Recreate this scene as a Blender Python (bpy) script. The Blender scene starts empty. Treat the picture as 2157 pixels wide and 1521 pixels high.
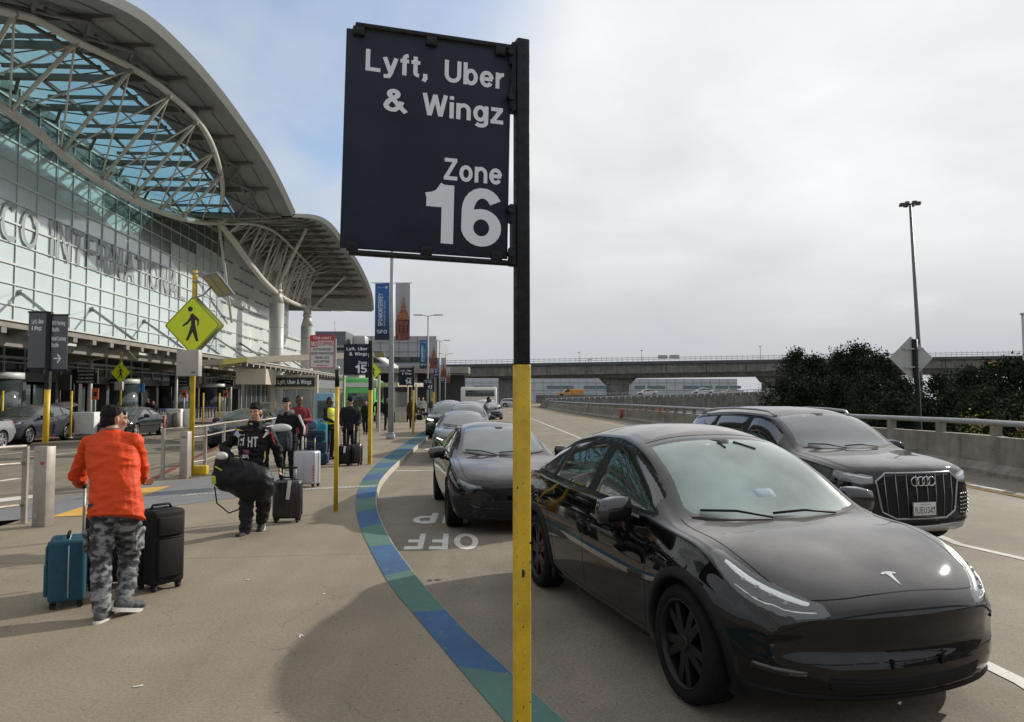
import bpy, bmesh, math, random
from mathutils import Vector, Matrix, noise, geometry
from mathutils.bvhtree import BVHTree
R = math.radians
SC = bpy.context.scene
COL = SC.collection
# ------------------------------------------------------------------ camera
FPX, HC = 1560.0, 1.72          # focal length in photo pixels, eye height over the footway
PITCH = math.atan(77 / FPX)
cam_d = bpy.data.cameras.new('camera'); cam = bpy.data.objects.new('camera', cam_d); COL.objects.link(cam)
cam.location = (0, 0, HC); cam.rotation_euler = (R(90) + PITCH, 0, 0)
cam_d.sensor_width = 36; cam_d.lens = 36 * FPX / 2157; cam_d.clip_start = 0.05; cam_d.clip_end = 4000
SC.camera = cam
# ------------------------------------------------------------------ sun and sky
SUN_AZ, SUN_EL = R(50), R(25)
sunv = Vector((math.sin(SUN_AZ) * math.cos(SUN_EL), math.cos(SUN_AZ) * math.cos(SUN_EL), math.sin(SUN_EL)))
sd = bpy.data.lights.new('sun', 'SUN'); so = bpy.data.objects.new('sun', sd); COL.objects.link(so)
sd.energy = 4.0; sd.angle = R(1.0); sd.color = (1.0, 0.93, 0.82)
so.rotation_euler = sunv.to_track_quat('Z', 'Y').to_euler(); so.location = (30, 30, 40)
SC.view_settings.view_transform = 'Standard'; SC.view_settings.look = 'None'
SC.view_settings.exposure = 0.12; SC.view_settings.gamma = 1.0
W = bpy.data.worlds.new('World'); SC.world = W; W.use_nodes = True
nt = W.node_tree; nt.nodes.clear()
def N(t, **k):
    n = nt.nodes.new(t)
    for a, b in k.items(): setattr(n, a, b)
    return n
def L(a, b): nt.links.new(a, b)
def M_(op, a, b=None, c=None, clamp=False):
    n = N('ShaderNodeMath', operation=op); n.use_clamp = clamp
    for i, v in enumerate((a, b, c)):
        if v is None: continue
        if isinstance(v, (int, float)): n.inputs[i].default_value = v
        else: L(v, n.inputs[i])
    return n.outputs[0]
out = N('ShaderNodeOutputWorld'); bg = N('ShaderNodeBackground'); L(bg.outputs[0], out.inputs[0])
sky = N('ShaderNodeTexSky', sky_type='NISHITA'); sky.sun_disc = False
sky.sun_elevation = SUN_EL; sky.sun_rotation = SUN_AZ; sky.air_density = 1.0; sky.dust_density = 1.5
bg.inputs[1].default_value = 0.1
tc = N('ShaderNodeTexCoord'); sp = N('ShaderNodeSeparateXYZ'); L(tc.outputs['Generated'], sp.inputs[0])
den = M_('ADD', M_('MAXIMUM', sp.outputs[2], 0.0), 0.22)
cb = N('ShaderNodeCombineXYZ'); L(M_('DIVIDE', sp.outputs[0], den), cb.inputs[0]); L(M_('DIVIDE', sp.outputs[1], den), cb.inputs[1])
n1 = N('ShaderNodeTexNoise'); L(cb.outputs[0], n1.inputs[0]); n1.inputs['Scale'].default_value = 1.15; n1.inputs['Detail'].default_value = 7; n1.inputs['Roughness'].default_value = 0.5; n1.inputs['Distortion'].default_value = 0.35
n2 = N('ShaderNodeTexNoise'); L(cb.outputs[0], n2.inputs[0]); n2.inputs['Scale'].default_value = 2.1; n2.inputs['Detail'].default_value = 6
def dot(v):
    d = N('ShaderNodeVectorMath', operation='DOT_PRODUCT'); L(tc.outputs['Generated'], d.inputs[0]); d.inputs[1].default_value = Vector(v).normalized()[:]
    return d.outputs['Value']
def rng(x, a, b, c=0.0, d=1.0):
    m = N('ShaderNodeMapRange', interpolation_type='SMOOTHSTEP'); L(x, m.inputs[0])
    for i, v in enumerate((a, b, c, d)): m.inputs[i + 1].default_value = v
    return m.outputs[0]
blue_reg = rng(dot((-0.40, 1, 0.52)), 0.875, 1.01)
hole = rng(M_('ADD', n1.outputs[0], M_('MULTIPLY', blue_reg, 0.36)), 0.60, 0.93)       # 1 = open blue sky
glow = rng(dot(sunv), 0.45, 1.0)
cr = N('ShaderNodeValToRGB'); L(M_('ADD', M_('MULTIPLY', n2.outputs[0], 0.40), M_('MULTIPLY', n1.outputs[0], 0.60)), cr.inputs[0])
cr.color_ramp.elements[0].position = 0.33; cr.color_ramp.elements[0].color = (5.3, 5.5, 5.8, 1)
cr.color_ramp.elements[1].position = 0.66; cr.color_ramp.elements[1].color = (8.0, 8.1, 8.25, 1)
mg = N('ShaderNodeMix', data_type='RGBA', blend_type='ADD'); L(glow, mg.inputs[0]); L(cr.outputs[0], mg.inputs[6]); mg.inputs[7].default_value = (2.0, 1.95, 1.85, 1)
sm = N('ShaderNodeMix', data_type='RGBA', blend_type='ADD'); sm.inputs[0].default_value = 1.0; L(sky.outputs[0], sm.inputs[6]); sm.inputs[7].default_value = (1.25, 1.75, 2.6, 1)
mix = N('ShaderNodeMix', data_type='RGBA'); L(hole, mix.inputs[0]); L(mg.outputs[2], mix.inputs[6]); L(sm.outputs[2], mix.inputs[7])
# the hazy grey belt just over the horizon
hz = N('ShaderNodeMix', data_type='RGBA'); L(rng(sp.outputs[2], 0.30, -0.02), hz.inputs[0]); L(mix.outputs[2], hz.inputs[6]); hz.inputs[7].default_value = (4.9, 5.05, 5.35, 1)
L(hz.outputs[2], bg.inputs[0])

# ------------------------------------------------------------------ placing helpers
CP, SP_ = math.cos(PITCH), math.sin(PITCH)
def ray(u, v):
    x = (u - 1078.5) / FPX; y = -(v - 760.5) / FPX
    return Vector((x, CP - y * SP_, SP_ + y * CP))
def G(u, v, z=0.0):
    d = ray(u, v); t = (z - HC) / d.z
    return Vector((d.x * t, d.y * t, z))
def P(u, v, Y):
    d = ray(u, v); t = Y / d.y
    return Vector((d.x * t, Y, HC + d.z * t))
PH = math.atan(0.052); CF, SF = math.cos(PH), math.sin(PH)
def F(d, s, z=0.0): return Vector((d * CF - s * SF, d * SF + s * CF, z))
def WP(u, v, d):
    r = ray(u, v); t = d / (r.x * CF + r.y * SF)
    w = r * t; return (-w.x * SF + w.y * CF, HC + w.z)
ROAD = -0.13

# ------------------------------------------------------------------ object helpers
def put(name, me, parent=None, loc=None, rz=0.0, label=None, cat=None, group=None, kind=None):
    o = bpy.data.objects.new(name, me); COL.objects.link(o)
    if parent is not None: o.parent = parent
    if loc is not None: o.location = loc
    if rz: o.rotation_euler = (0, 0, rz)
    for k, v in (('label', label), ('category', cat), ('group', group), ('kind', kind)):
        if v: o[k] = v
    return o
def thing(name, label, cat, loc=(0, 0, 0), rz=0.0, group=None):
    return put(name, None, None, loc, rz, label, cat, group)
def copy_tree(o, parent=None, loc=None, rz=None, label=None, scale=None):
    c = o.copy(); COL.objects.link(c); c.parent = parent
    if loc is not None: c.location = loc
    if rz is not None: c.rotation_euler = (0, 0, rz)
    if label: c['label'] = label
    if scale: c.scale = (scale,) * 3 if isinstance(scale, (int, float)) else scale
    for ch in [x for x in bpy.data.objects if x.parent == o]: copy_tree(ch, c)
    return c
class MB:
    def __init__(s): s.v = []; s.f = []; s.m = []; s.cur = 0; s.sm = []; s.smooth = False
    def add(s, vs, fs):
        b = len(s.v); s.v += [tuple(p) for p in vs]
        for f in fs: s.f.append(tuple(i + b for i in f)); s.m.append(s.cur); s.sm.append(s.smooth)
        return s
    def box(s, c, d, rz=0.0, M=None):
        hx, hy, hz_ = d[0] / 2, d[1] / 2, d[2] / 2; c = Vector(c)
        vs = [Vector((x, y, z)) for x in (-hx, hx) for y in (-hy, hy) for z in (-hz_, hz_)]
        m = M if M is not None else Matrix.Rotation(rz, 3, 'Z')
        vs = [m @ p + c for p in vs]
        return s.add(vs, [(0, 1, 3, 2), (4, 6, 7, 5), (0, 4, 5, 1), (2, 3, 7, 6), (0, 2, 6, 4), (1, 5, 7, 3)])
    def rbox(s, c, d, r=0.01, seg=2, M=None):
        bm = bmesh.new(); bmesh.ops.create_cube(bm, size=1.0)
        for v in bm.verts: v.co = Vector((v.co.x * d[0], v.co.y * d[1], v.co.z * d[2]))
        bmesh.ops.bevel(bm, geom=list(bm.edges), offset=min(r, min(d) * .49), segments=seg, affect='EDGES', profile=0.5)
        if M is not None: bmesh.ops.transform(bm, matrix=M.to_4x4(), verts=bm.verts)
        bm.verts.index_update()
        o = s.smooth; s.smooth = True
        s.add([v.co + Vector(c) for v in bm.verts], [[v.index for v in f.verts] for f in bm.faces]); s.smooth = o
        bm.free(); return s
    def cyl(s, a, b, r0, r1=None, n=12, cap=True):
        a = Vector(a); b = Vector(b); r1 = r0 if r1 is None else r1
        ax = (b - a); 
        if ax.length < 1e-6: return s
        ax.normalize()
        t = Vector((0, 0, 1)) if abs(ax.z) < .95 else Vector((1, 0, 0))
        p = ax.cross(t).normalized(); q = ax.cross(p)
        vs = []
        for c, r in ((a, r0), (b, r1)):
            for i in range(n):
                an = 2 * math.pi * i / n; vs.append(c + (p * math.cos(an) + q * math.sin(an)) * r)
        o = s.smooth; s.smooth = True
        s.add(vs, [(i, (i + 1) % n, n + (i + 1) % n, n + i) for i in range(n)])
        s.smooth = False
        if cap: s.add(vs[:n], [tuple(range(n))]); s.add(vs[n:], [tuple(reversed(range(n)))])
        s.smooth = o; return s
    def tube(s, pts, r, n=8, closed=False, cap=True):
        pts = [Vector(p) for p in pts]; m = len(pts); rs = r if isinstance(r, (list, tuple)) else [r] * m
        vs = []; pn = None
        for i, p in enumerate(pts):
            if closed: t = pts[(i + 1) % m] - pts[i - 1]
            else: t = pts[min(i + 1, m - 1)] - pts[max(i - 1, 0)]
            t.normalize()
            if pn is None: pn = t.cross(Vector((0, 0, 1)) if abs(t.z) < .9 else Vector((1, 0, 0))).normalized()
            else: pn = (pn - t * pn.dot(t)).normalized()
            q = t.cross(pn)
            for k in range(n):
                an = 2 * math.pi * k / n; vs.append(p + (pn * math.cos(an) + q * math.sin(an)) * rs[i])
        fs = []
        for i in range(m if closed else m - 1):
            j = (i + 1) % m
            for k in range(n): fs.append((i * n + k, i * n + (k + 1) % n, j * n + (k + 1) % n, j * n + k))
        o = s.smooth; s.smooth = True; s.add(vs, fs); s.smooth = o
        if cap and not closed: s.add(vs[:n], [tuple(reversed(range(n)))]); s.add(vs[-n:], [tuple(range(n))])
        return s
    def ell(s, c, r, n=12, M=None):
        c = Vector(c); vs = []; h = n // 2
        for i in range(h + 1):
            th = math.pi * i / h
            for k in range(n):
                ph = 2 * math.pi * k / n
                p = Vector((r[0] * math.sin(th) * math.cos(ph), r[1] * math.sin(th) * math.sin(ph), r[2] * math.cos(th)))
                if M is not None: p = M @ p
                vs.append(c + p)
        fs = [(i * n + k, (i + 1) * n + k, (i + 1) * n + (k + 1) % n, i * n + (k + 1) % n) for i in range(h) for k in range(n)]
        o = s.smooth; s.smooth = True; s.add(vs, fs); s.smooth = o; return s
    def prism(s, poly, z0, z1):      # xy polygon (anticlockwise) extruded in z
        n = len(poly); vs = [(p[0], p[1], z0) for p in poly] + [(p[0], p[1], z1) for p in poly]
        s.add(vs, [(i, (i + 1) % n, n + (i + 1) % n, n + i) for i in range(n)])
        tri = geometry.tessellate_polygon([[Vector((p[0], p[1], 0)) for p in poly]])
        s.add(vs[n:], [t for t in tri]); s.add(vs[:n], [tuple(reversed(t)) for t in tri]); return s
    def plate(s, poly, th, M=None, off=(0, 0, 0)):   # polygon drawn in xz, facing -y, th thick
        n = len(poly); vs = [Vector((p[0], -th / 2, p[1])) for p in poly] + [Vector((p[0], th / 2, p[1])) for p in poly]
        if M is not None: vs = [M @ p for p in vs]
        vs = [p + Vector(off) for p in vs]
        tri = geometry.tessellate_polygon([[Vector((p[0], p[1], 0)) for p in poly]])
        s.add(vs, [(i, n + i, n + (i + 1) % n, (i + 1) % n) for i in range(n)] + [tuple(t) for t in tri] + [tuple(n + i for i in reversed(t)) for t in tri]); return s
    def mesh(s, mats, fix=True):
        me = bpy.data.meshes.new('m'); me.from_pydata(s.v, [], s.f)
        if not isinstance(mats, (list, tuple)): mats = [mats]
        for m in mats: me.materials.append(m)
        me.polygons.foreach_set('material_index', s.m); me.polygons.foreach_set('use_smooth', s.sm)
        if fix:
            bm = bmesh.new(); bm.from_mesh(me); bmesh.ops.remove_doubles(bm, verts=bm.verts, dist=1e-5)
            bmesh.ops.recalc_face_normals(bm, faces=bm.faces); bm.to_mesh(me); bm.free()
        me.update(); return me
def part(name, mb, mats, parent=None, label=None, **k):
    fix = k.pop('fix', True)
    return put(name, mb.mesh(mats, fix) if isinstance(mb, MB) else mb, parent, label=label, **k)

# ------------------------------------------------------------------ materials
MATS = {}
def mat(name, col, rough=0.6, metal=0.0, coat=0.0, emit=None, es=1.0, noise_s=0.0, noise_a=0.0, bump=0.0, bump_s=None, spec=0.5, trans=0.0, alpha=1.0, col2=None, det=4, coatr=0.03, stretch=None):
    if name in MATS: return MATS[name]
    m = bpy.data.materials.new(name); m.use_nodes = True; t = m.node_tree; b = t.nodes['Principled BSDF']
    b.inputs['Base Color'].default_value = (*col, 1); b.inputs['Roughness'].default_value = rough; b.inputs['Metallic'].default_value = metal
    b.inputs['Coat Weight'].default_value = coat; b.inputs['Coat Roughness'].default_value = coatr; b.inputs['Specular IOR Level'].default_value = spec
    b.inputs['Transmission Weight'].default_value = trans; b.inputs['Alpha'].default_value = alpha
    if emit: b.inputs['Emission Color'].default_value = (*emit, 1); b.inputs['Emission Strength'].default_value = es
    if noise_s:
        tcn = t.nodes.new('ShaderNodeTexCoord'); src = tcn.outputs['Object']
        if stretch:
            mp = t.nodes.new('ShaderNodeMapping'); mp.inputs['Scale'].default_value = stretch; t.links.new(src, mp.inputs[0]); src = mp.outputs[0]
        nz = t.nodes.new('ShaderNodeTexNoise'); nz.inputs['Scale'].default_value = noise_s; nz.inputs['Detail'].default_value = det
        t.links.new(src, nz.inputs[0])
        if noise_a:
            r = t.nodes.new('ShaderNodeValToRGB'); r.color_ramp.elements[0].position = .3; r.color_ramp.elements[1].position = .7
            c2 = col2 or tuple(min(1, c * (1 + noise_a)) for c in col)
            c1 = col if col2 else tuple(c * (1 - noise_a) for c in col)
            r.color_ramp.elements[0].color = (*c1, 1); r.color_ramp.elements[1].color = (*c2, 1)
            t.links.new(nz.outputs[0], r.inputs[0]); t.links.new(r.outputs[0], b.inputs['Base Color'])
        if bump:
            bp = t.nodes.new('ShaderNodeBump'); bp.inputs['Strength'].default_value = bump; bp.inputs['Distance'].default_value = 0.02
            if bump_s:
                nb = t.nodes.new('ShaderNodeTexNoise'); nb.inputs['Scale'].default_value = bump_s; nb.inputs['Detail'].default_value = 3; t.links.new(tcn.outputs['Object'], nb.inputs[0]); t.links.new(nb.outputs[0], bp.inputs['Height'])
            else: t.links.new(nz.outputs[0], bp.inputs['Height'])
            t.links.new(bp.outputs[0], b.inputs['Normal'])
    MATS[name] = m; return m

# ------------------------------------------------------------------ writing
def text(mb, txt, x0, x1, z0, z1, M=None, off=(0, 0, 0), bold=0.03, th=0.002, keep='', rot90=False, space=1.0):
    """writes txt into the xz box facing -y; keep='base' puts the baseline on z0 and the cap height on z1"""
    vs, fs = text_raw(txt, bold, space)
    if not vs: return mb
    xa = min(v.x for v in vs); xb = max(v.x for v in vs); ya = min(v.y for v in vs); yb = max(v.y for v in vs); dl = max(.00008, min(abs(z1 - z0), abs(x1 - x0)) * .0012)
    if keep == 'base': ya, yb = 0.0, 1.0
    out_ = []
    for v in vs:
        a = (v.x - xa) / (xb - xa); b = (v.y - ya) / (yb - ya)
        x, z = (x0 + a * (x1 - x0), z0 + b * (z1 - z0)) if not rot90 else (x0 + (1 - b) * (x1 - x0), z0 + a * (z1 - z0))
        out_.append(Vector((x, -th - v.z * dl, z)))
    if M is not None: out_ = [M @ p for p in out_]
    mb.add([p + Vector(off) for p in out_], fs); return mb
# ------------------------------------------------------------------ stroke lettering (grotesque, cap height 1, x-height .73)
def el_(cx, cy, rx, ry, a0, a1, n=0):
    n = n or max(3, int(abs(a1 - a0) / 15)); return [(cx + rx * math.cos(math.radians(a0 + (a1 - a0) * i / n)), cy + ry * math.sin(math.radians(a0 + (a1 - a0) * i / n))) for i in range(n + 1)]
h_ = .095
def _gl():
    g = {}
    O = lambda w: el_(w / 2, .5, w / 2 - h_, .5 - .085, 0, 360); o = lambda w=.64: el_(w / 2, .365, w / 2 - h_, .375 - .08, 0, 360)
    g['L'] = (.60, [(h_, 1), (h_, 0)], [(h_, .085), (.6, .085)])
    g['I'] = (.19, [(h_, 0), (h_, 1)]); g['l'] = g['I']
    g['U'] = (.74, [(h_, 1)] + el_(.37, .36, .275, .275, 180, 360) + [(.645, 1)])
    g['W'] = (1.0, [(.07, 1), (.28, .03)], [(.28, .03), (.5, .97)], [(.5, .97), (.72, .03)], [(.72, .03), (.93, 1)])
    g['w'] = (.84, [(.06, .73), (.24, .03)], [(.24, .03), (.42, .7)], [(.42, .7), (.60, .03)], [(.60, .03), (.78, .73)])
    g['Z'] = (.64, [(.03, .915), (.62, .915)], [(.55, .915), (.09, .085)], [(.01, .085), (.64, .085)])
    g['z'] = (.54, [(.02, .65), (.52, .65)], [(.45, .65), (.09, .08)], [(0, .08), (.54, .08)])
    g['y'] = (.62, [(.08, .73), (.31, .06)], [(.54, .73), (.33, .02), (.25, -.14), (.05, -.155)])
    g['v'] = (.62, [(.08, .73), (.31, .02)], [(.54, .73), (.31, .02)]); g['V'] = (.72, [(.08, 1), (.36, .02)], [(.64, 1), (.36, .02)])
    g['f'] = (.36, [(.17, 0), (.17, .76)] + el_(.33, .78, .16, .15, 165, 92, 4), [(0, .665), (.35, .665)])
    g['t'] = (.37, [(.17, .94), (.17, .22)] + el_(.30, .20, .13, .13, 195, 280, 4), [(0, .665), (.36, .665)])
    g[','] = (.24, [(.12, .19), (.12, 0)], [(.16, .05), (.05, -.17)]); g['.'] = (.2, [(h_, 0), (h_, .19)]); g['-'] = (.36, [(0, .4), (.34, .4)])
    g['b'] = (.65, [(h_, 0), (h_, 1)], el_(.345, .365, .21, .29, 0, 360)); g['p'] = (.65, [(h_, -.24), (h_, .73)], el_(.345, .365, .21, .29, 0, 360))
    g['d'] = (.65, [(.555, 0), (.555, 1)], el_(.305, .365, .21, .29, 0, 360)); g['q'] = (.65, [(.555, -.24), (.555, .73)], el_(.305, .365, .21, .29, 0, 360))
    g['g'] = (.65, [(.555, .73), (.555, .0)] + el_(.33, -.02, .225, .15, 0, -150, 7), el_(.305, .375, .21, .28, 0, 360))
    g['e'] = (.62, el_(.31, .365, .225, .29, 5, 325), [(.1, .37), (.57, .37)]); g['c'] = (.58, el_(.31, .365, .22, .29, 45, 315))
    g['r'] = (.42, [(h_, 0), (h_, .73)], el_(.36, .38, .24, .275, 165, 85, 5)); g['i'] = (.19, [(h_, 0), (h_, .73)], [(h_, .84), (h_, 1)])
    g['n'] = (.62, [(h_, 0), (h_, .73)], el_(.31, .42, .215, .235, 165, 0, 8) + [(.525, 0)]); g['h'] = (.62, [(h_, 0), (h_, 1)], el_(.31, .42, .215, .235, 165, 0, 8) + [(.525, 0)])
    g['m'] = (.92, [(h_, 0), (h_, .73)], el_(.28, .44, .185, .215, 165, 0, 7) + [(.465, 0)], el_(.65, .44, .185, .215, 165, 0, 7) + [(.835, 0)])
    g['u'] = (.62, [(.525, 0), (.525, .73)], el_(.31, .31, .215, .235, 345, 180, 8) + [(.095, .73)])
    g['o'] = (.64, o()); g['O'] = (.80, O(.8)); g['0'] = (.64, O(.64)); g['Q'] = (.80, O(.8), [(.5, .2), (.78, -.03)])
    g['a'] = (.60, el_(.28, .22, .19, .15, 0, 360), el_(.29, .47, .2, .19, 155, 0, 7) + [(.49, 0)])
    g['s'] = (.55, el_(.28, .52, .18, .14, 25, 230, 8) + el_(.27, .21, .19, .14, 75, -155, 9)); g['k'] = (.6, [(h_, 0), (h_, 1)], [(.14, .28), (.5, .72)], [(.26, .42), (.52, 0)])
    g['A'] = (.76, [(.08, 0), (.38, 1)], [(.68, 0), (.38, 1)], [(.2, .29), (.56, .29)]); g['B'] = (.70, [(h_, 0), (h_, 1)], [(h_, .915), (.4, .915)] + el_(.4, .73, .19, .185, 90, -90) + [(h_, .545)], [(.4, .545)] + el_(.4, .315, .21, .23, 90, -90) + [(h_, .085)])
    g['C'] = (.74, el_(.4, .5, .3, .415, 48, 312)); g['D'] = (.74, [(h_, 0), (h_, 1)], [(h_, .915), (.34, .915)] + el_(.34, .5, .3, .415, 90, -90) + [(h_, .085)])
    g['E'] = (.62, [(h_, 0), (h_, 1)], [(h_, .915), (.6, .915)], [(h_, .52), (.56, .52)], [(h_, .085), (.62, .085)]); g['F'] = (.60, [(h_, 0), (h_, 1)], [(h_, .915), (.59, .915)], [(h_, .50), (.53, .50)])
    g['G'] = (.78, el_(.4, .5, .3, .415, 48, 345), [(.42, .45), (.75, .45)], [(.68, .45), (.68, 0)]); g['H'] = (.72, [(h_, 0), (h_, 1)], [(.625, 0), (.625, 1)], [(h_, .52), (.625, .52)])
    g['J'] = (.56, [(.465, 1)] + el_(.28, .31, .185, .23, 0, -180)); g['K'] = (.72, [(h_, 0), (h_, 1)], [(.14, .38), (.64, 1)], [(.3, .55), (.66, 0)])
    g['M'] = (.88, [(h_, 0), (h_, 1)], [(.785, 0), (.785, 1)], [(.13, 1), (.44, .08)], [(.75, 1), (.44, .08)]); g['N'] = (.74, [(h_, 0), (h_, 1)], [(.645, 0), (.645, 1)], [(.14, 1), (.6, 0)])
    g['P'] = (.68, [(h_, 0), (h_, 1)], [(h_, .915), (.38, .915)] + el_(.38, .665, .21, .25, 90, -90) + [(h_, .415)]); g['R'] = (.72, [(h_, 0), (h_, 1)], [(h_, .915), (.4, .915)] + el_(.4, .69, .2, .225, 90, -90) + [(h_, .465)], [(.42, .47), (.62, 0)])
    g['S'] = (.66, el_(.33, .71, .22, .205, 30, 235, 10) + el_(.33, .29, .235, .205, 70, -155, 10)); g['T'] = (.64, [(.32, 0), (.32, 1)], [(0, .915), (.64, .915)])
    g['X'] = (.70, [(.08, 0), (.62, 1)], [(.62, 0), (.08, 1)]); g['Y'] = (.70, [(.35, 0), (.35, .42)], [(.07, 1), (.35, .38)], [(.63, 1), (.35, .38)])
    g['1'] = (.42, [(.325, 0), (.325, 1)], [(.02, .70), (.27, .70)], [(.02, .755), (.13, .78), (.22, .84), (.30, .985)]); g['6'] = (.62, el_(.31, .315, .205, .235, 0, 360), [(.105, .34), (.11, .55)] + el_(.325, .60, .215, .315, 180, 30, 9))
    g['9'] = (.62, el_(.31, .685, .205, .235, 0, 360), [(.515, .66), (.51, .45)] + el_(.295, .40, .215, .315, 0, -150, 9)); g['8'] = (.62, el_(.31, .72, .17, .195, 0, 360), el_(.31, .29, .215, .21, 0, 360))
    g['5'] = (.62, [(.53, .915), (.16, .915)], [(.155, 1), (.12, .48)], el_(.29, .33, .225, .245, 142, -155, 12)); g['4'] = (.62, [(.44, 0), (.44, 1)], [(.40, .97), (.06, .31)], [(.02, .285), (.61, .285)])
    g['3'] = (.60, el_(.29, .72, .19, .195, 155, -80, 10), el_(.29, .29, .21, .21, 85, -160, 10)); g['2'] = (.60, el_(.30, .69, .205, .225, 165, -35, 9) + [(.1, .09)], [(.03, .085), (.58, .085)]); g['7'] = (.58, [(0, .915), (.56, .915)], [(.5, .93), (.34, .5), (.24, 0)])
    g['&'] = (.80, el_(.34, .775, .14, .14, 0, 360), [(.24, .68), (.50, .31), (.76, -.0)], [(.38, .62), (.17, .45)] + el_(.31, .265, .215, .185, 145, 290, 7) + [(.55, .25), (.62, .47)])
    g['>'] = (.3, [(.05, .2), (.25, .45), (.05, .7)])
    return g
GLY = _gl()
def text_raw(txt, bold=0.03, space=1.0):
    """strokes as thin overlapping ribbons, each a hair further out so that none share a plane; returns verts (x, y, layer), faces"""
    w = .19 * (0.62 + bold * 12.6) / 1.0; w = min(.235, max(.10, w)); V, Fc, x, lay = [], [], 0.0, 0
    for ch in txt:
        if ch not in GLY: x += .34; continue
        adv, strokes = GLY[ch][0], GLY[ch][1:]
        for st in strokes:
            P_ = [Vector((a + x, b)) for a, b in st]; n = len(P_); closed = (P_[0] - P_[-1]).length < 1e-4; b0 = len(V)
            for i, p in enumerate(P_):
                if closed: t0 = (p - P_[i - 1 if i else n - 2]).normalized(); t1 = (P_[(i + 1) if i < n - 1 else 1] - p).normalized()
                else: t0 = (p - P_[i - 1]).normalized() if i else None; t1 = (P_[i + 1] - p).normalized() if i < n - 1 else None
                t0 = t0 or t1; t1 = t1 or t0; t = (t0 + t1).normalized(); k = min(1.6, 1 / max(.3, t.dot(t1))); nn = Vector((-t.y, t.x)) * (w / 2 * k)
                V += [Vector((p.x + nn.x, p.y + nn.y, lay)), Vector((p.x - nn.x, p.y - nn.y, lay))]
            Fc += [(b0 + 2 * i, b0 + 2 * i + 1, b0 + 2 * i + 3, b0 + 2 * i + 2) for i in range(n - 1)]
            lay = (lay + 1) % 4
        x += adv + .085 * space
    return V, Fc
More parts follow.
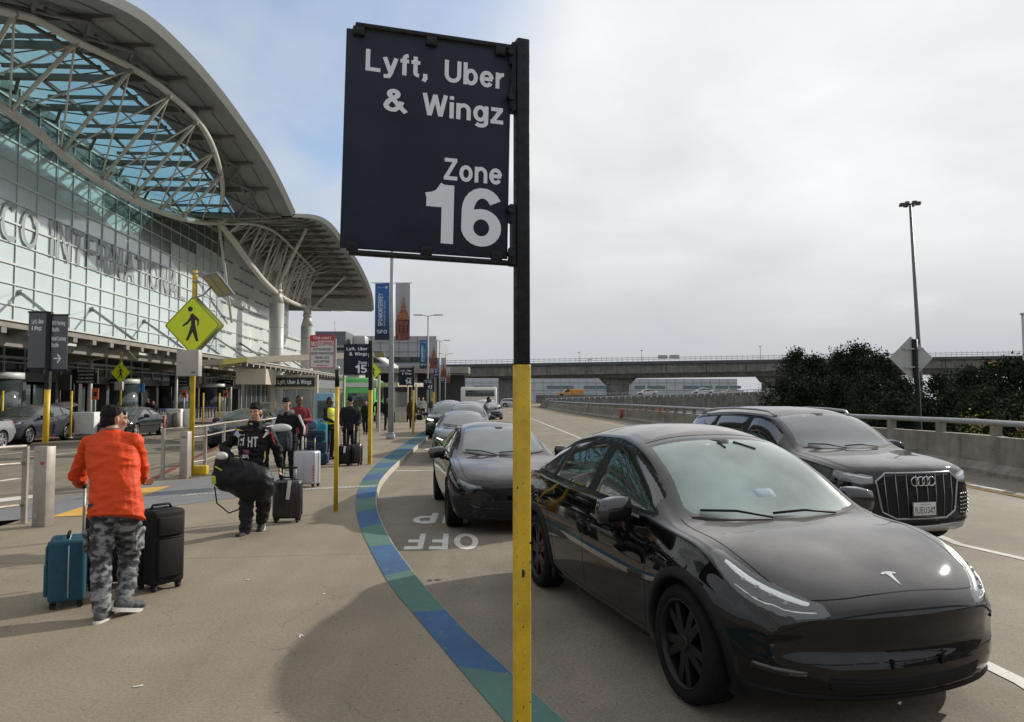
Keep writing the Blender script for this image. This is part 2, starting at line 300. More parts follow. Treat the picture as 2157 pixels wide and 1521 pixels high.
# ================================================================== GROUND
def concrete(name, c1, c2, speck=0.25, joints=None, rough=0.85, stain=0.5, streak=False):
    if name in MATS: return MATS[name]
    m = bpy.data.materials.new(name); m.use_nodes = True; t = m.node_tree; b = t.nodes['Principled BSDF']; ln = t.links.new
    b.inputs['Roughness'].default_value = rough; b.inputs['Specular IOR Level'].default_value = 0.35
    tcn = t.nodes.new('ShaderNodeTexCoord'); P_ = tcn.outputs['Object']
    def nz(s, d=4, r=.5, st=None):
        n = t.nodes.new('ShaderNodeTexNoise'); n.inputs['Scale'].default_value = s; n.inputs['Detail'].default_value = d; n.inputs['Roughness'].default_value = r
        if st: mp = t.nodes.new('ShaderNodeMapping'); mp.inputs['Scale'].default_value = st; ln(P_, mp.inputs[0]); ln(mp.outputs[0], n.inputs[0])
        else: ln(P_, n.inputs[0])
        return n.outputs[0]
    def mr(x, a, b_, c, d):
        r = t.nodes.new('ShaderNodeMapRange'); ln(x, r.inputs[0])
        for i, v in enumerate((a, b_, c, d)): r.inputs[i + 1].default_value = v
        return r.outputs[0]
    def mul(a, b_):
        n = t.nodes.new('ShaderNodeMath'); n.operation = 'MULTIPLY'
        for i, v in enumerate((a, b_)):
            if isinstance(v, (int, float)): n.inputs[i].default_value = v
            else: ln(v, n.inputs[i])
        return n.outputs[0]
    mx = t.nodes.new('ShaderNodeMix'); mx.data_type = 'RGBA'; ln(mr(nz(0.35, 5), .3, .7, 0, 1), mx.inputs[0]); mx.inputs[6].default_value = (*c1, 1); mx.inputs[7].default_value = (*c2, 1)
    k = mul(mr(nz(190, 2, .8), .3, .7, 1 - speck, 1 + speck), mr(nz(45, 3, .7), .3, .7, 1 - speck * .6, 1 + speck * .6))
    k = mul(k, mr(nz(1.3, 6, .65), .3, .75, 1 + .10 * stain, 1 - .22 * stain))
    k = mul(k, mr(nz(2.2, 3, .5, (1.0, .12, 1)), .35, .75, 1.04, 1 - .12 * stain))
    if streak: k = mul(mul(k, mr(nz(1.0, 5, .65, (2.2, 2.2, .16)), .42, .68, 1.05, .62)), mr(nz(.8, 4, .6, (1, 1, 3)), .5, .7, 1.0, .8))
    if joints:
        vo = t.nodes.new('ShaderNodeTexVoronoi'); vo.feature = 'DISTANCE_TO_EDGE'; vo.inputs['Scale'].default_value = .22; wp = t.nodes.new('ShaderNodeVectorMath'); wp.operation = 'ADD'
        n_w = t.nodes.new('ShaderNodeTexNoise'); n_w.inputs['Scale'].default_value = 1.6; n_w.inputs['Detail'].default_value = 6; ln(P_, n_w.inputs[0]); ln(P_, wp.inputs[0]); ln(n_w.outputs['Color'], wp.inputs[1]); ln(wp.outputs[0], vo.inputs['Vector'])
        k = mul(k, mr(vo.outputs['Distance'], 0.0, .0022, .72, 1.0))       # hairline cracks
        k = mul(k, mr(nz(26, 1, .3), .24, .27, .62, 1.0))                     # gum and drip spots
        k = mul(k, mr(nz(.55, 4, .6, (1.0, .10, 1)), .52, .70, 1.0, .86))     # drag marks along the way
        sx = t.nodes.new('ShaderNodeSeparateXYZ'); mp = t.nodes.new('ShaderNodeMapping'); mp.inputs['Rotation'].default_value = (0, 0, joints[2]); mp.inputs['Location'].default_value = (joints[3], joints[4], 0)
        ln(P_, mp.inputs[0]); ln(mp.outputs[0], sx.inputs[0])
        for ax, stp in ((0, joints[0]), (1, joints[1])):
            if not stp: continue
            a = t.nodes.new('ShaderNodeMath'); a.operation = 'PINGPONG'; ln(sx.outputs[ax], a.inputs[0]); a.inputs[1].default_value = stp / 2
            k = mul(k, mr(a.outputs[0], 0.004, 0.011, 0.45, 1.0))
    sc = t.nodes.new('ShaderNodeVectorMath'); sc.operation = 'SCALE'; ln(mx.outputs[2], sc.inputs[0]); ln(k, sc.inputs['Scale']); ln(sc.outputs[0], b.inputs['Base Color'])
    bp = t.nodes.new('ShaderNodeBump'); bp.inputs['Strength'].default_value = .35; bp.inputs['Distance'].default_value = .004; ln(nz(160, 2, .7), bp.inputs['Height']); ln(bp.outputs[0], b.inputs['Normal'])
    MATS[name] = m; return m
m_walk = concrete('footway concrete', (.205, .172, .124), (.254, .216, .158), .36, joints=(0, 9.0, -0.13, 0.0, 0.6))
m_road = concrete('roadway concrete', (.172, .150, .115), (.222, .196, .152), .38, joints=(0, 12.0, -0.04, 0, 1.0), stain=1.0)
m_kerb = concrete('kerb concrete', (.42, .40, .34), (.34, .32, .27), .2)
m_conc = concrete('structure concrete', (.26, .25, .22), (.20, .19, .17), .08, stain=1.2)
m_concl = concrete('barrier concrete', (.30, .28, .235), (.24, .225, .19), .10, stain=1.6, streak=True)
m_asph = concrete('grey tactile paving', (.15, .155, .165), (.19, .195, .20), .3)
def paint(name, c, wear=.5):
    if name in MATS: return MATS[name]
    m = concrete(name, c, tuple(x * .86 for x in c), .12, stain=1.1); t = m.node_tree; b = t.nodes['Principled BSDF']; ln = t.links.new; src = b.inputs['Base Color'].links[0].from_socket
    tcn = t.nodes.new('ShaderNodeTexCoord'); n1_ = t.nodes.new('ShaderNodeTexNoise'); n1_.inputs['Scale'].default_value = 9; n1_.inputs['Detail'].default_value = 10; n1_.inputs['Roughness'].default_value = .78; ln(tcn.outputs['Object'], n1_.inputs[0])
    r_ = t.nodes.new('ShaderNodeMapRange'); ln(n1_.outputs[0], r_.inputs[0]); r_.inputs[1].default_value = .57; r_.inputs[2].default_value = .66; r_.inputs[4].default_value = wear * 1.6
    mx = t.nodes.new('ShaderNodeMix'); mx.data_type = 'RGBA'; ln(r_.outputs[0], mx.inputs[0]); ln(src, mx.inputs[6]); mx.inputs[7].default_value = (.18, .165, .135, 1); ln(mx.outputs[2], b.inputs['Base Color']); return m
m_pw = paint('white road paint', (.60, .59, .55)); m_py = paint('yellow road paint', (.62, .36, .08)); m_pr = paint('red kerb paint', (.20, .05, .045))
m_blue = paint('blue kerb paint', (.040, .105, .225)); m_teal = paint('teal kerb paint', (.075, .165, .140))

# kerb lines, read as ground points (left edge of the painted band, road edge of the kerb)
KL = [G(*p) for p in ((1300, 1800), (1063, 1521), (963, 1404), (895, 1323), (865, 1287), (836, 1253), (808, 1211), (777, 1152), (760, 1115), (751, 1085), (749, 1063), (752, 1040), (758, 1023), (769, 1004), (785, 986), (806, 967), (832, 948), (858, 930), (884, 914))]
KR = [G(*p) for p in ((1500, 1800), (1192, 1521), (1083, 1423), (987, 1336), (936, 1281), (895, 1235), (865, 1198), (829, 1148), (806, 1105), (795, 1075), (792, 1055), (794, 1036), (800, 1015), (811, 1000), (826, 984), (846, 966), (868, 947), (888, 930), (905, 916))]
def spl(pts, n):
    o = []
    for i in range(len(pts) - 1):
        a, b, c, d = pts[max(i - 1, 0)], pts[i], pts[i + 1], pts[min(i + 2, len(pts) - 1)]
        for k in range(n):
            t = k / n; o.append(0.5 * ((2 * b) + (c - a) * t + (2 * a - 5 * b + 4 * c - d) * t * t + (3 * b - a - 3 * c + d) * t ** 3))
    o.append(pts[-1]); return o
for pl, x0 in ((KL, -0.66), (KR, -0.18)):
    e = pl[-1]; pl += [Vector((e.x - (y - e.y) * .046, y, 0)) for y in (45, 60, 80, 110, 140)]
KLs, KRs = spl(KL, 6), spl(KR, 6)
# road sheet, to the barrier on the right and the terminal on the left
g = MB(); g.add([F(-60, -25, ROAD), F(13.2, -25, ROAD), F(12.62, 150, ROAD), F(40, 240, ROAD), F(-90, 240, ROAD), F(-90, -25, ROAD)], [(0, 1, 2, 3, 4, 5)])
part('road', g, m_road, kind='structure')
g = MB(); g.add([(-1500, -1200, -6.4), (1500, -1200, -6.4), (1500, 2600, -6.4), (-1500, 2600, -6.4)], [(0, 1, 2, 3)])
part('ground', g, mat('far ground', (.10, .10, .075), .95, noise_s=.05, noise_a=.35), kind='structure')
# footway island
left = [(-6.6, -3), (-6.75, 9.2), (-7.5, 15.4), (-9.0, 21), (-10.6, 27.4), (-12.7, 34), (-15.2, 42), (-18.2, 60), (-23, 140)]
poly = [(p.x, p.y) for p in KRs] + [(x, y) for x, y in reversed(left)]
g = MB(); g.prism(poly, ROAD - .1, 0.0); part('footway', g, m_walk, kind='structure')
# kerb stone along the road edge with its painted band
g = MB(); n = len(KRs)
vs = []
for i in range(n):
    t = (KRs[min(i + 1, n - 1)] - KRs[max(i - 1, 0)]).normalized(); nr = Vector((t.y, -t.x, 0))
    p = KRs[i]; vs += [p + Vector((0, 0, .002)) - nr * .15, p + Vector((0, 0, .002)), p + nr * .012 - Vector((0, 0, .012)), p + nr * .02 + Vector((0, 0, ROAD - .01))]
g.add(vs, [(i * 4 + k, i * 4 + k + 1, (i + 1) * 4 + k + 1, (i + 1) * 4 + k) for i in range(n - 1) for k in range(3)])
part('kerb', g, m_kerb, kind='structure')
cum = [0]
for i in range(1, n): cum.append(cum[-1] + ((KLs[i] + KRs[i]) * .5 - (KLs[i - 1] + KRs[i - 1]) * .5).length)
# block edges fall where the photograph shows them: anchor the first blue block
def cum_at(v):
    best = min(range(n), key=lambda i: abs(KLs[i].y - G(1000, v).y)); return cum[best]
c0 = cum_at(1404); blk = (cum_at(1152) - c0) / 3.0
def at(arr, s):
    for i in range(1, n):
        if cum[i] >= s: f = (s - cum[i - 1]) / max(1e-6, cum[i] - cum[i - 1]); return arr[i - 1].lerp(arr[i], f)
    return arr[-1]
bands = {0: MB(), 1: MB()}
k = -4; 
while True:
    s0 = c0 + k * blk; s1 = s0 + blk
    if s1 > cum[-1] * .99: break
    if s1 > 0:
        s0 = max(s0, 0); b = bands[k % 2]; m = 8; vs = []
        for j in range(m + 1):
            s = s0 + (s1 - s0) * j / m; a, c = at(KLs, s), at(KRs, s); vs += [a + Vector((0, 0, .006)), c + (a - c) * .02 + Vector((0, 0, .006))]
        b.add(vs, [(2 * j, 2 * j + 1, 2 * j + 3, 2 * j + 2) for j in range(m)])
    k += 1
part('blue_kerb_marking', bands[0], m_blue, kind='structure'); part('teal_kerb_marking', bands[1], m_teal, kind='structure')
def ribbon(pts, w, z, dash=None):
    g = MB(); pts = [Vector((p[0], p[1], 0)) for p in pts]
    segs = [(pts[i], pts[i + 1]) for i in range(len(pts) - 1)]
    if dash:
        out_ = []; pos = 0
        for a, b in segs:
            Lg = (b - a).length; x = -(pos % sum(dash))
            while x < Lg:
                s, e = max(x, 0), min(x + dash[0], Lg)
                if e > s: out_.append((a.lerp(b, s / Lg), a.lerp(b, e / Lg)))
                x += sum(dash)
            pos += Lg
        for a, b in out_:
            t = (b - a).normalized(); q = Vector((t.y, -t.x, 0)) * w / 2; g.add([a - q + Vector((0, 0, z)), a + q + Vector((0, 0, z)), b + q + Vector((0, 0, z)), b - q + Vector((0, 0, z))], [(0, 1, 2, 3)])
        return g
    vs = []
    for i, p in enumerate(pts):
        t = (pts[min(i + 1, len(pts) - 1)] - pts[max(i - 1, 0)]).normalized(); q = Vector((t.y, -t.x, 0)) * w / 2; vs += [p - q + Vector((0, 0, z)), p + q + Vector((0, 0, z))]
    g.add(vs, [(2 * i, 2 * i + 1, 2 * i + 3, 2 * i + 2) for i in range(len(pts) - 1)]); return g
def Gr(u, v): return G(u, v, ROAD)
z = ROAD + .005
laneA = [Gr(2300, 1530), Gr(2157, 1440), Gr(2065, 1395), Vector((3.3, 9, 0)), Vector((3.3, 14, 0)), Vector((3.4, 24, 0)), Gr(1215, 920), Gr(1125, 884), Gr(1072, 868)]
part('lane_line', ribbon(laneA, .125, z), m_pw, kind='structure')
laneB = [Gr(2330, 1218), Gr(2157, 1178), Gr(2020, 1147), Vector((5.95, 12, 0)), Vector((5.9, 20, 0)), Vector((5.6, 30, 0))]
part('lane_line', ribbon(laneB, .125, z), m_pw, kind='structure')
yl = [Vector((10.1, 3, 0)), Gr(2157, 1048), Gr(2020, 1022), Vector((9.6, 24, 0)), Vector((9.1, 34, 0)), Gr(1305, 896), Gr(1127, 860)]
part('edge_line', ribbon(yl, .11, z), m_py, kind='structure')
part('dashed_edge_line', ribbon([p + Vector((.28, 0, 0)) for p in yl[:5]], .10, z, (1.3, 0.35)), m_pw, kind='structure')
def line(a, b, w=.12, m=m_pw, name='stop_line', dash=None, zz=z, gz=ROAD):
    p, q = G(*a, gz), G(*b, gz); part(name, ribbon([p, q], w, zz, dash), m, kind='structure')
line((832, 992), (925, 991)); line((880, 938), (930, 938)); line((1135, 913), (1198, 913), .12); line((1045, 893), (1090, 893), .3)
for v in (874, 879): line((1045, v), (1120, v + 1), .35, dash=(.35, .45), name='crosswalk_line')
# painted words on the road, read by drivers coming towards the camera (letters upside down to us)
# "OFF" and "UP" are seen from behind: letters turned half a turn
def word_flip(txt, x0, x1, vn, vf):      # half-turned word: its baseline is the far edge, reading right to left
    a, b, c = Gr(x0, vn), Gr(x1, vn), Gr(x0 + 12, vf)
    vs, fs = text_raw(txt, 0.03, 2.2)
    xa, xb = min(v.x for v in vs), max(v.x for v in vs); g = MB()
    g.add([a + (b - a) * (1 - (v.x - xa) / (xb - xa)) + (c - a) * (1 - v.y) + Vector((0, 0, .005 + v.z * .0006)) for v in vs], fs)
    part('road_lettering', g, m_pw, kind='structure')
word_flip('OFF', 850, 1010, 1158, 1125); word_flip('UP', 866, 985, 1103, 1081)
word_flip('DROP', 890, 1040, 948, 943)
# small stains on the roadway
rs = random.Random(4); 
for u, v in ((905, 1223), (922, 1222), (1335, 1270), (1480, 1390)):
    g = MB(); c = Gr(u, v); g.add([(c.x + rs.uniform(.7, 1.2) * .03 * math.cos(a * .52), c.y + rs.uniform(.7, 1.2) * .035 * math.sin(a * .52), ROAD + .004) for a in range(12)], [tuple(range(12))])
    part('oil_stain', g, mat('oil', (.035, .03, .026), .5), kind='structure')
for i, (u, v, l) in enumerate(((290, 1447, .05), (632, 1341, .07), (520, 1222, .04), (682, 1252, .03), (600, 1040, .04))):
    c = G(u, v); g = MB(); a = i * 1.3 + .4; g.box((c.x, c.y, .004), (l, .012, .004), a); g.box((c.x + .015, c.y + .01, .004), (l * .5, .01, .005), a + .7)
    part('litter_scrap', g, mat('paper scrap', (.6, .58, .52), .8), label='small pale paper scrap, %s on the beige footway' % ('the nearest one' , 'beside the blue kerb block', 'behind the man with the duffel bag', 'close to the kerb bend', 'by the silver suitcase')[i], cat='litter')
# crossing at the left: grey ramp, yellow tactile triangle, white bars
g = MB(); g.add([p + Vector((0, 0, .004)) for p in (G(300, 1075), G(560, 1040), G(650, 1008), G(600, 995), G(345, 1015), G(-80, 1080), G(-80, 1104))], [(0, 1, 2, 3, 4, 5, 6)])
part('crossing_ramp', g, m_asph, kind='structure')
g = MB(); g.add([p + Vector((0, 0, .008)) for p in (G(105, 1090), G(183, 1087), G(362, 1024), G(300, 1029))], [(0, 1, 2, 3)]); part('tactile_strip', g, m_py, kind='structure')
g = MB()
for i in range(46):
    a = G(380, 1046).lerp(G(790, 1026), i / 46); b = G(380, 1046).lerp(G(790, 1026), (i + .5) / 46); d = Vector((.05, .30, 0)); g.add([a + Vector((0, 0, .01)), b + Vector((0, 0, .01)), b + d + Vector((0, 0, .01)), a + d + Vector((0, 0, .01))], [(0, 1, 2, 3)])
part('dashed_guide_line', g, m_pw, kind='structure')
for a, b, w in (((-60, 975), (140, 955), .12), ((-60, 1022), (40, 1008), .2), ((-60, 1062), (100, 1042), .5), ((100, 960), (330, 935), .12), ((-60, 965), (300, 925), .10), ((330, 920), (560, 905), .12)):
    p, q = Gr(*a), Gr(*b)
    part('lane_line', ribbon([p, q], w, ROAD + .006), m_pw, kind='structure')
# terminal footway beyond the inner road, red kerb
g = MB(); g.prism([tuple(F(-19.6, 8)[:2]), tuple(F(-19.6, 130)[:2]), tuple(F(-23.1, 130)[:2]), tuple(F(-23.1, 8)[:2])], ROAD - .1, 0.02); part('terminal_footway', g, m_walk, kind='structure')
g = MB(); g.box((0, 0, 0), (.2, 100, .14)); g.v = [tuple(F(-19.55 + x, 60 + y, -.05 + zz)) for x, y, zz in g.v]; part('red_kerb', g, m_pr, kind='structure')
g = MB(); 
for i in range(2, len(left) - 2):
    a, b = Vector((*left[i], 0)), Vector((*left[i + 1], 0)); t = (b - a); q = Vector((t.y, -t.x, 0)).normalized() * .08
    g.add([a - q + Vector((0, 0, .006)), a + q + Vector((0, 0, .006)), b + q + Vector((0, 0, .006)), b - q + Vector((0, 0, .006)), a - q + Vector((0, 0, ROAD)), b - q + Vector((0, 0, ROAD))], [(0, 1, 2, 3), (0, 3, 5, 4)])
part('red_kerb', g, m_pr, kind='structure')
# ================================================================== STEEL, SIGNS
m_black = mat('black painted steel', (.008, .009, .011), .5, noise_s=30, noise_a=.6, bump=.15, spec=.25)
m_navy = mat('sign navy sheet', (.017, .021, .038), .5, noise_s=6, noise_a=.2, spec=.18)
m_yel = mat('yellow painted steel', (.50, .33, .010), .5, noise_s=7, noise_a=.22, bump=.08, bump_s=60)
m_letter = mat('reflective sign lettering', (.66, .68, .74), .5)
m_steel = mat('brushed steel', (.33, .30, .265), .45, .35, noise_s=8, noise_a=.15)
m_galv = mat('galvanised steel', (.33, .34, .35), .5, .4, noise_s=12, noise_a=.15)
m_lime = mat('fluorescent yellow green sheet', (.60, .70, .015), .5)
m_signblk = mat('sign black', (.012, .012, .012), .5)
m_white = mat('white paint', (.62, .62, .60), .5, noise_s=5, noise_a=.06)
m_chip = mat('chipped paint black', (.012, .010, .008), .8)
m_rub = mat('black rubber', (.012, .012, .012), .75)
def sgn_post(mb, h0, h1, w=.058):
    mb.rbox((0, 0, (h0 + h1) / 2), (w, w, h1 - h0), .006)
def perforated(mb, z0, z1, w, pitch=.0508):      # raised rims round the knock-out holes of a perforated post
    z = z0 + pitch / 2; 
    while z < z1:
        for s, ax in ((-1, 1), (-1, 0), (1, 0)):
            n = 10; vs = []
            for r_, o in ((.0085, .0008), (.0065, -.0006)):
                for k in range(n):
                    a = 2 * math.pi * k / n; u_, v_ = r_ * math.cos(a), r_ * math.sin(a)
                    q = w / 2 + o
                    vs.append((u_, -q, z + v_) if ax == 1 else (s * q, u_, z + v_))
            mb.add(vs, [(k, (k + 1) % n, n + (k + 1) % n, n + k) for k in range(n)])
        z += pitch
def blade_sign(base, rz, zone, label, H, near=False, post_w=.058, group='zone signs along the kerb'):
    """H: dict of heights above ground: top, ptop, pbot, change"""
    t = thing('zone_sign', label, 'sign', base, rz, group)
    mb = MB(); sgn_post(mb, H['change'], H['top'], post_w)
    if near: perforated(mb, H['change'], H['top'], post_w)
    part('black_post', mb, m_black, t)
    mb = MB(); sgn_post(mb, -.02, H['change'] , post_w * (1.07 if near else 1))
    if near:
        perforated(mb, 0.03, H['change'], post_w * 1.07)
    part('yellow_post', mb, m_yel, t)
    if near:
        mb = MB(); rr = random.Random(8); w2 = post_w * 1.07 / 2 + .0008
        for k in range(34):
            zz = rr.choice([rr.uniform(.1, 1.0), rr.uniform(.1, 1.0), rr.uniform(1.0, 1.45)]); a = rr.uniform(.001, .0034) * (1.9 if k == 0 else 1); 
            if k == 0: zz = 1.09; a = .010
            ex = rr.choice((-w2 + .004, -w2 + .004, w2 - .004, -.002)) if k else -.004
            vs = [(ex + a * rr.uniform(.6, 1.2) * math.cos(q * .785), -w2, zz + a * rr.uniform(.8, 2.2) * math.sin(q * .785)) for q in range(8)]
            mb.add(vs, [tuple(range(8))])
        part('paint_chips', mb, m_chip, t)
    pw, ph = H['pw'], H['ptop'] - H['pbot']; x1 = -post_w / 2 - .022; x0 = x1 - pw; zc = (H['ptop'] + H['pbot']) / 2
    pl = MB(); pl.rbox(((x0 + x1) / 2, 0, zc), (pw, .008, ph), .003); sgp = part('sign_panel', pl, m_navy, t)
    L0 = H['pbot']
    def box(a, b, c, d, s, **k):
        mb = MB(); text(mb, s, x0 + pw * a, x0 + pw * b, L0 + ph * c, L0 + ph * d, off=(0, -.0045, 0), th=.0005, bold=k.pop('bold', .024), **k); part('lettering', mb, m_letter, sgp)
    box(.115, .485, .815, .915, 'Lyft,', keep='base'); box(.585, .955, .81, .915, 'Uber', keep='base')
    box(.225, .37, .64, .745, '&', keep='base'); box(.455, .955, .64, .745, 'Wingz', keep='base')
    box(.595, .955, .350, .452, 'Zone', keep='base'); box(.485, .955, .052, .325, zone, keep='base', bold=.024)
    for zz, sg in ((H['ptop'], 1), (H['pbot'], -1)):
        mb = MB(); mb.rbox(((x0 + x1) / 2 + .03, 0, zz + sg * .014), (pw + .0, .026, .018), .004)
        for fx in (.07, .5, .93):
            mb.rbox((x0 + pw * fx, -.004, zz - sg * .008), (.042, .022, .036), .006); mb.cyl((x0 + pw * fx, -.02, zz - sg * .014), (x0 + pw * fx, -.012, zz - sg * .014), .008, n=8)
        part('frame_bar', mb, m_black, t)
    mb = MB()
    for zz in (H['ptop'] - .02, H['ptop'] - .19, H['pbot'] + .17, H['pbot'] + .01):
        mb.rbox((x1 + .012, 0, zz), (.03, .034, .07), .006); mb.cyl((x1 + .002, -.03, zz + .01), (x1 + .002, .0, zz + .01), .013, n=10)
    mb.box((x1 + .014, .002, (H['ptop'] - .1)), (.014, .04, .26)); mb.box((x1 + .014, .002, (H['pbot'] + .08)), (.014, .04, .2))
    part('bracket', mb, m_black, t)
    return t
b16 = G(1101, 1521)
d16 = 2.72; b16 = Vector((P(1099, 837, d16).x, d16, 0))
zt = lambda v: P(1095, v, d16).z
s16 = blade_sign(b16, R(15), '16', 'large navy zone 16 sign on the black and yellow post in the foreground', dict(top=zt(86), ptop=zt(112), pbot=zt(548), change=zt(768), pw=.602), near=True, post_w=.0508)
for o_ in [q for q in bpy.data.objects if q.parent == s16]:
    if 'post' in o_.name: o_.rotation_euler = (0, 0, R(5))
    elif o_.name.startswith(('sign_panel', 'frame_bar')):       # the panel sags slightly on its bracket
        pv = Vector((-.04, 0, zt(330))); Rm = Matrix.Rotation(R(1.1), 3, 'Y'); o_.rotation_euler = (0, R(1.1), 0); o_.location = pv - Rm @ pv
def zs(u, v, zone, label, vt, vpt, vpb, vch, pwpx):
    b = G(u, v); k = b.y / FPX
    blade_sign(b, R(-5), zone, label, dict(top=P(u, vt, b.y).z, ptop=P(u, vpt, b.y).z, pbot=P(u, vpb, b.y).z, change=P(u, vch, b.y).z, pw=pwpx * k), post_w=7.5 * k if zone == '15' else .08)
zs(779, 978, '15', 'zone 15 sign with navy panel on a yellow-footed post behind the tow-away sign', 718, 726, 789, 822, 53)
zs(870, 915, '14', 'zone 14 sign with navy panel, between the tall lamp post and the parked cars', 771, 776, 811, 822, 28)
zs(913, 893, '13', 'small distant zone 13 sign with navy panel beyond the zone 14 sign', 793, 799, 820, 826, 20)
# tow-away sign on a black-topped yellow pipe, red edged panel
b = G(707, 1079); k = b.y / FPX; Y = b.y
t = thing('tow_away_sign', 'white and red tow-away sign on a black and yellow pipe post by the kerb bend', 'sign', b, R(3))
h = lambda v: P(707, v, Y).z
mb = MB(); mb.cyl((0, 0, 0), (0, 0, h(815)), .034, n=16); mb.box((.0, 0, .006), (.10, .08, .012)); part('yellow_post', mb, m_yel, t)
mb = MB(); mb.cyl((0, 0, h(815)), (0, 0, h(778)), .034, n=16); part('black_post', mb, m_black, t)
mb = MB(); mb.ell((0, 0, h(776)), (.045, .045, .04)); mb.box((-.03, 0.01, h(745)), (.02, .03, .45)); part('bracket', mb, m_galv, t)
xa, xb = P(653, 740, Y).x - b.x, P(705, 740, Y).x - b.x; za, zb = h(776), h(706)
def rrect(x0, x1, z0, z1, r, n=5):
    o = []
    for cx, cz, a0 in ((x1 - r, z0 + r, -90), (x1 - r, z1 - r, 0), (x0 + r, z1 - r, 90), (x0 + r, z0 + r, 180)):
        for i in range(n + 1): a = R(a0 + 90 * i / n); o.append((cx + r * math.cos(a), cz + r * math.sin(a)))
    return o
m_red = mat('sign red', (.42, .02, .035), .4); m_signw = mat('sign white sheet', (.50, .50, .50), .4)
pl = MB(); pl.plate(rrect(xa, xb, za, zb, .03), .006); sp1 = part('sign_panel', pl, m_signw, t)
W_, H_ = xb - xa, zb - za
mb = MB(); o_ = rrect(xa, xb, za, zb, .03); i_ = rrect(xa + .014, xb - .014, za + .014, zb - .014, .02); n_ = len(o_)
mb.add([(p[0], -.005, p[1]) for p in o_] + [(p[0], -.005, p[1]) for p in i_], [(i, (i + 1) % n_, n_ + (i + 1) % n_, n_ + i) for i in range(n_)])
mb.add([(xa + .012, -.0045, zb - H_ * .17), (xb - .012, -.0045, zb - H_ * .17), (xb - .012, -.0045, zb - .012), (xa + .012, -.0045, zb - .012)], [(0, 1, 2, 3)])
mb.add([(xa + .012, -.0045, zb - H_ * .36), (xa + W_ * .31, -.0045, zb - H_ * .36), (xa + W_ * .31, -.0045, zb - H_ * .168), (xa + .012, -.0045, zb - H_ * .168)], [(0, 1, 2, 3)])
part('red_border', mb, m_red, sp1)
def tx(mb, s, a, b_, c, d, **k): text(mb, s, xa + W_ * a, xa + W_ * b_, za + H_ * c, za + H_ * d, off=(0, -.0052, 0), th=.001, **k)
mb = MB(); tx(mb, 'TOW-AWAY', .13, .87, .865, .955); tx(mb, 'NO', .05, .29, .66, .81, bold=.04); part('lettering', mb, m_signw, sp1)
mb = MB(); tx(mb, 'STOPPING', .33, .95, .68, .80, bold=.01); part('lettering', mb, m_red, sp1)
mb = MB(); 
for q_ in (('AUTHORIZED', .13, .87, .53, .61), ('GROUND TRANSPORTATION', .06, .94, .41, .49), ('VEHICLES', .22, .78, .285, .365), ('EXCEPTED', .20, .80, .16, .24)): mb = MB(); tx(mb, *q_, bold=.01); part('lettering', mb, m_signblk, sp1)
mb = MB(); tx(mb, '---- ----- --- ---', .28, .72, .07, .10, bold=0); part('lettering', mb, m_red, sp1)

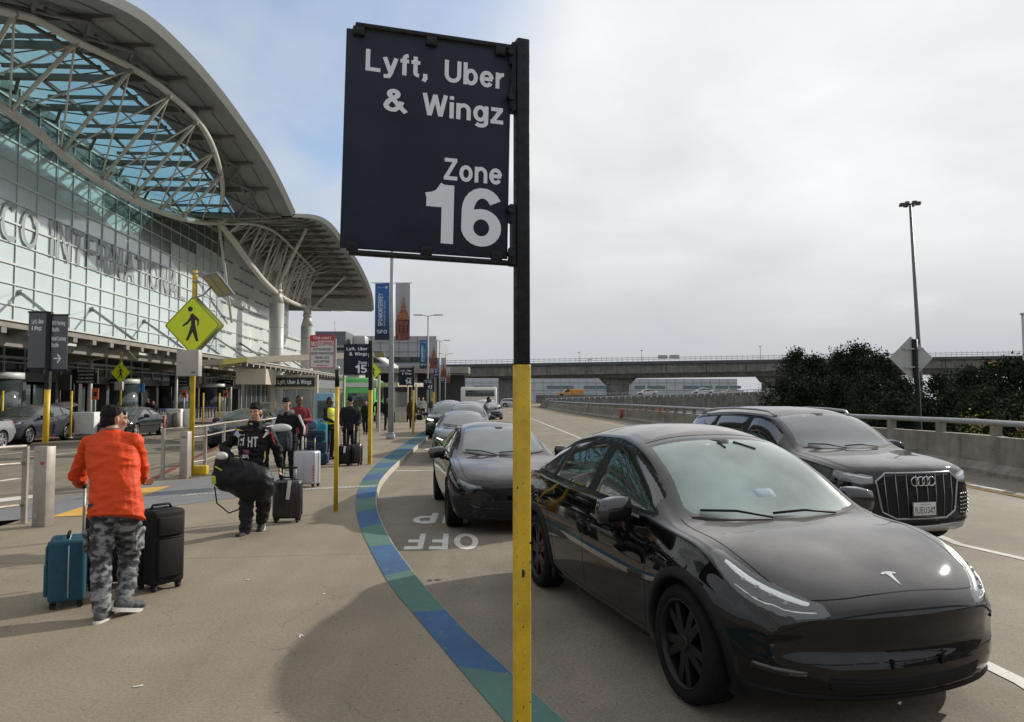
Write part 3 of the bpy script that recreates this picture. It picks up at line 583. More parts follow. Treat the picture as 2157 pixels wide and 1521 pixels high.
# pedestrian crossing signs: yellow diamond, walking figure, control box, solar panel, steel bollard
FIG = [(-.02, .38), (.05, .42), (.12, .36), (.20, .30), (.30, .20), (.285, .0), (.235, .0), (.235, .16), (.165, .20), (.15, .06), (.175, -.02), (.22, -.20), (.29, -.50), (.20, -.53), (.06, -.20), (-.10, -.50), (-.19, -.47), (-.08, -.22), (-.0, .02), (.0, .18), (-.14, .05), (-.32, -.03), (-.33, .02), (-.16, .14), (-.06, .26)]
def ped_sign(b, vs_, S, rz, label, near=True, side=None):
    zt_, zdc, zbt, zbb, zpc = vs_
    t = thing('crossing_sign', label, 'sign', b, rz, 'pedestrian crossing signs')
    r = .055 if near else .05
    mb = MB(); mb.cyl((0, 0, 0), (0, 0, zt_), r, n=16); part('post', mb, m_yel, t)
    pl = MB(); q = [(S * math.cos(R(a)), zdc + S * math.sin(R(a))) for a in (-90, 0, 90, 180)]
    def dia(s, rr=.05):
        o = []
        for a in (-90, 0, 90, 180):
            cx, cz = (s - rr * 1.41) * math.cos(R(a)), (s - rr * 1.41) * math.sin(R(a))
            for j in range(5): aa = R(a - 45 + 22.5 * j); o.append((cx + rr * math.cos(aa), zdc + cz + rr * math.sin(aa)))
        return o
    pl.plate(dia(S), .006, off=(0, -r - .02, 0)); sp_ = part('sign_panel', pl, m_lime, t)
    if near:
        pl = MB(); pl.plate(dia(S), .006, off=(.03, r + .02, 0)); part('rear_panel', pl, m_galv, t)
    a_, b_ = dia(S * .975), dia(S * .945); n_ = len(a_); y0 = -r - .024
    mb = MB(); mb.add([(p[0], y0, p[1]) for p in a_] + [(p[0], y0, p[1]) for p in b_], [(i, (i + 1) % n_, n_ + (i + 1) % n_, n_ + i) for i in range(n_)])
    k = S * 1.0
    tri = geometry.tessellate_polygon([[Vector((p[0], p[1], 0)) for p in FIG]])
    mb.add([(-.04 * k + p[0] * k * .95, y0, zdc + p[1] * k * 1.03 - .01) for p in FIG], [tuple(x) for x in tri])
    mb.add([(-.075 * k + .09 * k * math.cos(a * .393), y0, zdc + .555 * k + .09 * k * math.sin(a * .393)) for a in range(16)], [tuple(range(16))])
    part('walking_figure', mb, m_signblk, sp_)
    mb = MB(); mb.rbox((-.01, -r - .09, (zbt + zbb) / 2), (S * .78, .16, zbt - zbb), .008); bx_ = part('control_box', mb, mat('grey beige enclosure', (.36, .34, .31), .5, noise_s=4, noise_a=.08), t)
    mb = MB(); mb.cyl((-.01 - S * .25, -r - .17, (zbt + zbb) / 2), (-.01 - S * .25, -r - .18, (zbt + zbb) / 2), .012); mb.box((-.01 + S * .22, -r - .173, zbb + .08), (.09, .005, .02)); part('latch', mb, m_signblk, bx_)
    # solar panel on an arm
    sgn = 1
    M = Vector((.42, .62, .70)).to_track_quat('Z', 'Y').to_matrix()
    c = Vector((.46 * S / .58, .05, zpc))
    mb = MB(); mb.box(c, (.62 * S / .58, .55 * S / .58, .035), M=M); so_ = part('solar_panel', mb, m_galv, t)
    mb = MB()
    for s in (-.13, .13): mb.box(c + M @ Vector((s * 2 * S, 0, -.022)), (.20 * S / .58, .40 * S / .58, .006), M=M)
    part('panel_backing', mb, mat('panel backing', (.40, .38, .16), .6), so_)
    mb = MB(); mb.tube([(r, 0, zt_ - .06), (.2, -.02, zt_ - .05), c + M @ Vector((-.2, 0, -.03))], .014); mb.tube([(r, 0, zpc - .42 * S), (.2, 0, zpc - .36 * S), c + M @ Vector((.26, 0, -.03))], .02)
    for zz in (zt_ - .06, zpc - .42 * S, zt_ - .25): mb.cyl((0, 0, zz - .015), (0, 0, zz + .015), r + .006, n=16)
    part('bracket', mb, m_galv, t)
    return t
b = G(402, 1003); Y = b.y; h = lambda v: P(410, v, Y).z
ped_sign(b, (h(570), h(686), h(738), h(793), h(600)), 62 * Y / FPX, R(-6), 'large yellow pedestrian crossing sign with solar panel, nearest of its kind', True)
# its foot: yellow block base, steel box
t = thing('push_button_bollard', 'tall square steel bollard at the foot of the large crossing sign', 'bollard', G(390, 1008), R(-8), 'steel push-button bollards')
k = Y / FPX; mb = MB(); mb.rbox((0, 0, .5), (.17, .17, 1.0), .008); part('casing', mb, m_steel, t); mb = MB(); mb.box((0, -.087, .88), (.09, .004, .02)); part('slot', mb, m_signblk, t)
t = thing('base_block', 'yellow painted concrete block at the foot of the large crossing sign', 'base block', G(412, 1000)); mb = MB(); mb.rbox((0, 0.02, .10), (.46, .30, .2), .02); part('block', mb, m_yel, t)
b = G(252, 905); Y = b.y; h = lambda v: P(252, v, Y).z
ped_sign(b, (h(742), h(785), h(804), h(822), h(748)), 22 * Y / FPX, R(-4), 'small distant yellow crossing sign in front of the terminal doors', False)
b = G(783, 905); Y = b.y; h = lambda v: P(783, v, Y).z
ped_sign(b, (h(742), h(782), h(800), h(818), h(745)), 20 * Y / FPX, R(30), 'yellow crossing sign turned away, half hidden behind the zone 15 sign', False)
# left double sign on black and yellow post + steel bollard + railing
b = G(90, 1108); Y = b.y; h = lambda v: P(98, v, Y).z
t = thing('bollard', 'square steel bollard with the yellow and black sign post rising from it', 'bollard', b, R(-14), 'steel push-button bollards')
mb = MB(); mb.rbox((0, 0, h(940) / 2), (.21, .15, h(940)), .006); part('casing', mb, m_steel, t)
mb = MB(); mb.box((.04, -.078, h(975)), (.05, .004, .04)); part('label_plate', mb, m_red, t); mb = MB(); mb.box((-.05, -.078, h(1085)), (.06, .004, .07)); mb.box((-.05, -.078, h(950)), (.06, .004, .02)); part('grille', mb, m_galv, t)
b2 = P(95, 940, Y + .1); b2.z = 0
t = thing('direction_sign', 'grey double direction sign on a yellow and black post above the steel bollard', 'sign', b2, 0)
mb = MB(); mb.tube([(0, 0, h(935)), (.008, 0, h(820))], .045, 4); part('yellow_post', mb, m_yel, t)
mb = MB(); mb.box((.012, 0, (h(820) + h(655)) / 2), (.06, .06, h(655) - h(820))); part('black_post', mb, m_black, t)
m_sgrey = mat('grey sign sheet', (.075, .082, .095), .4)
for s, (ua, ub) in ((-1, (60, 99)), (1, (107, 143))):
    xa_, xb_ = P(ua, 700, b2.y).x - b2.x, P(ub, 700, b2.y).x - b2.x; dz = -.0 if s < 0 else -.02
    za_, zb_ = h(774) + dz, h(657) + dz * 2; pl = MB(); M = Matrix.Rotation(R(-10 if s < 0 else 12), 3, 'Z')
    pl.plate([(xa_, za_), (xb_, za_), (xb_, zb_), (xa_, zb_)], .008); sp_ = part('sign_panel', pl, m_sgrey, t)
    mb = MB(); w_ = xb_ - xa_; hh = zb_ - za_
    if s < 0:
        text(mb, 'Lyft, Uber', xa_ + w_ * .18, xa_ + w_ * .82, zb_ - hh * .20, zb_ - hh * .12, off=(0, -.006, 0), keep='base'); text(mb, '& Wingz', xa_ + w_ * .18, xa_ + w_ * .72, zb_ - hh * .32, zb_ - hh * .24, off=(0, -.006, 0), keep='base')
    else:
        for i, (s_, a, ww) in enumerate((('SFO Parking', .10, .76), ('Shuttle', .22, .42), ('', .36, .4), ('Hotel Courtesy', .39, .85), ('Shuttle', .51, .42))):
            if s_: text(mb, s_, xa_ + w_ * .08, xa_ + w_ * (.08 + ww), zb_ - hh * (a + .08), zb_ - hh * a, off=(0, -.006, 0), keep='base')
        x_, z_ = xa_ + w_ * .60, zb_ - hh * .80
        mb.add([(x_ - .09, -.006, z_ - .008), (x_, -.006, z_ - .008), (x_, -.006, z_ + .008), (x_ - .09, -.006, z_ + .008)], [(0, 1, 2, 3)])
        for q in (1, -1): mb.add([(x_ - .045, -.006, z_ + q * .055), (x_ - .030, -.006, z_ + q * .065), (x_ + .018, -.006, z_), (x_ - .005, -.006, z_)], [(0, 1, 2, 3)])
    part('lettering', mb, m_letter, sp_)
    for zq in (zb_ + .01, za_ - .01): mb = MB(); mb.cyl((xa_ - .01, 0, zq), (xb_ + .01, 0, zq), .012); part('frame_bar', mb, m_black, t)
# steel railings
def railing(label, pts, h=1.05, rad=.024):
    t = thing('railing', label, 'railing', pts[0], 0, 'steel railings along the island edge')
    o = pts[0]; pr = [p - o for p in pts]
    for p in pr:
        mb = MB(); mb.box((p.x, p.y, h / 2), (.07, .045, h)); mb.box((p.x, p.y, .006), (.13, .10, .012)); part('post', mb, m_steel, t)
    for hh, rr in ((h, rad), (h * .78, rad * .8), (h * .24, rad * .8)):
        mb = MB(); mb.tube([p + Vector((0, 0, hh)) for p in pr], rr); part('rail', mb, m_steel, t)
railing('steel railing at the left edge of the photo beside the square bollard', [G(50, 1102), G(-80, 1120), G(-330, 1150)])
railing('steel railing passing behind the large yellow crossing sign', [G(342, 1010), G(431, 992), G(470, 975), G(520, 958)])
railing('steel railing behind the man with the duffel bag', [G(545, 962), G(600, 940), G(640, 928)])
# ================================================================== TERMINAL
m_glass = mat('terminal frosted glass', (.50, .585, .60), .12, coat=.6, noise_s=.25, noise_a=.10, coatr=.02)
m_frit = mat('white fritted glass panel', (.56, .60, .58), .3, coat=.3, noise_s=.2, noise_a=.06)
m_dglass = mat('dark storefront glass', (.035, .050, .052), .06, coat=1.0)
m_spand = mat('shaded spandrel and vent grey', (.10, .125, .125), .2, coat=.4)  # dark panel tone, with the roof's shadow on the wall mixed in
m_mull = mat('white aluminium mullion', (.52, .55, .53), .4)
m_twhite = mat('white painted truss steel', (.47, .46, .42), .5, noise_s=1.5, noise_a=.10)
m_rib = mat('grey roof beam', (.15, .15, .14), .6, noise_s=2, noise_a=.15)
m_soff = mat('corrugated roof soffit', (.22, .235, .235), .65, noise_s=.6, noise_a=.12)
m_roofm = mat('metal roof edge', (.30, .315, .315), .45, .3)
def tinted(name, col, gl=.12):
    m = bpy.data.materials.new(name); m.use_nodes = True; t = m.node_tree; t.nodes.clear(); o = t.nodes.new('ShaderNodeOutputMaterial'); mx = t.nodes.new('ShaderNodeMixShader'); tr = t.nodes.new('ShaderNodeBsdfTransparent'); g_ = t.nodes.new('ShaderNodeBsdfGlossy')
    tr.inputs[0].default_value = (*col, 1); g_.inputs['Roughness'].default_value = .05; mx.inputs[0].default_value = gl; t.links.new(tr.outputs[0], mx.inputs[1]); t.links.new(g_.outputs[0], mx.inputs[2]); t.links.new(mx.outputs[0], o.inputs[0]); return m
m_sky = tinted('skylight glass', (.38, .64, .67))
TB = thing('terminal_building', 'large airport terminal with frosted glass front and long arching white truss roof', 'airport terminal')
D0 = -23.0
def tpart(name, mb, m, parent=None, **k): return part(name, mb, m, parent or TB, **k)
# --- glass front, z from 4.2 up to under the roof
ZB = 4.3; dS = 1.72; dZ = 1.02; S0, S1 = 14.0, 108.0
eave_d = -13.05
E_px = [(120, -75), (200, -28), (265, 0), (319, 33), (371, 80), (419, 130), (471, 193), (519, 260), (556, 315), (590, 375), (623, 447)]
E_ = [WP(u, v, eave_d) for u, v in E_px]
def interp(tab, s):
    if s <= tab[0][0]: a, b = tab[0], tab[1]
    elif s >= tab[-1][0]: a, b = tab[-2], tab[-1]
    else:
        for i in range(len(tab) - 1):
            if tab[i][0] <= s <= tab[i + 1][0]: a, b = tab[i], tab[i + 1]; break
    return a[1] + (b[1] - a[1]) * (s - a[0]) / (b[0] - a[0])
def smoothtab(tab, it=2):
    for _ in range(it):
        o = [tab[0]]
        for a, b in zip(tab, tab[1:]): o += [(a[0] * .75 + b[0] * .25, a[1] * .75 + b[1] * .25), (a[0] * .25 + b[0] * .75, a[1] * .25 + b[1] * .75)]
        tab = o + [tab[-1]]
    return tab
E1 = smoothtab([(12, 12.6), (17, 14.2)] + E_[1:])
E2 = smoothtab([WP(u, v, eave_d) for u, v in ((623, 450), (660, 451), (686, 460), (708, 480), (735, 522), (752, 545), (768, 575), (779, 600), (786, 625), (788, 652))])
SJ = E_[-1][0]
def roofz(s): return interp(E1, s) if s < SJ else interp(E2, s)
g = MB(); f2 = MB(); fr = MB(); sp_ = MB()
ns = int((S1 - S0) / dS)
for i in range(ns):
    s0, s1 = S0 + i * dS, S0 + (i + 1) * dS
    top = min(roofz((s0 + s1) / 2) - .3, 17.5) if s0 < 92 else 9.5
    nz_ = int((top - ZB) / dZ)
    for j in range(nz_ + 1):
        z0, z1 = ZB + j * dZ, min(ZB + (j + 1) * dZ, top)
        if z1 - z0 < .1: continue
        tgt = f2 if s0 > 67.5 else (sp_ if z1 > top - 2.2 else g)  # top rows darker: spandrel panels plus roof shadow painted into their colour
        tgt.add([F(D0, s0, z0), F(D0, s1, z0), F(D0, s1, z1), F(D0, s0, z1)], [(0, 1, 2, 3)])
tpart('glass_wall', g, m_glass); tpart('fritted_wall', f2, m_frit); tpart('shaded_spandrel_wall', sp_, m_spand)
mu = MB(); mh = MB()
Mz = Matrix.Rotation(PH, 3, 'Z')
for i in range(ns + 1):
    s = S0 + i * dS
    if s > 67.5 and i % 1: continue
    top = min(roofz(s) - .3, 17.5) if s < 92 else 9.5
    if s < 67.5: mu.box(F(D0 + .04, s, (ZB + top) / 2), (.06, .05, top - ZB), M=Mz)
j = 0
while ZB + j * dZ < 17.4:
    z = ZB + j * dZ; a, b = S0, S0
    # contiguous spans below the roof line
    s = S0; st = None
    while s <= 67.5:
        ok = z < min(roofz(s) - .3, 17.5)
        if ok and st is None: st = s
        if (not ok or s + 1 > 67.5) and st is not None:
            mh.box(F(D0 + .05, (st + s) / 2, z), (.08, s - st, .05 if j % 2 else .095), M=Mz); st = None
        s += 1.0
    j += 1
for j in range(9):
    z = ZB + .9 + j * 1.35; s = 68.0; k = 0
    while s < 106:
        if z < (roofz(s) - .3 if s < 92 else 9.4):
            mh.box(F(D0 + .05, s + .8, z), (.06, 1.7, .02), M=Mz)
            if (k + j) % 2: sp = 1
        s += 1.72; k += 1
tpart('mullion', mu, m_mull); tpart('mullion', mh, m_mull)
lv = MB()
for j in range(8):
    z = ZB + .75 + j * 1.35; s = 68.3; k = 0
    while s < 106:
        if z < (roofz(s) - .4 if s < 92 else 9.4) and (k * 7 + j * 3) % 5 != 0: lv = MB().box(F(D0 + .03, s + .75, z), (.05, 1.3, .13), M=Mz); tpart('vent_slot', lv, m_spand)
        s += 1.72; k += 1
# lettering high on the glass
m_glet = mat('grey glass lettering', (.26, .285, .295), .4)
Mf = Matrix(((-SF, -CF, 0), (CF, -SF, 0), (0, 0, 1)))         # local x -> along s, local -y -> towards the road
def flet(txt, sa, sb, z0, z1):
    mb = MB(); text(mb, txt, 0, sb - sa, 0, z1 - z0, M=Mf, off=F(D0 + .10, sa, z0), th=.01, bold=.0, keep='base'); tpart('lettering', mb, m_glet)
# heights from the photograph: letters 455..530 at the left edge
sL, zt1 = WP(0, 452, D0); sL, zb1 = WP(0, 528, D0); sN0, _ = WP(104, 500, D0); sN1, _ = WP(388, 600, D0)
zt1 = WP(230, 513, D0)[1]; zb1 = WP(230, 583, D0)[1]
flet('INTERNATIONAL', sN0, sN1, zb1, zt1)
sC, _ = WP(76, 500, D0); flet('SAN FRANCISCO', sC - (sN1 - sN0) * .98, sC, zb1, zt1)
# --- ground level front
gm = MB(); gd = MB(); gw = MB(); rr = random.Random(3)
s = S0; i = 0
while s < S1:
    gd.add([F(D0 - .4, s, 0), F(D0 - .4, s + 3.44, 0), F(D0 - .4, s + 3.44, ZB), F(D0 - .4, s, ZB)], [(0, 1, 2, 3)])
    gm.box(F(D0 - .35, s, ZB / 2), (.08, .07, ZB), M=Mz); gm.box(F(D0 - .35, s + 1.72, ZB / 2), (.06, .05, ZB), M=Mz)
    s += 3.44
gm.box(F(D0 - .33, (S0 + S1) / 2, 3.75), (.12, S1 - S0, .14), M=Mz); gm.box(F(D0 - .33, (S0 + S1) / 2, 3.5), (.10, S1 - S0, .06), M=Mz)
tpart('storefront_glass', gd, m_dglass); tpart('storefront_frame', gm, m_mull)
m_dk = mat('dark bronze door surround', (.03, .03, .03), .5)
for s, w in ((33.2, 3.6), (39.6, 3.0), (45, 3.2), (52, 3.6), (60, 3.4), (70, 4)):
    mb = MB(); mb.box(F(D0 + .1, s - w / 2, 1.35), (1.1, .35, 2.7), M=Mz); mb.box(F(D0 + .1, s + w / 2, 1.35), (1.1, .35, 2.7), M=Mz); mb.box(F(D0 + .1, s, 2.75), (1.14, w + .3, .45), M=Mz)
    dd = tpart('door_surround', mb, m_dk)
    for q in (-.26, .26):
        mb = MB(); mb.box(F(D0 + .15, s + q * w, 1.2), (.05, w * .44, 2.35), M=Mz); part('sliding_door', mb, m_dglass, dd)
for s in (36.2, 48.5, 57, 65):
    mb = MB(); mb.cyl(F(D0 + .55, s, 0), F(D0 + .55, s, 2.6), 1.0, n=20); tpart('revolving_door', mb, m_dglass)
    mb = MB(); mb.cyl(F(D0 + .55, s, 2.6), F(D0 + .55, s, 2.9), 1.08, n=20); tpart('door_canopy', mb, m_mull)
# --- concrete canopy over the kerb
cz = WP(0, 672, -19.0)[1]; Cd = -19.0
mb = MB()
def fbox(mb, d0, d1, s0, s1, z0, z1): mb.box(F((d0 + d1) / 2, (s0 + s1) / 2, (z0 + z1) / 2), (abs(d1 - d0), abs(s1 - s0), z1 - z0), M=Mz)
fbox(mb, -19.0, D0 + .03, 10, 112, cz - .28, cz); fbox(mb, -19.9, -20.5, 10, 112, cz - .95, cz - .28)
can = tpart('canopy_slab', mb, m_conc)
for k in range(56): mb = MB(); fbox(mb, -19.02, -19.85, 11 + k * 1.8, 11.35 + k * 1.8, cz - .52, cz - .28); tpart('canopy_rib', mb, m_conc)
for s in (18, 30, 42, 54, 66, 78, 90):
    mb = MB(); n_ = 0
    vs = [F(-20.2, s - .35, cz - .95), F(-20.2, s + .35, cz - .95), F(D0 + .1, s + .35, cz - 1.35), F(D0 + .1, s - .35, cz - 1.35), F(-20.2, s - .35, cz - .3), F(-20.2, s + .35, cz - .3), F(D0 + .1, s + .35, cz - .3), F(D0 + .1, s - .35, cz - .3)]
    mb.add(vs, [(0, 1, 2, 3), (0, 1, 5, 4), (1, 2, 6, 5), (2, 3, 7, 6), (3, 0, 4, 7)]); tpart('canopy_beam', mb, m_conc)
    mb = MB(); mb.cyl(F(-21.4, s + .6, 0), F(-21.4, s + .6, cz - .9), .11, n=14); tpart('canopy_post', mb, m_twhite)
mb = MB(); fbox(mb, -19.01, -18.9, 10, 112, cz - .02, cz + .05); tpart('canopy_flashing', mb, m_mull)
for k in range(16):
    sE = WP(292, 715, -19.0)[0] + (k - 3) * 6.9 * 1.03
    if sE < 12 or sE > 105: continue
    a = F(-19.1, sE, cz + .02); b = F(D0 + .1, sE + 2.6, cz + 2.15)
    mb = MB(); mb.tube([a, b], .085, 8); mb.ell(b, (.16, .16, .16), 8); mb.box(a, (.3, .3, .12), M=Mz); tpart('canopy_strut', mb, m_galv)
for k in range(8):
    mb = MB(); fbox(mb, -19.4, -19.8, 36 + k * 8, 37.2 + k * 8, cz - .66, cz - .54); tpart('canopy_light', mb, m_mull)

# --- roof: a long arched sheet running back over the building, ribs across it
def roof_sheet(tab, s0, s1, name_d):
    n = 44; up = MB(); lo = MB(); edge = MB(); up.smooth = lo.smooth = edge.smooth = True
    A = []; B = []; C = []; Dd = []
    for i in range(n + 1):
        s = s0 + (s1 - s0) * i / n; z = interp(tab, s)
        A.append(F(eave_d, s, z)); B.append(F(-62, s, z + .25)); C.append(F(eave_d - .3, s, z - .28)); Dd.append(F(-62, s, z - .05))
    up.add(A + B, [(i, i + 1, n + 2 + i, n + 1 + i) for i in range(n)])
    edge.add(A + C, [(i, i + 1, n + 2 + i, n + 1 + i) for i in range(n)])
    r = tpart('roof', up, m_roofm); part('roof_edge', edge, m_roofm, r)
    # soffit in strips: solid at the eave, glass skylight band, solid again
    for a, b, m_, nm in ((eave_d - .3, -18.6, m_soff, 'soffit'), (-18.6, -26.5, None, 'skylight'), (-26.5, -62, m_soff, 'soffit')):
        if m_ is None and name_d == 2: m_ = m_soff; nm = 'soffit'
        q = MB(); q.smooth = True
        aa = [F(a, s0 + (s1 - s0) * i / n, interp(tab, s0 + (s1 - s0) * i / n) - .28) for i in range(n + 1)]
        bb = [F(b, s0 + (s1 - s0) * i / n, interp(tab, s0 + (s1 - s0) * i / n) - .2) for i in range(n + 1)]
        if m_ is None: continue
        q.add(aa + bb, [(i, i + 1, n + 2 + i, n + 1 + i) for i in range(n)]); part(nm, q, m_, r)
    return r
# first bay has a skylight opening: build its top in strips
def roof_bay1():
    n = 56; s0, s1 = 12.0, SJ; r = None
    def strip(da, db, oz, m_, nm, parent=None):
        q = MB(); q.smooth = True
        aa = [F(da, s0 + (s1 - s0) * i / n, interp(E1, s0 + (s1 - s0) * i / n) + oz) for i in range(n + 1)]
        bb = [F(db, s0 + (s1 - s0) * i / n, interp(E1, s0 + (s1 - s0) * i / n) + oz) for i in range(n + 1)]
        q.add(aa + bb, [(i, i + 1, n + 2 + i, n + 1 + i) for i in range(n)]); return part(nm, q, m_, parent or TB)
    r = strip(eave_d, -17.3, 0, m_roofm, 'roof'); strip(eave_d - .25, -17.3, -.3, m_soff, 'soffit', r)
    q = MB(); q.smooth = True
    aa = [F(eave_d, s0 + (s1 - s0) * i / n, interp(E1, s0 + (s1 - s0) * i / n)) for i in range(n + 1)]; bb = [F(eave_d - .25, s0 + (s1 - s0) * i / n, interp(E1, s0 + (s1 - s0) * i / n) - .3) for i in range(n + 1)]
    q.add(aa + bb, [(i, i + 1, n + 2 + i, n + 1 + i) for i in range(n)]); part('roof_edge', q, m_roofm, r)
    sk = strip(-17.3, -25.2, -.12, m_sky, 'skylight')
    strip(-25.2, -60, 0, m_roofm, 'roof'); strip(-25.2, -60, -.3, m_soff, 'soffit', r)
    # glazing bars, chevrons as in the photograph
    gb = MB(); s = 14.0
    while s < SJ - .5:
        for a, b in ((0, 1), (1, 0)):
            p0 = F(-17.3 if a == 0 else -21.2, s, interp(E1, s) - .18); s2 = s + 1.5; p1 = F(-21.2 if a == 0 else -25.2, s2 if a == 0 else s, interp(E1, s2 if a == 0 else s) - .18)
            gb.tube([F(-17.3, s, interp(E1, s) - .2), F(-21.2, s + 1.3, interp(E1, s + 1.3) - .2), F(-25.2, s, interp(E1, s) - .2)], .04, 4)
            break
        s += 1.45
    for d in (-17.3, -19.2, -21.2, -23.2, -25.2): gb.tube([F(d, 12 + (SJ - 12) * i / 30, interp(E1, 12 + (SJ - 12) * i / 30) - .2) for i in range(31)], .07, 4)
    part('glazing_bar', gb, m_rib, sk)
    return r
RO1 = roof_bay1(); RO2 = roof_sheet(E2, SJ + .02, E2[-1][0], 2)
# soffit seams
mb = MB()
for d in (-14.3, -15.4, -16.5): mb.tube([F(d, 14 + (SJ - 14) * i / 30, interp(E1, 14 + (SJ - 14) * i / 30) - .33) for i in range(31)], .035, 4)
part('soffit_seam', mb, m_rib, RO1)
ribS = []
def rib(s, z, d0, d1, deep=.40):
    mb = MB(); n = 8; vs = []
    prof = [(d0, .16), (d0 - 1.5, .30), (d0 - 3.6, deep), (-17.6, deep), (-19.0, .26), (d1, .26)]
    for d, h_ in prof:
        for q in (-.15, .15): vs += [F(d, s + q, z - .30), F(d, s + q, z - .30 - h_)]
    fs = []
    for i in range(len(prof) - 1):
        a = i * 4; b = a + 4; fs += [(a, b, b + 1, a + 1), (a + 2, a + 3, b + 3, b + 2), (a + 1, b + 1, b + 3, a + 3), (a, a + 2, b + 2, b)]
    fs += [(0, 1, 3, 2)]; mb.add(vs, fs); tpart('roof_beam', mb, m_rib)
RIB = [WP(u, v, eave_d - 1.1)[0] for u, v in ((234, 4), (318, 65), (389, 126), (445, 184), (491, 239), (530, 295), (562, 349), (590, 402), (612, 447))]
RIB = [RIB[0] - 7.2, RIB[0] - 3.6] + RIB
for s in RIB: rib(s, roofz(s), eave_d - 1.0, -34)
for a, b in zip(RIB, RIB[1:]):
    mb = MB(); za, zb = roofz(a) - .62, roofz(b) - .62
    pts = [(F(-14.9, a, za), F(-17.2, b, zb)), (F(-17.2, a, za), F(-14.9, b, zb)), (F(-17.25, a, za - .1), F(-17.25, b, zb - .1)), (F(-15.6, (a + b) / 2, (za + zb) / 2 + .1), F(-15.6, b, zb)),
           (F(-22, a, za), F(-24.5, b, zb)), (F(-24.5, a, za), F(-22, b, zb)), (F(-26, a, za), F(-28, b, zb)), (F(-20.8, a, za), F(-20.8, b, zb))]
    for p, q in pts: mb.tube([p, q], .085, 6)
    mb.box(F(-19.4, (a + b) / 2, (za + zb) / 2), (4.4, .14, .16), M=Mz)
    tpart('cross_bracing', mb, m_rib)
s = SJ + 1.3
while s < E2[-1][0]:
    rib(s, roofz(s), eave_d - .8, -30, .34); s += 2.35
mb = MB()
s = SJ + 1.3; 
while s + 2.3 < E2[-1][0]:
    mb.tube([F(-14.5, s, roofz(s) - .6), F(-17, s + 2.3, roofz(s + 2.3) - .6)], .06, 5); mb.tube([F(-17, s, roofz(s) - .6), F(-14.5, s + 2.3, roofz(s + 2.3) - .6)], .06, 5); s += 2.35
tpart('cross_bracing', mb, m_rib)

# --- the near lens truss: bottom chord, front and rear top chords, web
Td = -20.0
def pl_pt(u, v, d): s, z = WP(u, v, d); return F(d, s, z)
bot_px = [(-190, 90), (-90, 160), (0, 220), (74, 273), (127, 320), (210, 382), (280, 420), (340, 446), (390, 461), (430, 468), (460, 468)]
BOT = [WP(u, v, Td) for u, v in bot_px]; node = F(Td, *BOT[-1])
mb = MB(); bp = spl([F(Td, s, z) for s, z in BOT], 5); mb.tube(bp, .21, 12); tpart('bottom_chord', mb, m_twhite)
TOP_px = [(-110, -10, 20.6), (-55, 2, 22.6), (0, 22, 24.6), (74, 41, 26.6), (156, 85, 28.9), (215, 112, 31.0), (274, 141, 32.8), (318, 168, 34.3), (356, 197, 35.6), (415, 252, 38.8), (452, 319, 42.0), (469, 400, 48.2), (460, 462, 54.6)]
TOP = []
for u, v, Y in TOP_px: TOP.append(P(u, v, Y))
TOP[-1] = node.copy()
tp = spl(TOP, 5); mb = MB(); mb.tube(tp, .15, 12); tpart('top_chord', mb, m_twhite)
REAR = []
for p in TOP[:-1]:
    s = -p.x * SF + p.y * CF; REAR.append(F(-24.0, s, roofz(s) - .95))
REAR.append(node.copy()); mb = MB(); mb.tube(spl(REAR, 4), .13, 10); tpart('top_chord', mb, m_twhite)
def chord_at(arr, s):
    best = min(arr, key=lambda p: abs((-p.x * SF + p.y * CF) - s)); return best
rp = spl(REAR, 4)
tops = TOP[1:-1]
bots_px = [(-60, 180), (20, 236), (127, 322), (211, 383), (277, 421), (334, 445), (384, 460), (424, 467)]
bots = [F(Td, *WP(u, v, Td)) for u, v in bots_px]
tnode = [P(u, v, Y) for u, v, Y in ((-60, 2, 22.4), (30, 30, 25.4), (158, 92, 29), (274, 148, 32.8), (356, 203, 35.6), (412, 258, 38.8), (448, 322, 42), (463, 372, 45))]
for i, b_ in enumerate(bots):
    for j, rad in ((i, .045), (i + 1, .095), (i + 2, .045)):
        if 0 <= j < len(tnode):
            mb = MB(); mb.tube([b_, tnode[j]], rad, 8); mb.ell(tnode[j], (.16, .16, .16), 8); tpart('truss_strut', mb, m_twhite)
    sb = -b_.x * SF + b_.y * CF
    for ds, rad in ((-3.2, .05), (0, .06), (3.0, .05)):
        mb = MB(); mb.tube([b_, chord_at(rp, sb + ds)], rad, 6); tpart('truss_strut', mb, m_twhite)
# second truss further inside, seen through the first
mb = MB(); off = F(-7.5, 0, 0) - F(0, 0, 0)
t2 = tpart('inner_truss', MB().tube([p + off + Vector((0, 0, .4)) for p in bp], .16, 8), m_twhite)
for i, b_ in enumerate(bots):
    for ds in (-4.5, -1.5, 1.5, 4.5):
        s = -b_.x * SF + b_.y * CF + ds
        if s < SJ + 2: part('truss_strut', MB().tube([b_ + off + Vector((0, 0, .4)), F(-28 + (ds > 0) * 2, s, roofz(s) - .8)], .05, 5), m_twhite, t2)
# --- second truss over the two columns
col1 = F(Td, *WP(583, 640, Td)); col2 = F(Td, *WP(647, 688, Td))
ch2 = [(460, 468), (490, 505), (519, 545), (550, 585), (577, 612), (592, 624), (615, 637), (640, 645), (660, 648), (690, 652), (715, 655), (738, 657)]
CH2 = [F(Td, *WP(u, v, Td)) for u, v in ch2]
mb = MB(); mb.tube(spl(CH2[:6], 4), .26, 12); tpart('bottom_chord', mb, m_twhite)
mb = MB(); mb.tube(spl(CH2[5:9], 4), .22, 12); tpart('bottom_chord', mb, m_twhite)
mb = MB(); mb.tube([CH2[8], CH2[9], CH2[10], CH2[11]], [.18, .14, .10, .06], 10); tpart('bottom_chord', mb, m_twhite)
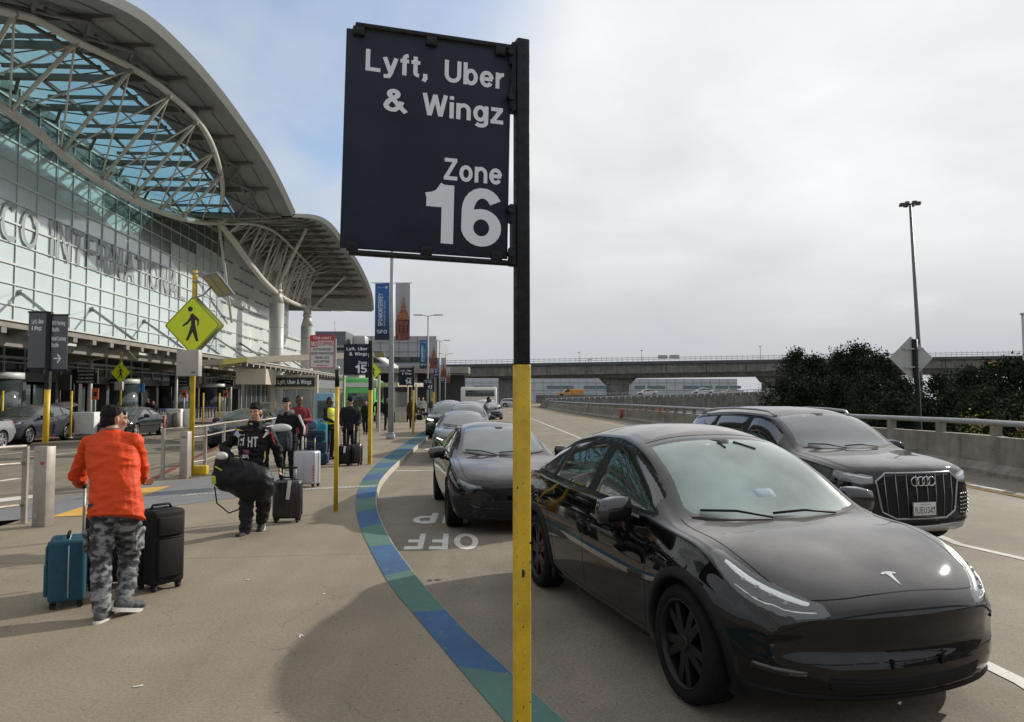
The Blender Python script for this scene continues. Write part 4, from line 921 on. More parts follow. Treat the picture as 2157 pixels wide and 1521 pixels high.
# upper chord from the node rising behind the soffit
uc = [node] + [F(-18.2, s, roofz(s) - .8) for s in (56, 59, 62, 66, 70, 75, 80, 85)]
mb = MB(); mb.tube(spl(uc, 3), .13, 8); tpart('top_chord', mb, m_twhite)
mb = MB(); mb.tube([node, F(D0 + .3, BOT[-1][0] + 12, 8.8)], .12, 8); tpart('truss_strut', mb, m_twhite)
rr = random.Random(5)
for i in range(14):
    f_ = i / 13; s = 56.5 + f_ * 30
    pts_ = spl(CH2, 3); b_ = min(pts_, key=lambda p: abs((-p.x * SF + p.y * CF) - s))
    for ds, d, rad in ((-1.6, -18.2, .11), (.6, -18.2, .08), (1.4, -22.0, .10), (-.5, -22.5, .06), (3.2, -18.2, .045)):
        ss = min(max(s + ds, 55), 87.5); mb = MB(); mb.tube([b_, F(d, ss, roofz(ss) - .55)], [rad * .6, rad] if i % 2 else rad, 7); tpart('truss_strut', mb, m_twhite)
for c, top_px in ((col1, (645, 541)), (col2, (728, 558))):
    s = -c.x * SF + c.y * CF; d_ = Td; cz_ = c.z
    mb = MB(); mb.cyl(F(Td, s, 0), F(Td, s, cz_), .73, n=24); cc = tpart('column', mb, mat('white column panel', (.50, .50, .47), .4, noise_s=1.0, noise_a=.05))
    mb = MB(); mb.cyl(F(Td, s, cz_), F(Td, s, cz_ + 1.35), .73, .36, n=24); part('column_head', mb, m_twhite, cc)
    mb = MB()
    for zz in (2.2, 4.4, 6.6, 8.8): mb.cyl(F(Td, s, zz), F(Td, s, zz + .035), .738, n=24)
    part('panel_joint', mb, m_rib, cc)
    mb = MB(); zt_ = roofz(s) - .5; mb.cyl(F(Td, s, cz_ + 1.3), F(Td, s, cz_ + 3.4), .48, .40, n=14); mb.cyl(F(Td, s, cz_ + 3.3), F(Td, s, zt_), .40, .5, n=14)
    tpart('mast', mb, m_twhite)
    mb = MB(); mb.cyl(F(Td, s, cz_ + 1.15), F(Td, s, cz_ + 1.45), .52, n=16); tpart('mast_collar', mb, m_twhite)
    s2, _ = WP(top_px[0], top_px[1], -15.2); mb = MB(); mb.tube([F(Td, s, cz_ + 1.6), F(-15.2, s2, roofz(s2) - .5)], .15, 10); tpart('raking_strut', mb, m_twhite)
    for k in range(6):
        ss = s + 1.5 + k * 1.6
        if ss < 87: mb = MB(); mb.tube([F(Td, s + .1, cz_ + 1.9), F(-16.6 + k * .1, ss, roofz(ss) - .5)], .045, 6); tpart('truss_strut', mb, m_twhite)
# little skylight strips along the second bay (bright panels)
mb = MB()
for k in range(10):
    s = 60 + k * 2.5; mb = MB(); mb.box(F(-17.6, s, roofz(s) - .36), (.7, 1.2, .05), M=Mz); tpart('soffit_light_panel', mb, m_mull)
# crown railing behind
mb = MB(); n_ = 14; pr = [F(-30, 66 + i * 1.6, 19.2 + 1.0 * math.sin(math.pi * i / 13)) for i in range(n_)]
mb.tube([p + Vector((0, 0, 1.1)) for p in pr], .04, 5)
for p in pr: mb.tube([p, p + Vector((0, 0, 1.1))], .03, 4)
rl = tpart('roof_railing', mb, m_galv)
mb = MB(); mb.smooth = True; mb.add([F(-30.5, 66 + i * 1.6, 19.2 + 1.0 * math.sin(math.pi * i / 13)) for i in range(n_)] + [F(-30.5, 66 + i * 1.6, 15.) for i in range(n_)], [(i, i + 1, n_ + i + 1, n_ + i) for i in range(n_ - 1)]); tpart('hall_roof', mb, m_mull)
# ================================================================== RIGHT SIDE AND BACKGROUND
# roadside barrier: concrete wall in lengths with a rail on stub posts
BAR = [Vector((11.2, -6, 0)), Vector((11.0, 6, 0)), Gr(2157, 1016), Gr(2084, 1004), Gr(2021, 990), Vector((10.75, 26, 0)), Vector((10.0, 38, 0)), Gr(1335, 888), Vector((7.1, 90, 0)), Gr(1137, 856.5)]
BAR = [Vector((p.x, p.y, ROAD)) for p in BAR]; BARs = spl(BAR, 8)
def along(pts, d):
    for a, b in zip(pts, pts[1:]):
        L_ = (b - a).length
        if d <= L_: return a.lerp(b, d / L_), (b - a).normalized()
        d -= L_
    return pts[-1], (pts[-1] - pts[-2]).normalized()
tot = sum((b - a).length for a, b in zip(BARs, BARs[1:]))
bar = thing('roadside_barrier', 'long curved concrete roadside barrier with a pipe rail along its top', 'barrier', (0, 0, 0))
prof = [(.0, 0), (.0, .10), (.16, .28), (.20, .92), (.46, .92), (.48, -6.3)]
d = 0.0; hseg = 0
while d < tot - .1:
    e = min(d + (5.6 if d < 60 else 18), tot); n = 6; mb = MB(); vs = []
    for i in range(n + 1):
        p, t = along(BARs, d + .006 + (e - d - .012) * i / n); q = Vector((t.y, -t.x, 0))
        for x, z in prof: vs.append(p + q * x + Vector((0, 0, z)))
    k = len(prof); mb.add(vs, [(i * k + j, (i + 1) * k + j, (i + 1) * k + j + 1, i * k + j + 1) for i in range(n) for j in range(k - 1)]); mb.add(vs[:k], [tuple(range(k))]); mb.add(vs[-k:], [tuple(reversed(range(k)))])
    part('wall_segment', mb, m_concl, bar); d = e
mb = MB(); rl = []
for i in range(140):
    p, t = along(BARs, tot * i / 139); q = Vector((t.y, -t.x, 0)); rl.append(p + q * .33 + Vector((0, 0, 1.24)))
mb.tube(rl, .07, 8); part('rail', mb, m_galv, bar)
d = .6
while d < tot:
    p, t = along(BARs, d); q = Vector((t.y, -t.x, 0)); mb = MB(); mb.box(p + q * .33 + Vector((0, 0, 1.06)), (.16, .20, .30), math.atan2(t.y, t.x)); part('stub_post', mb, m_concl, bar); d += 2.15 if d < 90 else 5
# diamond sign seen from behind, beyond the barrier
c = P(1921, 754, 21.5); t = thing('diamond_sign', 'back of a grey diamond warning sign on a bent black post behind the barrier', 'sign', (c.x, 21.5, -6.3), 0)
zc = c.z + 6.3; S = 46 * 21.5 / FPX
mb = MB(); mb.plate([(0, zc - S), (S, zc), (0, zc + S), (-S, zc)], .012, off=(0, .05, 0)); part('sign_panel', mb, mat('bare aluminium sheet', (.36, .37, .36), .5, .3, noise_s=5, noise_a=.1), t)
mb = MB(); mb.tube([(.10, .0, P(1932, 716, 21.5).z + 6.3 + .02), (.10, 0, zc - .3), (.14, 0, P(1934, 830, 21.5).z + 6.3), (.17, 0, 6.4), (.17, 0, 0)], .085, 4); part('post', mb, m_black, t)
mb = MB(); mb.box((.05, -.03, zc + S * .42), (S * .9, .03, .04)); mb.box((.05, -.03, zc - S * .42), (S * .9, .03, .04)); part('bracket', mb, m_galv, t)
# tall lighting mast
Y = 105; a = P(1937, 760, Y); b = P(1917, 430, Y); k = Y / FPX
t = thing('lighting_mast', 'very tall lighting mast with a ring of floodlights above the dark trees', 'light mast', (a.x, Y, -6.3), 0, 'tall lighting masts')
mb = MB(); mb.tube([(0, 0, 0), (0, 0, a.z + 6.3), (b.x - a.x, 0, b.z + 6.3)], [.42, .30, .17], 12); part('pole', mb, mat('green grey mast steel', (.075, .105, .10), .5), t)
for i in range(8):
    an = i * math.pi / 4; mb = MB(); c = Vector((b.x - a.x + 1.15 * math.cos(an), 1.15 * math.sin(an), b.z + 6.3)); mb.tube([(b.x - a.x, 0, b.z + 6.3), c], .06, 6); mb.box(c, (.55, .5, .28), an); part('floodlight', mb, mat('dark lamp housing', (.06, .06, .06), .5), t)
Y = 95; a = P(2160, 745, Y); t = thing('lighting_mast', 'lighting mast at the very right edge of the photo, cut by the frame', 'light mast', (a.x, Y, -6.3), 0, 'tall lighting masts')
mb = MB(); mb.tube([(0, 0, 0), (-.2, 0, P(2156, 662, Y).z + 6.3)], [.3, .15], 10); part('pole', mb, m_galv, t); mb = MB(); mb.box((-.2, 0, P(2156, 662, Y).z + 6.35), (.5, .4, .2)); part('lamp_head', mb, m_galv, t)

# ---- trees below the barrier
m_leaf = mat('dark pine foliage', (.020, .031, .017), .95, noise_s=1.2, noise_a=.5, spec=.04)
m_leaf2 = mat('dark needle foliage', (.028, .040, .022), .95, noise_s=1.2, noise_a=.5, spec=.04)
m_bark = mat('bark', (.05, .038, .03), .9, noise_s=6, noise_a=.3)
def tree_proto(seed, H, Rr, m_):
    r = random.Random(seed); mb = MB(); tr = MB()
    tr.tube([(0, 0, 0), (r.uniform(-.2, .2), r.uniform(-.2, .2), H * .5), (0, 0, H * .96)], [.22, .15, .03], 8)
    cl = []
    nb = int(H * 7)
    for i in range(nb):
        f = i / nb; z = H * (.12 + .86 * f); L_ = Rr * (1 - f ** 1.8) * r.uniform(.55, 1.12) + .25; an = r.uniform(0, 6.283); up = r.uniform(.05, .4)
        d_ = Vector((math.cos(an), math.sin(an), up)); tr.tube([(0, 0, z), Vector((0, 0, z)) + d_ * L_], [.05, .012], 4, cap=False)
        for q in range(5): cl.append((Vector((0, 0, z)) + d_ * L_ * (.35 + .17 * q) + Vector((r.gauss(0, .12), r.gauss(0, .12), r.gauss(0, .12))), .30 + .28 * (1 - f)))
    for c, s in cl:
        for _ in range(44):
            p = c + Vector((r.gauss(0, s * .7), r.gauss(0, s * .7), r.gauss(0, s * .55))); a = Vector((r.gauss(0, 1), r.gauss(0, 1), r.gauss(.4, 1))).normalized(); b = a.cross(Vector((r.gauss(0, 1), r.gauss(0, 1), r.gauss(0, 1)))).normalized(); l = r.uniform(.07, .15); w = l * .30
            mb.add([p - b * w, p + a * l, p + b * w, p - a * l * .5], [(0, 1, 2, 3)])
    return mb.mesh(m_, False), tr.mesh(m_bark, False)
protos = [tree_proto(1, 9.5, 2.6, m_leaf), tree_proto(2, 10.5, 2.9, m_leaf2), tree_proto(3, 8.2, 2.4, m_leaf)]
PH_ = [9.5, 10.5, 8.2]
def tree(u, vtop, Y, k, label, g='dark evergreen trees below the roadway', base=-6.3):
    c = P(u, vtop, Y); s = (c.z - base) / PH_[k]
    t = thing('evergreen_tree', label, 'tree', (c.x, Y, base), random.Random(u).uniform(0, 6), g); t.scale = (s * 1.05, s * 1.05, s)
    put('crown', protos[k][0], t); put('trunk', protos[k][1], t)
lab = 'dark evergreen tree '
for u, v, Y, k, l in ((1672, 738, 50, 1, 'at the left end of the dense clump, hiding the overpass pier'), (1712, 752, 44, 0, 'just inside the left end of the clump'), (1762, 738, 50, 1, 'with a rounded top left of the clump centre'), (1806, 726, 46, 0, 'forming the tallest peak of the clump'), (1843, 742, 42, 2, 'between the tallest peak and the diamond sign'),
                    (1880, 765, 46, 1, 'filling the clump to the left of the diamond sign post'), (1700, 790, 36, 2, 'low in front at the left of the clump'), (1760, 795, 33, 0, 'low in front of the tallest peak'), (1830, 790, 30, 1, 'low in front of the diamond sign'), (1905, 800, 40, 1, 'behind the lower half of the diamond sign'), (1655, 800, 42, 0, 'half sunk behind the barrier at the foot of the clump'),
                    (1985, 790, 33, 0, 'right of the diamond sign, its top below the bridge'), (2030, 778, 30, 1, 'under the yellow sign on the bridge'), (2085, 765, 34, 2, 'with a pointed top near the right edge'), (2135, 758, 31, 0, 'at the right edge of the photo'), (1945, 830, 28, 2, 'low behind the barrier rail, right of the sign post'), (2060, 822, 25, 1, 'low and close behind the barrier at the right'), (2150, 825, 27, 2, 'low behind the barrier at the far right edge'), (1880, 838, 26, 0, 'low behind the barrier beside the black car roof')):
    tree(u, v, Y, k, lab + l)
m_sh = mat('flowering shrub leaves', (.10, .12, .03), .7, noise_s=6, noise_a=.4)
m_fl = mat('orange blossom', (.45, .14, .05), .7)
for u, v, nm, fl in ((1990, 905, 'low yellow green shrub poking up between two stub posts of the barrier', 0), (2030, 910, 'second low shrub with yellow blossom behind the barrier, left of the wide gap', 0), (2123, 914, 'low shrub with orange blossom behind the barrier at the right', 1), (1905, 900, 'low shrub behind the barrier next to the sign post foot', 0)):
    c = P(u, v, 17.2 if u > 1950 else 20.5); r = random.Random(u); mb = MB(); t = thing('shrub', nm, 'shrub', (c.x + 2.15, c.y + .3, -.15), 0, 'shrubs behind the barrier')
    for _ in range(260):
        p = Vector((r.gauss(0, .28), r.gauss(0, .2), .75 + r.gauss(0, .36))); a = Vector((r.gauss(0, 1), r.gauss(0, 1), r.gauss(.6, 1))).normalized(); b = a.cross(Vector((1, .3, .2))).normalized(); mb.add([p - b * .02, p + a * .09, p + b * .02, p - a * .05], [(0, 1, 2, 3)])
    part('leaves', mb, m_sh, t, fix=False); mb = MB()
    for _ in range(40): mb.ell((r.gauss(0, .26), r.gauss(0, .2), 1.0 + r.gauss(0, .22)), (.028, .028, .02), 5)
    part('blossom', mb, m_fl if fl else m_py, t); mb = MB(); mb.tube([(0, 0, -.6), (0, 0, .8)], .03, 5); part('stem', mb, m_bark, t)

m_seam0 = mat('dark joint', (.04, .04, .04), .9)
# ---- railway overpass across the background
ov = thing('railway_overpass', 'long grey concrete railway overpass with railings crossing the background', 'overpass', (0, 0, 0))
def ovp(u, v): Yb = 160 - max(0, (u - 930)) * .020; return P(u, v, Yb)
us = list(range(860, 2500, 40))
def vtop(u): return 768 - (u - 930) * .0155
def band(name, f0, f1, m_, dy0=0, dy1=0, th=8, par=None):
    mb = MB(); vs = []
    for u in us:
        a, b = ovp(u, f0(u)), ovp(u, f1(u)); vs += [a + Vector((0, dy0, 0)), b + Vector((0, dy1, 0)), b + Vector((0, th, 0)), a + Vector((0, th, 0))]
    n = len(us); mb.add(vs, [(i * 4 + j, i * 4 + (j + 1) % 4, i * 4 + 4 + (j + 1) % 4, i * 4 + 4 + j) for i in range(n - 1) for j in range(4)] + [(0, 1, 2, 3), tuple(reversed(range(4 * n - 4, 4 * n)))]); return part(name, mb, m_, par or ov)
m_dkconc = concrete('weathered overpass concrete', (.21, .21, .20), (.17, .17, .165), .05, stain=1.5, streak=True)
band('parapet', lambda u: vtop(u), lambda u: vtop(u) + 6, mat('dark parapet', (.07, .075, .08), .8, noise_s=.5, noise_a=.2), -.4, -.4)
band('deck', lambda u: vtop(u) + 6, lambda u: vtop(u) + 26 - (u - 930) * .002, m_dkconc)
band('girder', lambda u: vtop(u) + 26 - (u - 930) * .002, lambda u: (796 if u < 1300 else 796 - (u - 1300) * .012), m_dkconc, .6, 1.2, 6)
mb = MB()
for dz in (8, 4): mb.tube([ovp(u, vtop(u) - dz) for u in us], .05, 4)
for u in range(860, 2480, 11): a = ovp(u, vtop(u)); mb.tube([a, a + Vector((0, 0, 1.0))], .035, 4, cap=False)
part('railing', mb, m_galv, ov)
for i, (u0, u1, v0, v1, dy) in enumerate(((1050, 1088, 790, 862, 2), (1285, 1330, 792, 832, 2), (1625, 1665, 786, 828, 2), (2015, 2060, 783, 830, 2), (2300, 2345, 783, 830, 2))):
    a, b = ovp(u0, v0), ovp(u1, v0); w = (b - a).length; c = (a + b) / 2 + Vector((0, dy + 2.5, 0)); mb = MB(); mb.rbox((c.x, c.y, (c.z - 6.3) / 2), (w, 4, c.z + 6.3), .2)
    pr = part('pier', mb, m_dkconc, ov)
    if i: mb = MB(); mb.add([(c.x - w * 1.0, c.y - 2.1, c.z + .3), (c.x + w * 1.0, c.y - 2.1, c.z + .3), (c.x + w * .55, c.y - 2.1, c.z - 1.7), (c.x - w * .55, c.y - 2.1, c.z - 1.7), (c.x - w * 1.0, c.y + 2.1, c.z + .3), (c.x + w * 1.0, c.y + 2.1, c.z + .3), (c.x + w * .55, c.y + 2.1, c.z - 1.7), (c.x - w * .55, c.y + 2.1, c.z - 1.7)], [(0, 1, 2, 3), (4, 5, 6, 7), (0, 3, 7, 4), (1, 2, 6, 5), (3, 2, 6, 7)]); part('pier_head', mb, m_dkconc, pr)
for u in range(900, 2400, 84):
    a, b2q = ovp(u, vtop(u) + 7), ovp(u, vtop(u) + 25); mb = MB(); mb.box(((a.x + b2q.x) / 2, a.y - .02, (a.z + b2q.z) / 2), (.10, .08, a.z - b2q.z)); part('formwork_joint', mb, m_seam0, ov)
for u, v in ((1220, 742), (1352, 738), (1602, 730), (1240, 757), (1245, 757)):
    a = ovp(u, vtop(u)); mb = MB(); b = ovp(u, v); mb.tube([a, (a.x, a.y, b.z)], .06, 5); mb.box((a.x, a.y, b.z), (.5, .2, .12)); part('signal_post', mb, m_galv, ov)
for u in (1400, 1425): a = ovp(u, vtop(u) - 8); mb = MB(); mb.box(a + Vector((0, 2, .2)), (1.8, 1, .7)); part('equipment_cabinet', mb, m_galv, ov)
# yellow height sign hung under the bridge at the right
a = ovp(2084, 762); t = thing('height_limit_sign', 'small yellow sign fixed to the overpass girder at the right', 'sign', (a.x, a.y - 1.2, a.z - .4)); mb = MB(); mb.box((0, 0, 0), (2.0, .06, .75)); part('sign_panel', mb, mat('amber sheet', (.45, .27, .03), .5), t); mb = MB(); mb.box((0, -.04, 0), (1.2, .02, .16)); part('marking', mb, m_signblk, t); mb = MB(); mb.box((-.7, .7, .2), (.06, 1.4, .06)); mb.box((.7, .7, .2), (.06, 1.4, .06)); part('bracket', mb, m_galv, t)

# ---- long white building behind the overpass
def front(name, label, cat, u0, u1, v0, v1, Y, dep, m_, zb=-6.3):
    a, b = P(u0, v0, Y), P(u1, v0, Y); t = thing(name, label, cat, ((a.x + b.x) / 2, Y, zb)); hgt = a.z - zb; mb = MB(); mb.box((0, dep / 2, hgt / 2), (b.x - a.x, dep, hgt)); w = part('wall', mb, m_, t); return t, a.x, b.x, (a.x + b.x) / 2, hgt, zb
m_wb = mat('white ribbed cladding', (.42, .45, .49), .6, noise_s=.15, noise_a=.06)
t, ax, bx_, cx, hg, zb = front('warehouse', 'long low white building with window bands seen under the overpass', 'building', 940, 1552, 798, 840, 235, 14, m_wb)
hh = lambda v, Y=235: P(0, v, Y).z - zb
for u0, u1 in ((1226, 1250), (1252, 1280), (1330, 1352), (1356, 1392), (1430, 1462), (1465, 1490), (1496, 1522), (1525, 1548), (1150, 1205), (1000, 1040)):
    x0, x1 = P(u0, 0, 235).x - cx, P(u1, 0, 235).x - cx; mb = MB(); mb.box(((x0 + x1) / 2, -.05, (hh(812.5) + hh(819)) / 2), (x1 - x0, .12, hh(812.5) - hh(819))); part('window', mb, mat('blue grey window band', (.12, .17, .19), .2), t)
for v in (806, 822): mb = MB(); mb.box((0, -.08, hh(v)), (bx_ - ax, .14, .12)); part('cladding_seam', mb, m_galv, t)
for k in range(34): mb = MB(); mb.box((ax - cx + (bx_ - ax) * k / 33, -.1, hg * .5), (.09, .1, hg)); part('downpipe', mb, m_galv, t)
t, ax, bx_, cx, hg, zb = front('office_block', 'flat topped pale block standing behind the white building left of the pier', 'building', 1100, 1250, 786, 840, 262, 14, mat('pale render', (.40, .42, .45), .7)); 
mb = MB(); mb.box((0, -.05, hg - 1.1), (bx_ - ax, .1, .5)); part('window_band', mb, m_dglass, t)
# ---- grey terminal building with panels further down the road, and its concourse bridge
t, ax, bx_, cx, hg, zb = front('far_terminal', 'grey panelled terminal block beyond the banners, dark window strip below', 'terminal building', 763, 918, 708, 760, 150, 30, mat('grey wall panel', (.30, .315, .34), .55, noise_s=.12, noise_a=.06), zb=0)
H2 = lambda v, Y=150: P(0, v, Y).z
for k in range(9): mb = MB(); mb.box((ax - cx + (bx_ - ax) * k / 8, -.03, (hg + H2(760)) / 2), (.10, .06, hg - H2(760))); part('panel_joint', mb, m_rib, t)
for v in (722, 741): mb = MB(); mb.box((0, -.03, H2(v)), (bx_ - ax, .06, .10)); part('panel_joint', mb, m_rib, t)
mb = MB(); mb.box((0, -.1, (H2(752) + H2(763)) / 2), (bx_ - ax, .25, H2(752) - H2(763))); part('window_band', mb, m_dglass, t)
mb = MB(); mb.box((2, -3, (H2(775) + H2(788)) / 2), (bx_ - ax + 10, 6, H2(775) - H2(788))); part('concourse_slab', mb, m_conc, t)
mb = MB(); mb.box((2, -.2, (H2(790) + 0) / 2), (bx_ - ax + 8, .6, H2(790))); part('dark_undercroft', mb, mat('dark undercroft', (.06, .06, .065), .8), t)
for k in range(5): mb = MB(); mb.box((ax - cx + (bx_ - ax) * k / 4, -4, H2(788) / 2), (1.2, 1.2, H2(788))); part('column', mb, m_conc, t)
t, ax, bx_, cx, hg, zb = front('service_block', 'low grey block with a rooftop cabinet between the terminal columns and the tow-away sign', 'building', 655, 757, 728, 770, 118, 5, mat('cream grey wall', (.33, .34, .33), .6), zb=0)
H3 = lambda v: P(0, v, 118).z
mb = MB(); mb.box((-1, -.1, (H3(732) + H3(738)) / 2), ((bx_ - ax), .3, H3(732) - H3(738))); part('window_band', mb, m_dglass, t)
mb = MB(); mb.box((-1.5, 6, H3(710)), (5, 6, H3(705) - H3(728) + .6)); part('rooftop_cabinet', mb, mat('dark grey louvre', (.10, .11, .12), .6), t)
mb = MB(); mb.rbox((2.8, 6, H3(714)), (2.2, 3, 1.9), .3); part('rooftop_unit', mb, m_galv, t)
mb = MB(); mb.tube([(-1.5, 6, H3(705)), (-1.5, 6, H3(668))], .06, 5); part('antenna', mb, m_galv, t)

# ---- curved ramp with cars on it (right, beyond the barrier)
def ramp(name, label, pts, w, hpar, m_=m_dkconc):
    ps = spl([Vector(p) for p in pts], 8); t = thing(name, label, 'road ramp', (0, 0, 0)); n = len(ps); mb = MB(); vs = []; kk = ((-.3, hpar), (-.3, -1.1), (w + .3, -1.1), (w + .3, hpar), (w, hpar), (w, 0), (0, 0), (0, hpar))
    for i, p in enumerate(ps):
        tt = (ps[min(i + 1, n - 1)] - ps[max(i - 1, 0)]); tt.z = 0; tt.normalize(); q = Vector((-tt.y, tt.x, 0)); vs += [p + q * x + Vector((0, 0, z)) for x, z in kk]
    m = len(kk); mb.add(vs, [(i * m + j, i * m + (j + 1) % m, (i + 1) * m + (j + 1) % m, (i + 1) * m + j) for i in range(n - 1) for j in range(m)]); part('deck', mb, m_, t)
    mb = MB(); mb.tube([ps[i] + Vector((0, 0, hpar + .35)) for i in range(n)], .06, 5)
    for i in range(0, n): mb.tube([ps[i] + Vector((0, 0, hpar)), ps[i] + Vector((0, 0, hpar + .35))], .06, 4)
    part('rail', mb, m_galv, t)
    return t
ramp('ramp', 'elevated road ramp with concrete parapet carrying the distant cars', [P(1130, 838, 152), P(1230, 838, 146), P(1340, 838, 138), P(1450, 836, 132), P(1560, 833, 128), P(1680, 829, 124), P(1850, 826, 120)], 9, .55)
ramp('ramp', 'nearer curved ramp parapet just above the barrier rail', [P(1150, 850, 132), P(1230, 849, 112), P(1330, 848, 96), P(1440, 846, 88), P(1560, 843, 82), P(1700, 840, 78)], 7, .5)
# orange barricades glimpsed over the rail
for i, u in enumerate((1290, 1320, 1330, 1362)):
    a = P(u, 861, 62); t = thing('plastic_barricade', ('leftmost of the four', 'second from the left of the four', 'third from the left of the four', 'rightmost of the four')[i] + ' red plastic barricades glimpsed through the barrier rail', 'barricade', (a.x + 1.0, 62, a.z - .72)); mb = MB(); mb.rbox((0, 0, .35), (.75, .3, .7), .06); part('shell', mb, mat('red orange plastic', (.34, .06, .045), .6), t); mb = MB(); mb.box((0, 0, .01), (.8, .45, .06)); part('foot', mb, m_rub, t)

# ---- lamp posts with banners
m_lp = mat('grey painted lamp post', (.30, .33, .36), .45, noise_s=3, noise_a=.07)
def grad(name, c0, c1, z0, z1, n=0.0):
    m = bpy.data.materials.new(name); m.use_nodes = True; t = m.node_tree; b = t.nodes['Principled BSDF']; tcn = t.nodes.new('ShaderNodeTexCoord'); s = t.nodes.new('ShaderNodeSeparateXYZ'); t.links.new(tcn.outputs['Object'], s.inputs[0]); r = t.nodes.new('ShaderNodeMapRange'); t.links.new(s.outputs[2], r.inputs[0]); r.inputs[1].default_value = z0; r.inputs[2].default_value = z1
    mx = t.nodes.new('ShaderNodeMix'); mx.data_type = 'RGBA'; t.links.new(r.outputs[0], mx.inputs[0]); mx.inputs[6].default_value = (*c0, 1); mx.inputs[7].default_value = (*c1, 1); t.links.new(mx.outputs[2], b.inputs['Base Color']); b.inputs['Roughness'].default_value = .6; return m
m_bb = grad('banner blue print', (.008, .018, .045), (.02, .11, .36), 4.3, 5.6); m_bs = grad('banner sky print', (.22, .22, .23), (.34, .36, .40), 4.0, 6.2)
m_br = mat('banner red stone print', (.16, .045, .035), .6, noise_s=14, noise_a=.7, stretch=(1, 1, .25)); m_bo = mat('banner orange stone print', (.30, .11, .05), .6, noise_s=10, noise_a=.5); m_bt = mat('banner lettering', (.50, .55, .62), .5)
def lamp_post(b, zlamp, label, banners, arms=True, Rr=.10, single=False, s=1.0):
    t = thing('lamp_post', label, 'lamp post', b, 0, 'lamp posts along the road island')
    mb = MB(); mb.tube([(0, 0, 0), (0, 0, zlamp)], [Rr, Rr * .55], 14); part('pole', mb, m_lp, t)
    mb = MB(); mb.rbox((0, 0, .10), (.34, .34, .20), .05); mb.cyl((0, 0, .2), (0, 0, .32), .15, .11, n=14); part('base_plate', mb, m_lp, t)
    for sx in ((-1, 1) if not single else (1,)):
        mb = MB(); mb.tube([(0, 0, zlamp - .05), (sx * .5, 0, zlamp + .05)], .03, 6); part('arm', mb, m_lp, t)
        mb = MB(); mb.rbox((sx * .85, 0, zlamp + .06), (.75, .26, .09), .04); part('lamp_head', mb, m_lp, t)
    if not banners: return t
    z1, z0 = 6.50, 4.12
    for sx, m_ in ((-1, m_bb), (1, m_bs)):
        x0, x1 = (-.70, -.10) if sx < 0 else (.16, .76)
        mb = MB(); n = 7; vs = []
        for i in range(n + 1):
            x = x0 + (x1 - x0) * i / n
            for yy in (-.004, .004): vs += [(x, yy + .03 * math.sin(i * .9), z0), (x, yy + .03 * math.sin(i * .9), z1)]
        mb.add(vs, [(4 * i, 4 * i + 4, 4 * i + 5, 4 * i + 1) for i in range(n)] + [(4 * i + 2, 4 * i + 3, 4 * i + 7, 4 * i + 6) for i in range(n)]); bn = part('banner', mb, m_, t, fix=False)
        mb = MB(); mb.cyl((0, 0, z1 + .02), (sx * .86, 0, z1 + .02), .016, n=6); mb.cyl((0, 0, z0 - .01), (sx * .74, 0, z0 - .01), .016, n=6); part('banner_arm', mb, m_lp, t)
        if sx < 0:
            mb = MB(); o = (0, -.045, 0); text(mb, 'SFO>MONTERREY', x0 + .14, x0 + .33, z0 + .58, z0 + 1.95, off=o, rot90=True, keep='base'); text(mb, 'NEW NONSTOP SERVICE', x0 + .37, x0 + .45, z0 + .58, z0 + 1.66, off=o, rot90=True, bold=.0, keep='base')
            text(mb, 'SFO', x0 + .09, x0 + .52, z0 + .27, z0 + .42, off=o, keep='base'); text(mb, 'UNITED AIRLINES', x0 + .10, x0 + .42, z0 + 2.17, z0 + 2.22, off=o, bold=0); mb.box((x0 + .48, -.048, z0 + 2.2), (.08, .004, .10)); part('lettering', mb, m_bt, bn)
        else:   # generic ornate church tower print
            cxx = (x0 + x1) / 2 + .04; mb = MB(); o = (0, -.04, 0)
            mb.plate([(x0 + .0, z0), (x1, z0), (x1, z0 + .95), (x1 - .10, z0 + 1.0), (x1 - .12, z0 + .86), (x0 + .12, z0 + .80), (x0 + .0, z0 + .78)], .004, off=o); part('print', mb, m_br, bn)
            mb = MB(); mb.plate([(cxx - .26, z0 + .8), (cxx + .26, z0 + .8), (cxx + .22, z0 + 1.0), (cxx + .17, z0 + 1.16), (cxx + .10, z0 + 1.24), (cxx + .09, z0 + 1.42), (cxx + .04, z0 + 1.52), (cxx + .01, z0 + 1.80), (cxx - .01, z0 + 1.80), (cxx - .04, z0 + 1.52), (cxx - .09, z0 + 1.42), (cxx - .10, z0 + 1.24), (cxx - .17, z0 + 1.16), (cxx - .23, z0 + 1.0)], .004, off=(0, -.046, 0)); part('print', mb, m_bo, bn)
            mb = MB(); 
            for q in (-.16, 0, .16): mb.box((cxx + q, -.052, z0 + .45), (.06, .004, .34))
            mb.box((cxx, -.052, z0 + 1.22), (.24, .004, .03)); mb.box((cxx, -.052, z0 + .82), (.52, .004, .04)); part('print', mb, mat('banner dark print', (.05, .02, .02), .7), bn)
    return t
b1 = G(823, 925); LY = b1.y
lamp_post(b1, 8.9, 'nearest grey lamp post with banners, its top hidden by the zone 16 sign', True, Rr=.125)
b2_ = G(901, 882); b2_.y = LY * 2.0; b2_.x = P(901, 837, b2_.y).x; lamp_post(b2_, P(0, 665, b2_.y).z, 'second lamp post with banners, twin lamps clear against the sky', True)
Y = LY * 2.9; lamp_post(Vector((P(926, 837, Y).x, Y, 0)), P(0, 718, Y).z, 'third lamp post along the road, banners half hidden', True)
Y = LY * 3.8; lamp_post(Vector((P(938, 837, Y).x, Y, 0)), P(0, 746, Y).z, 'fourth and most distant lamp post with tiny banners', True)

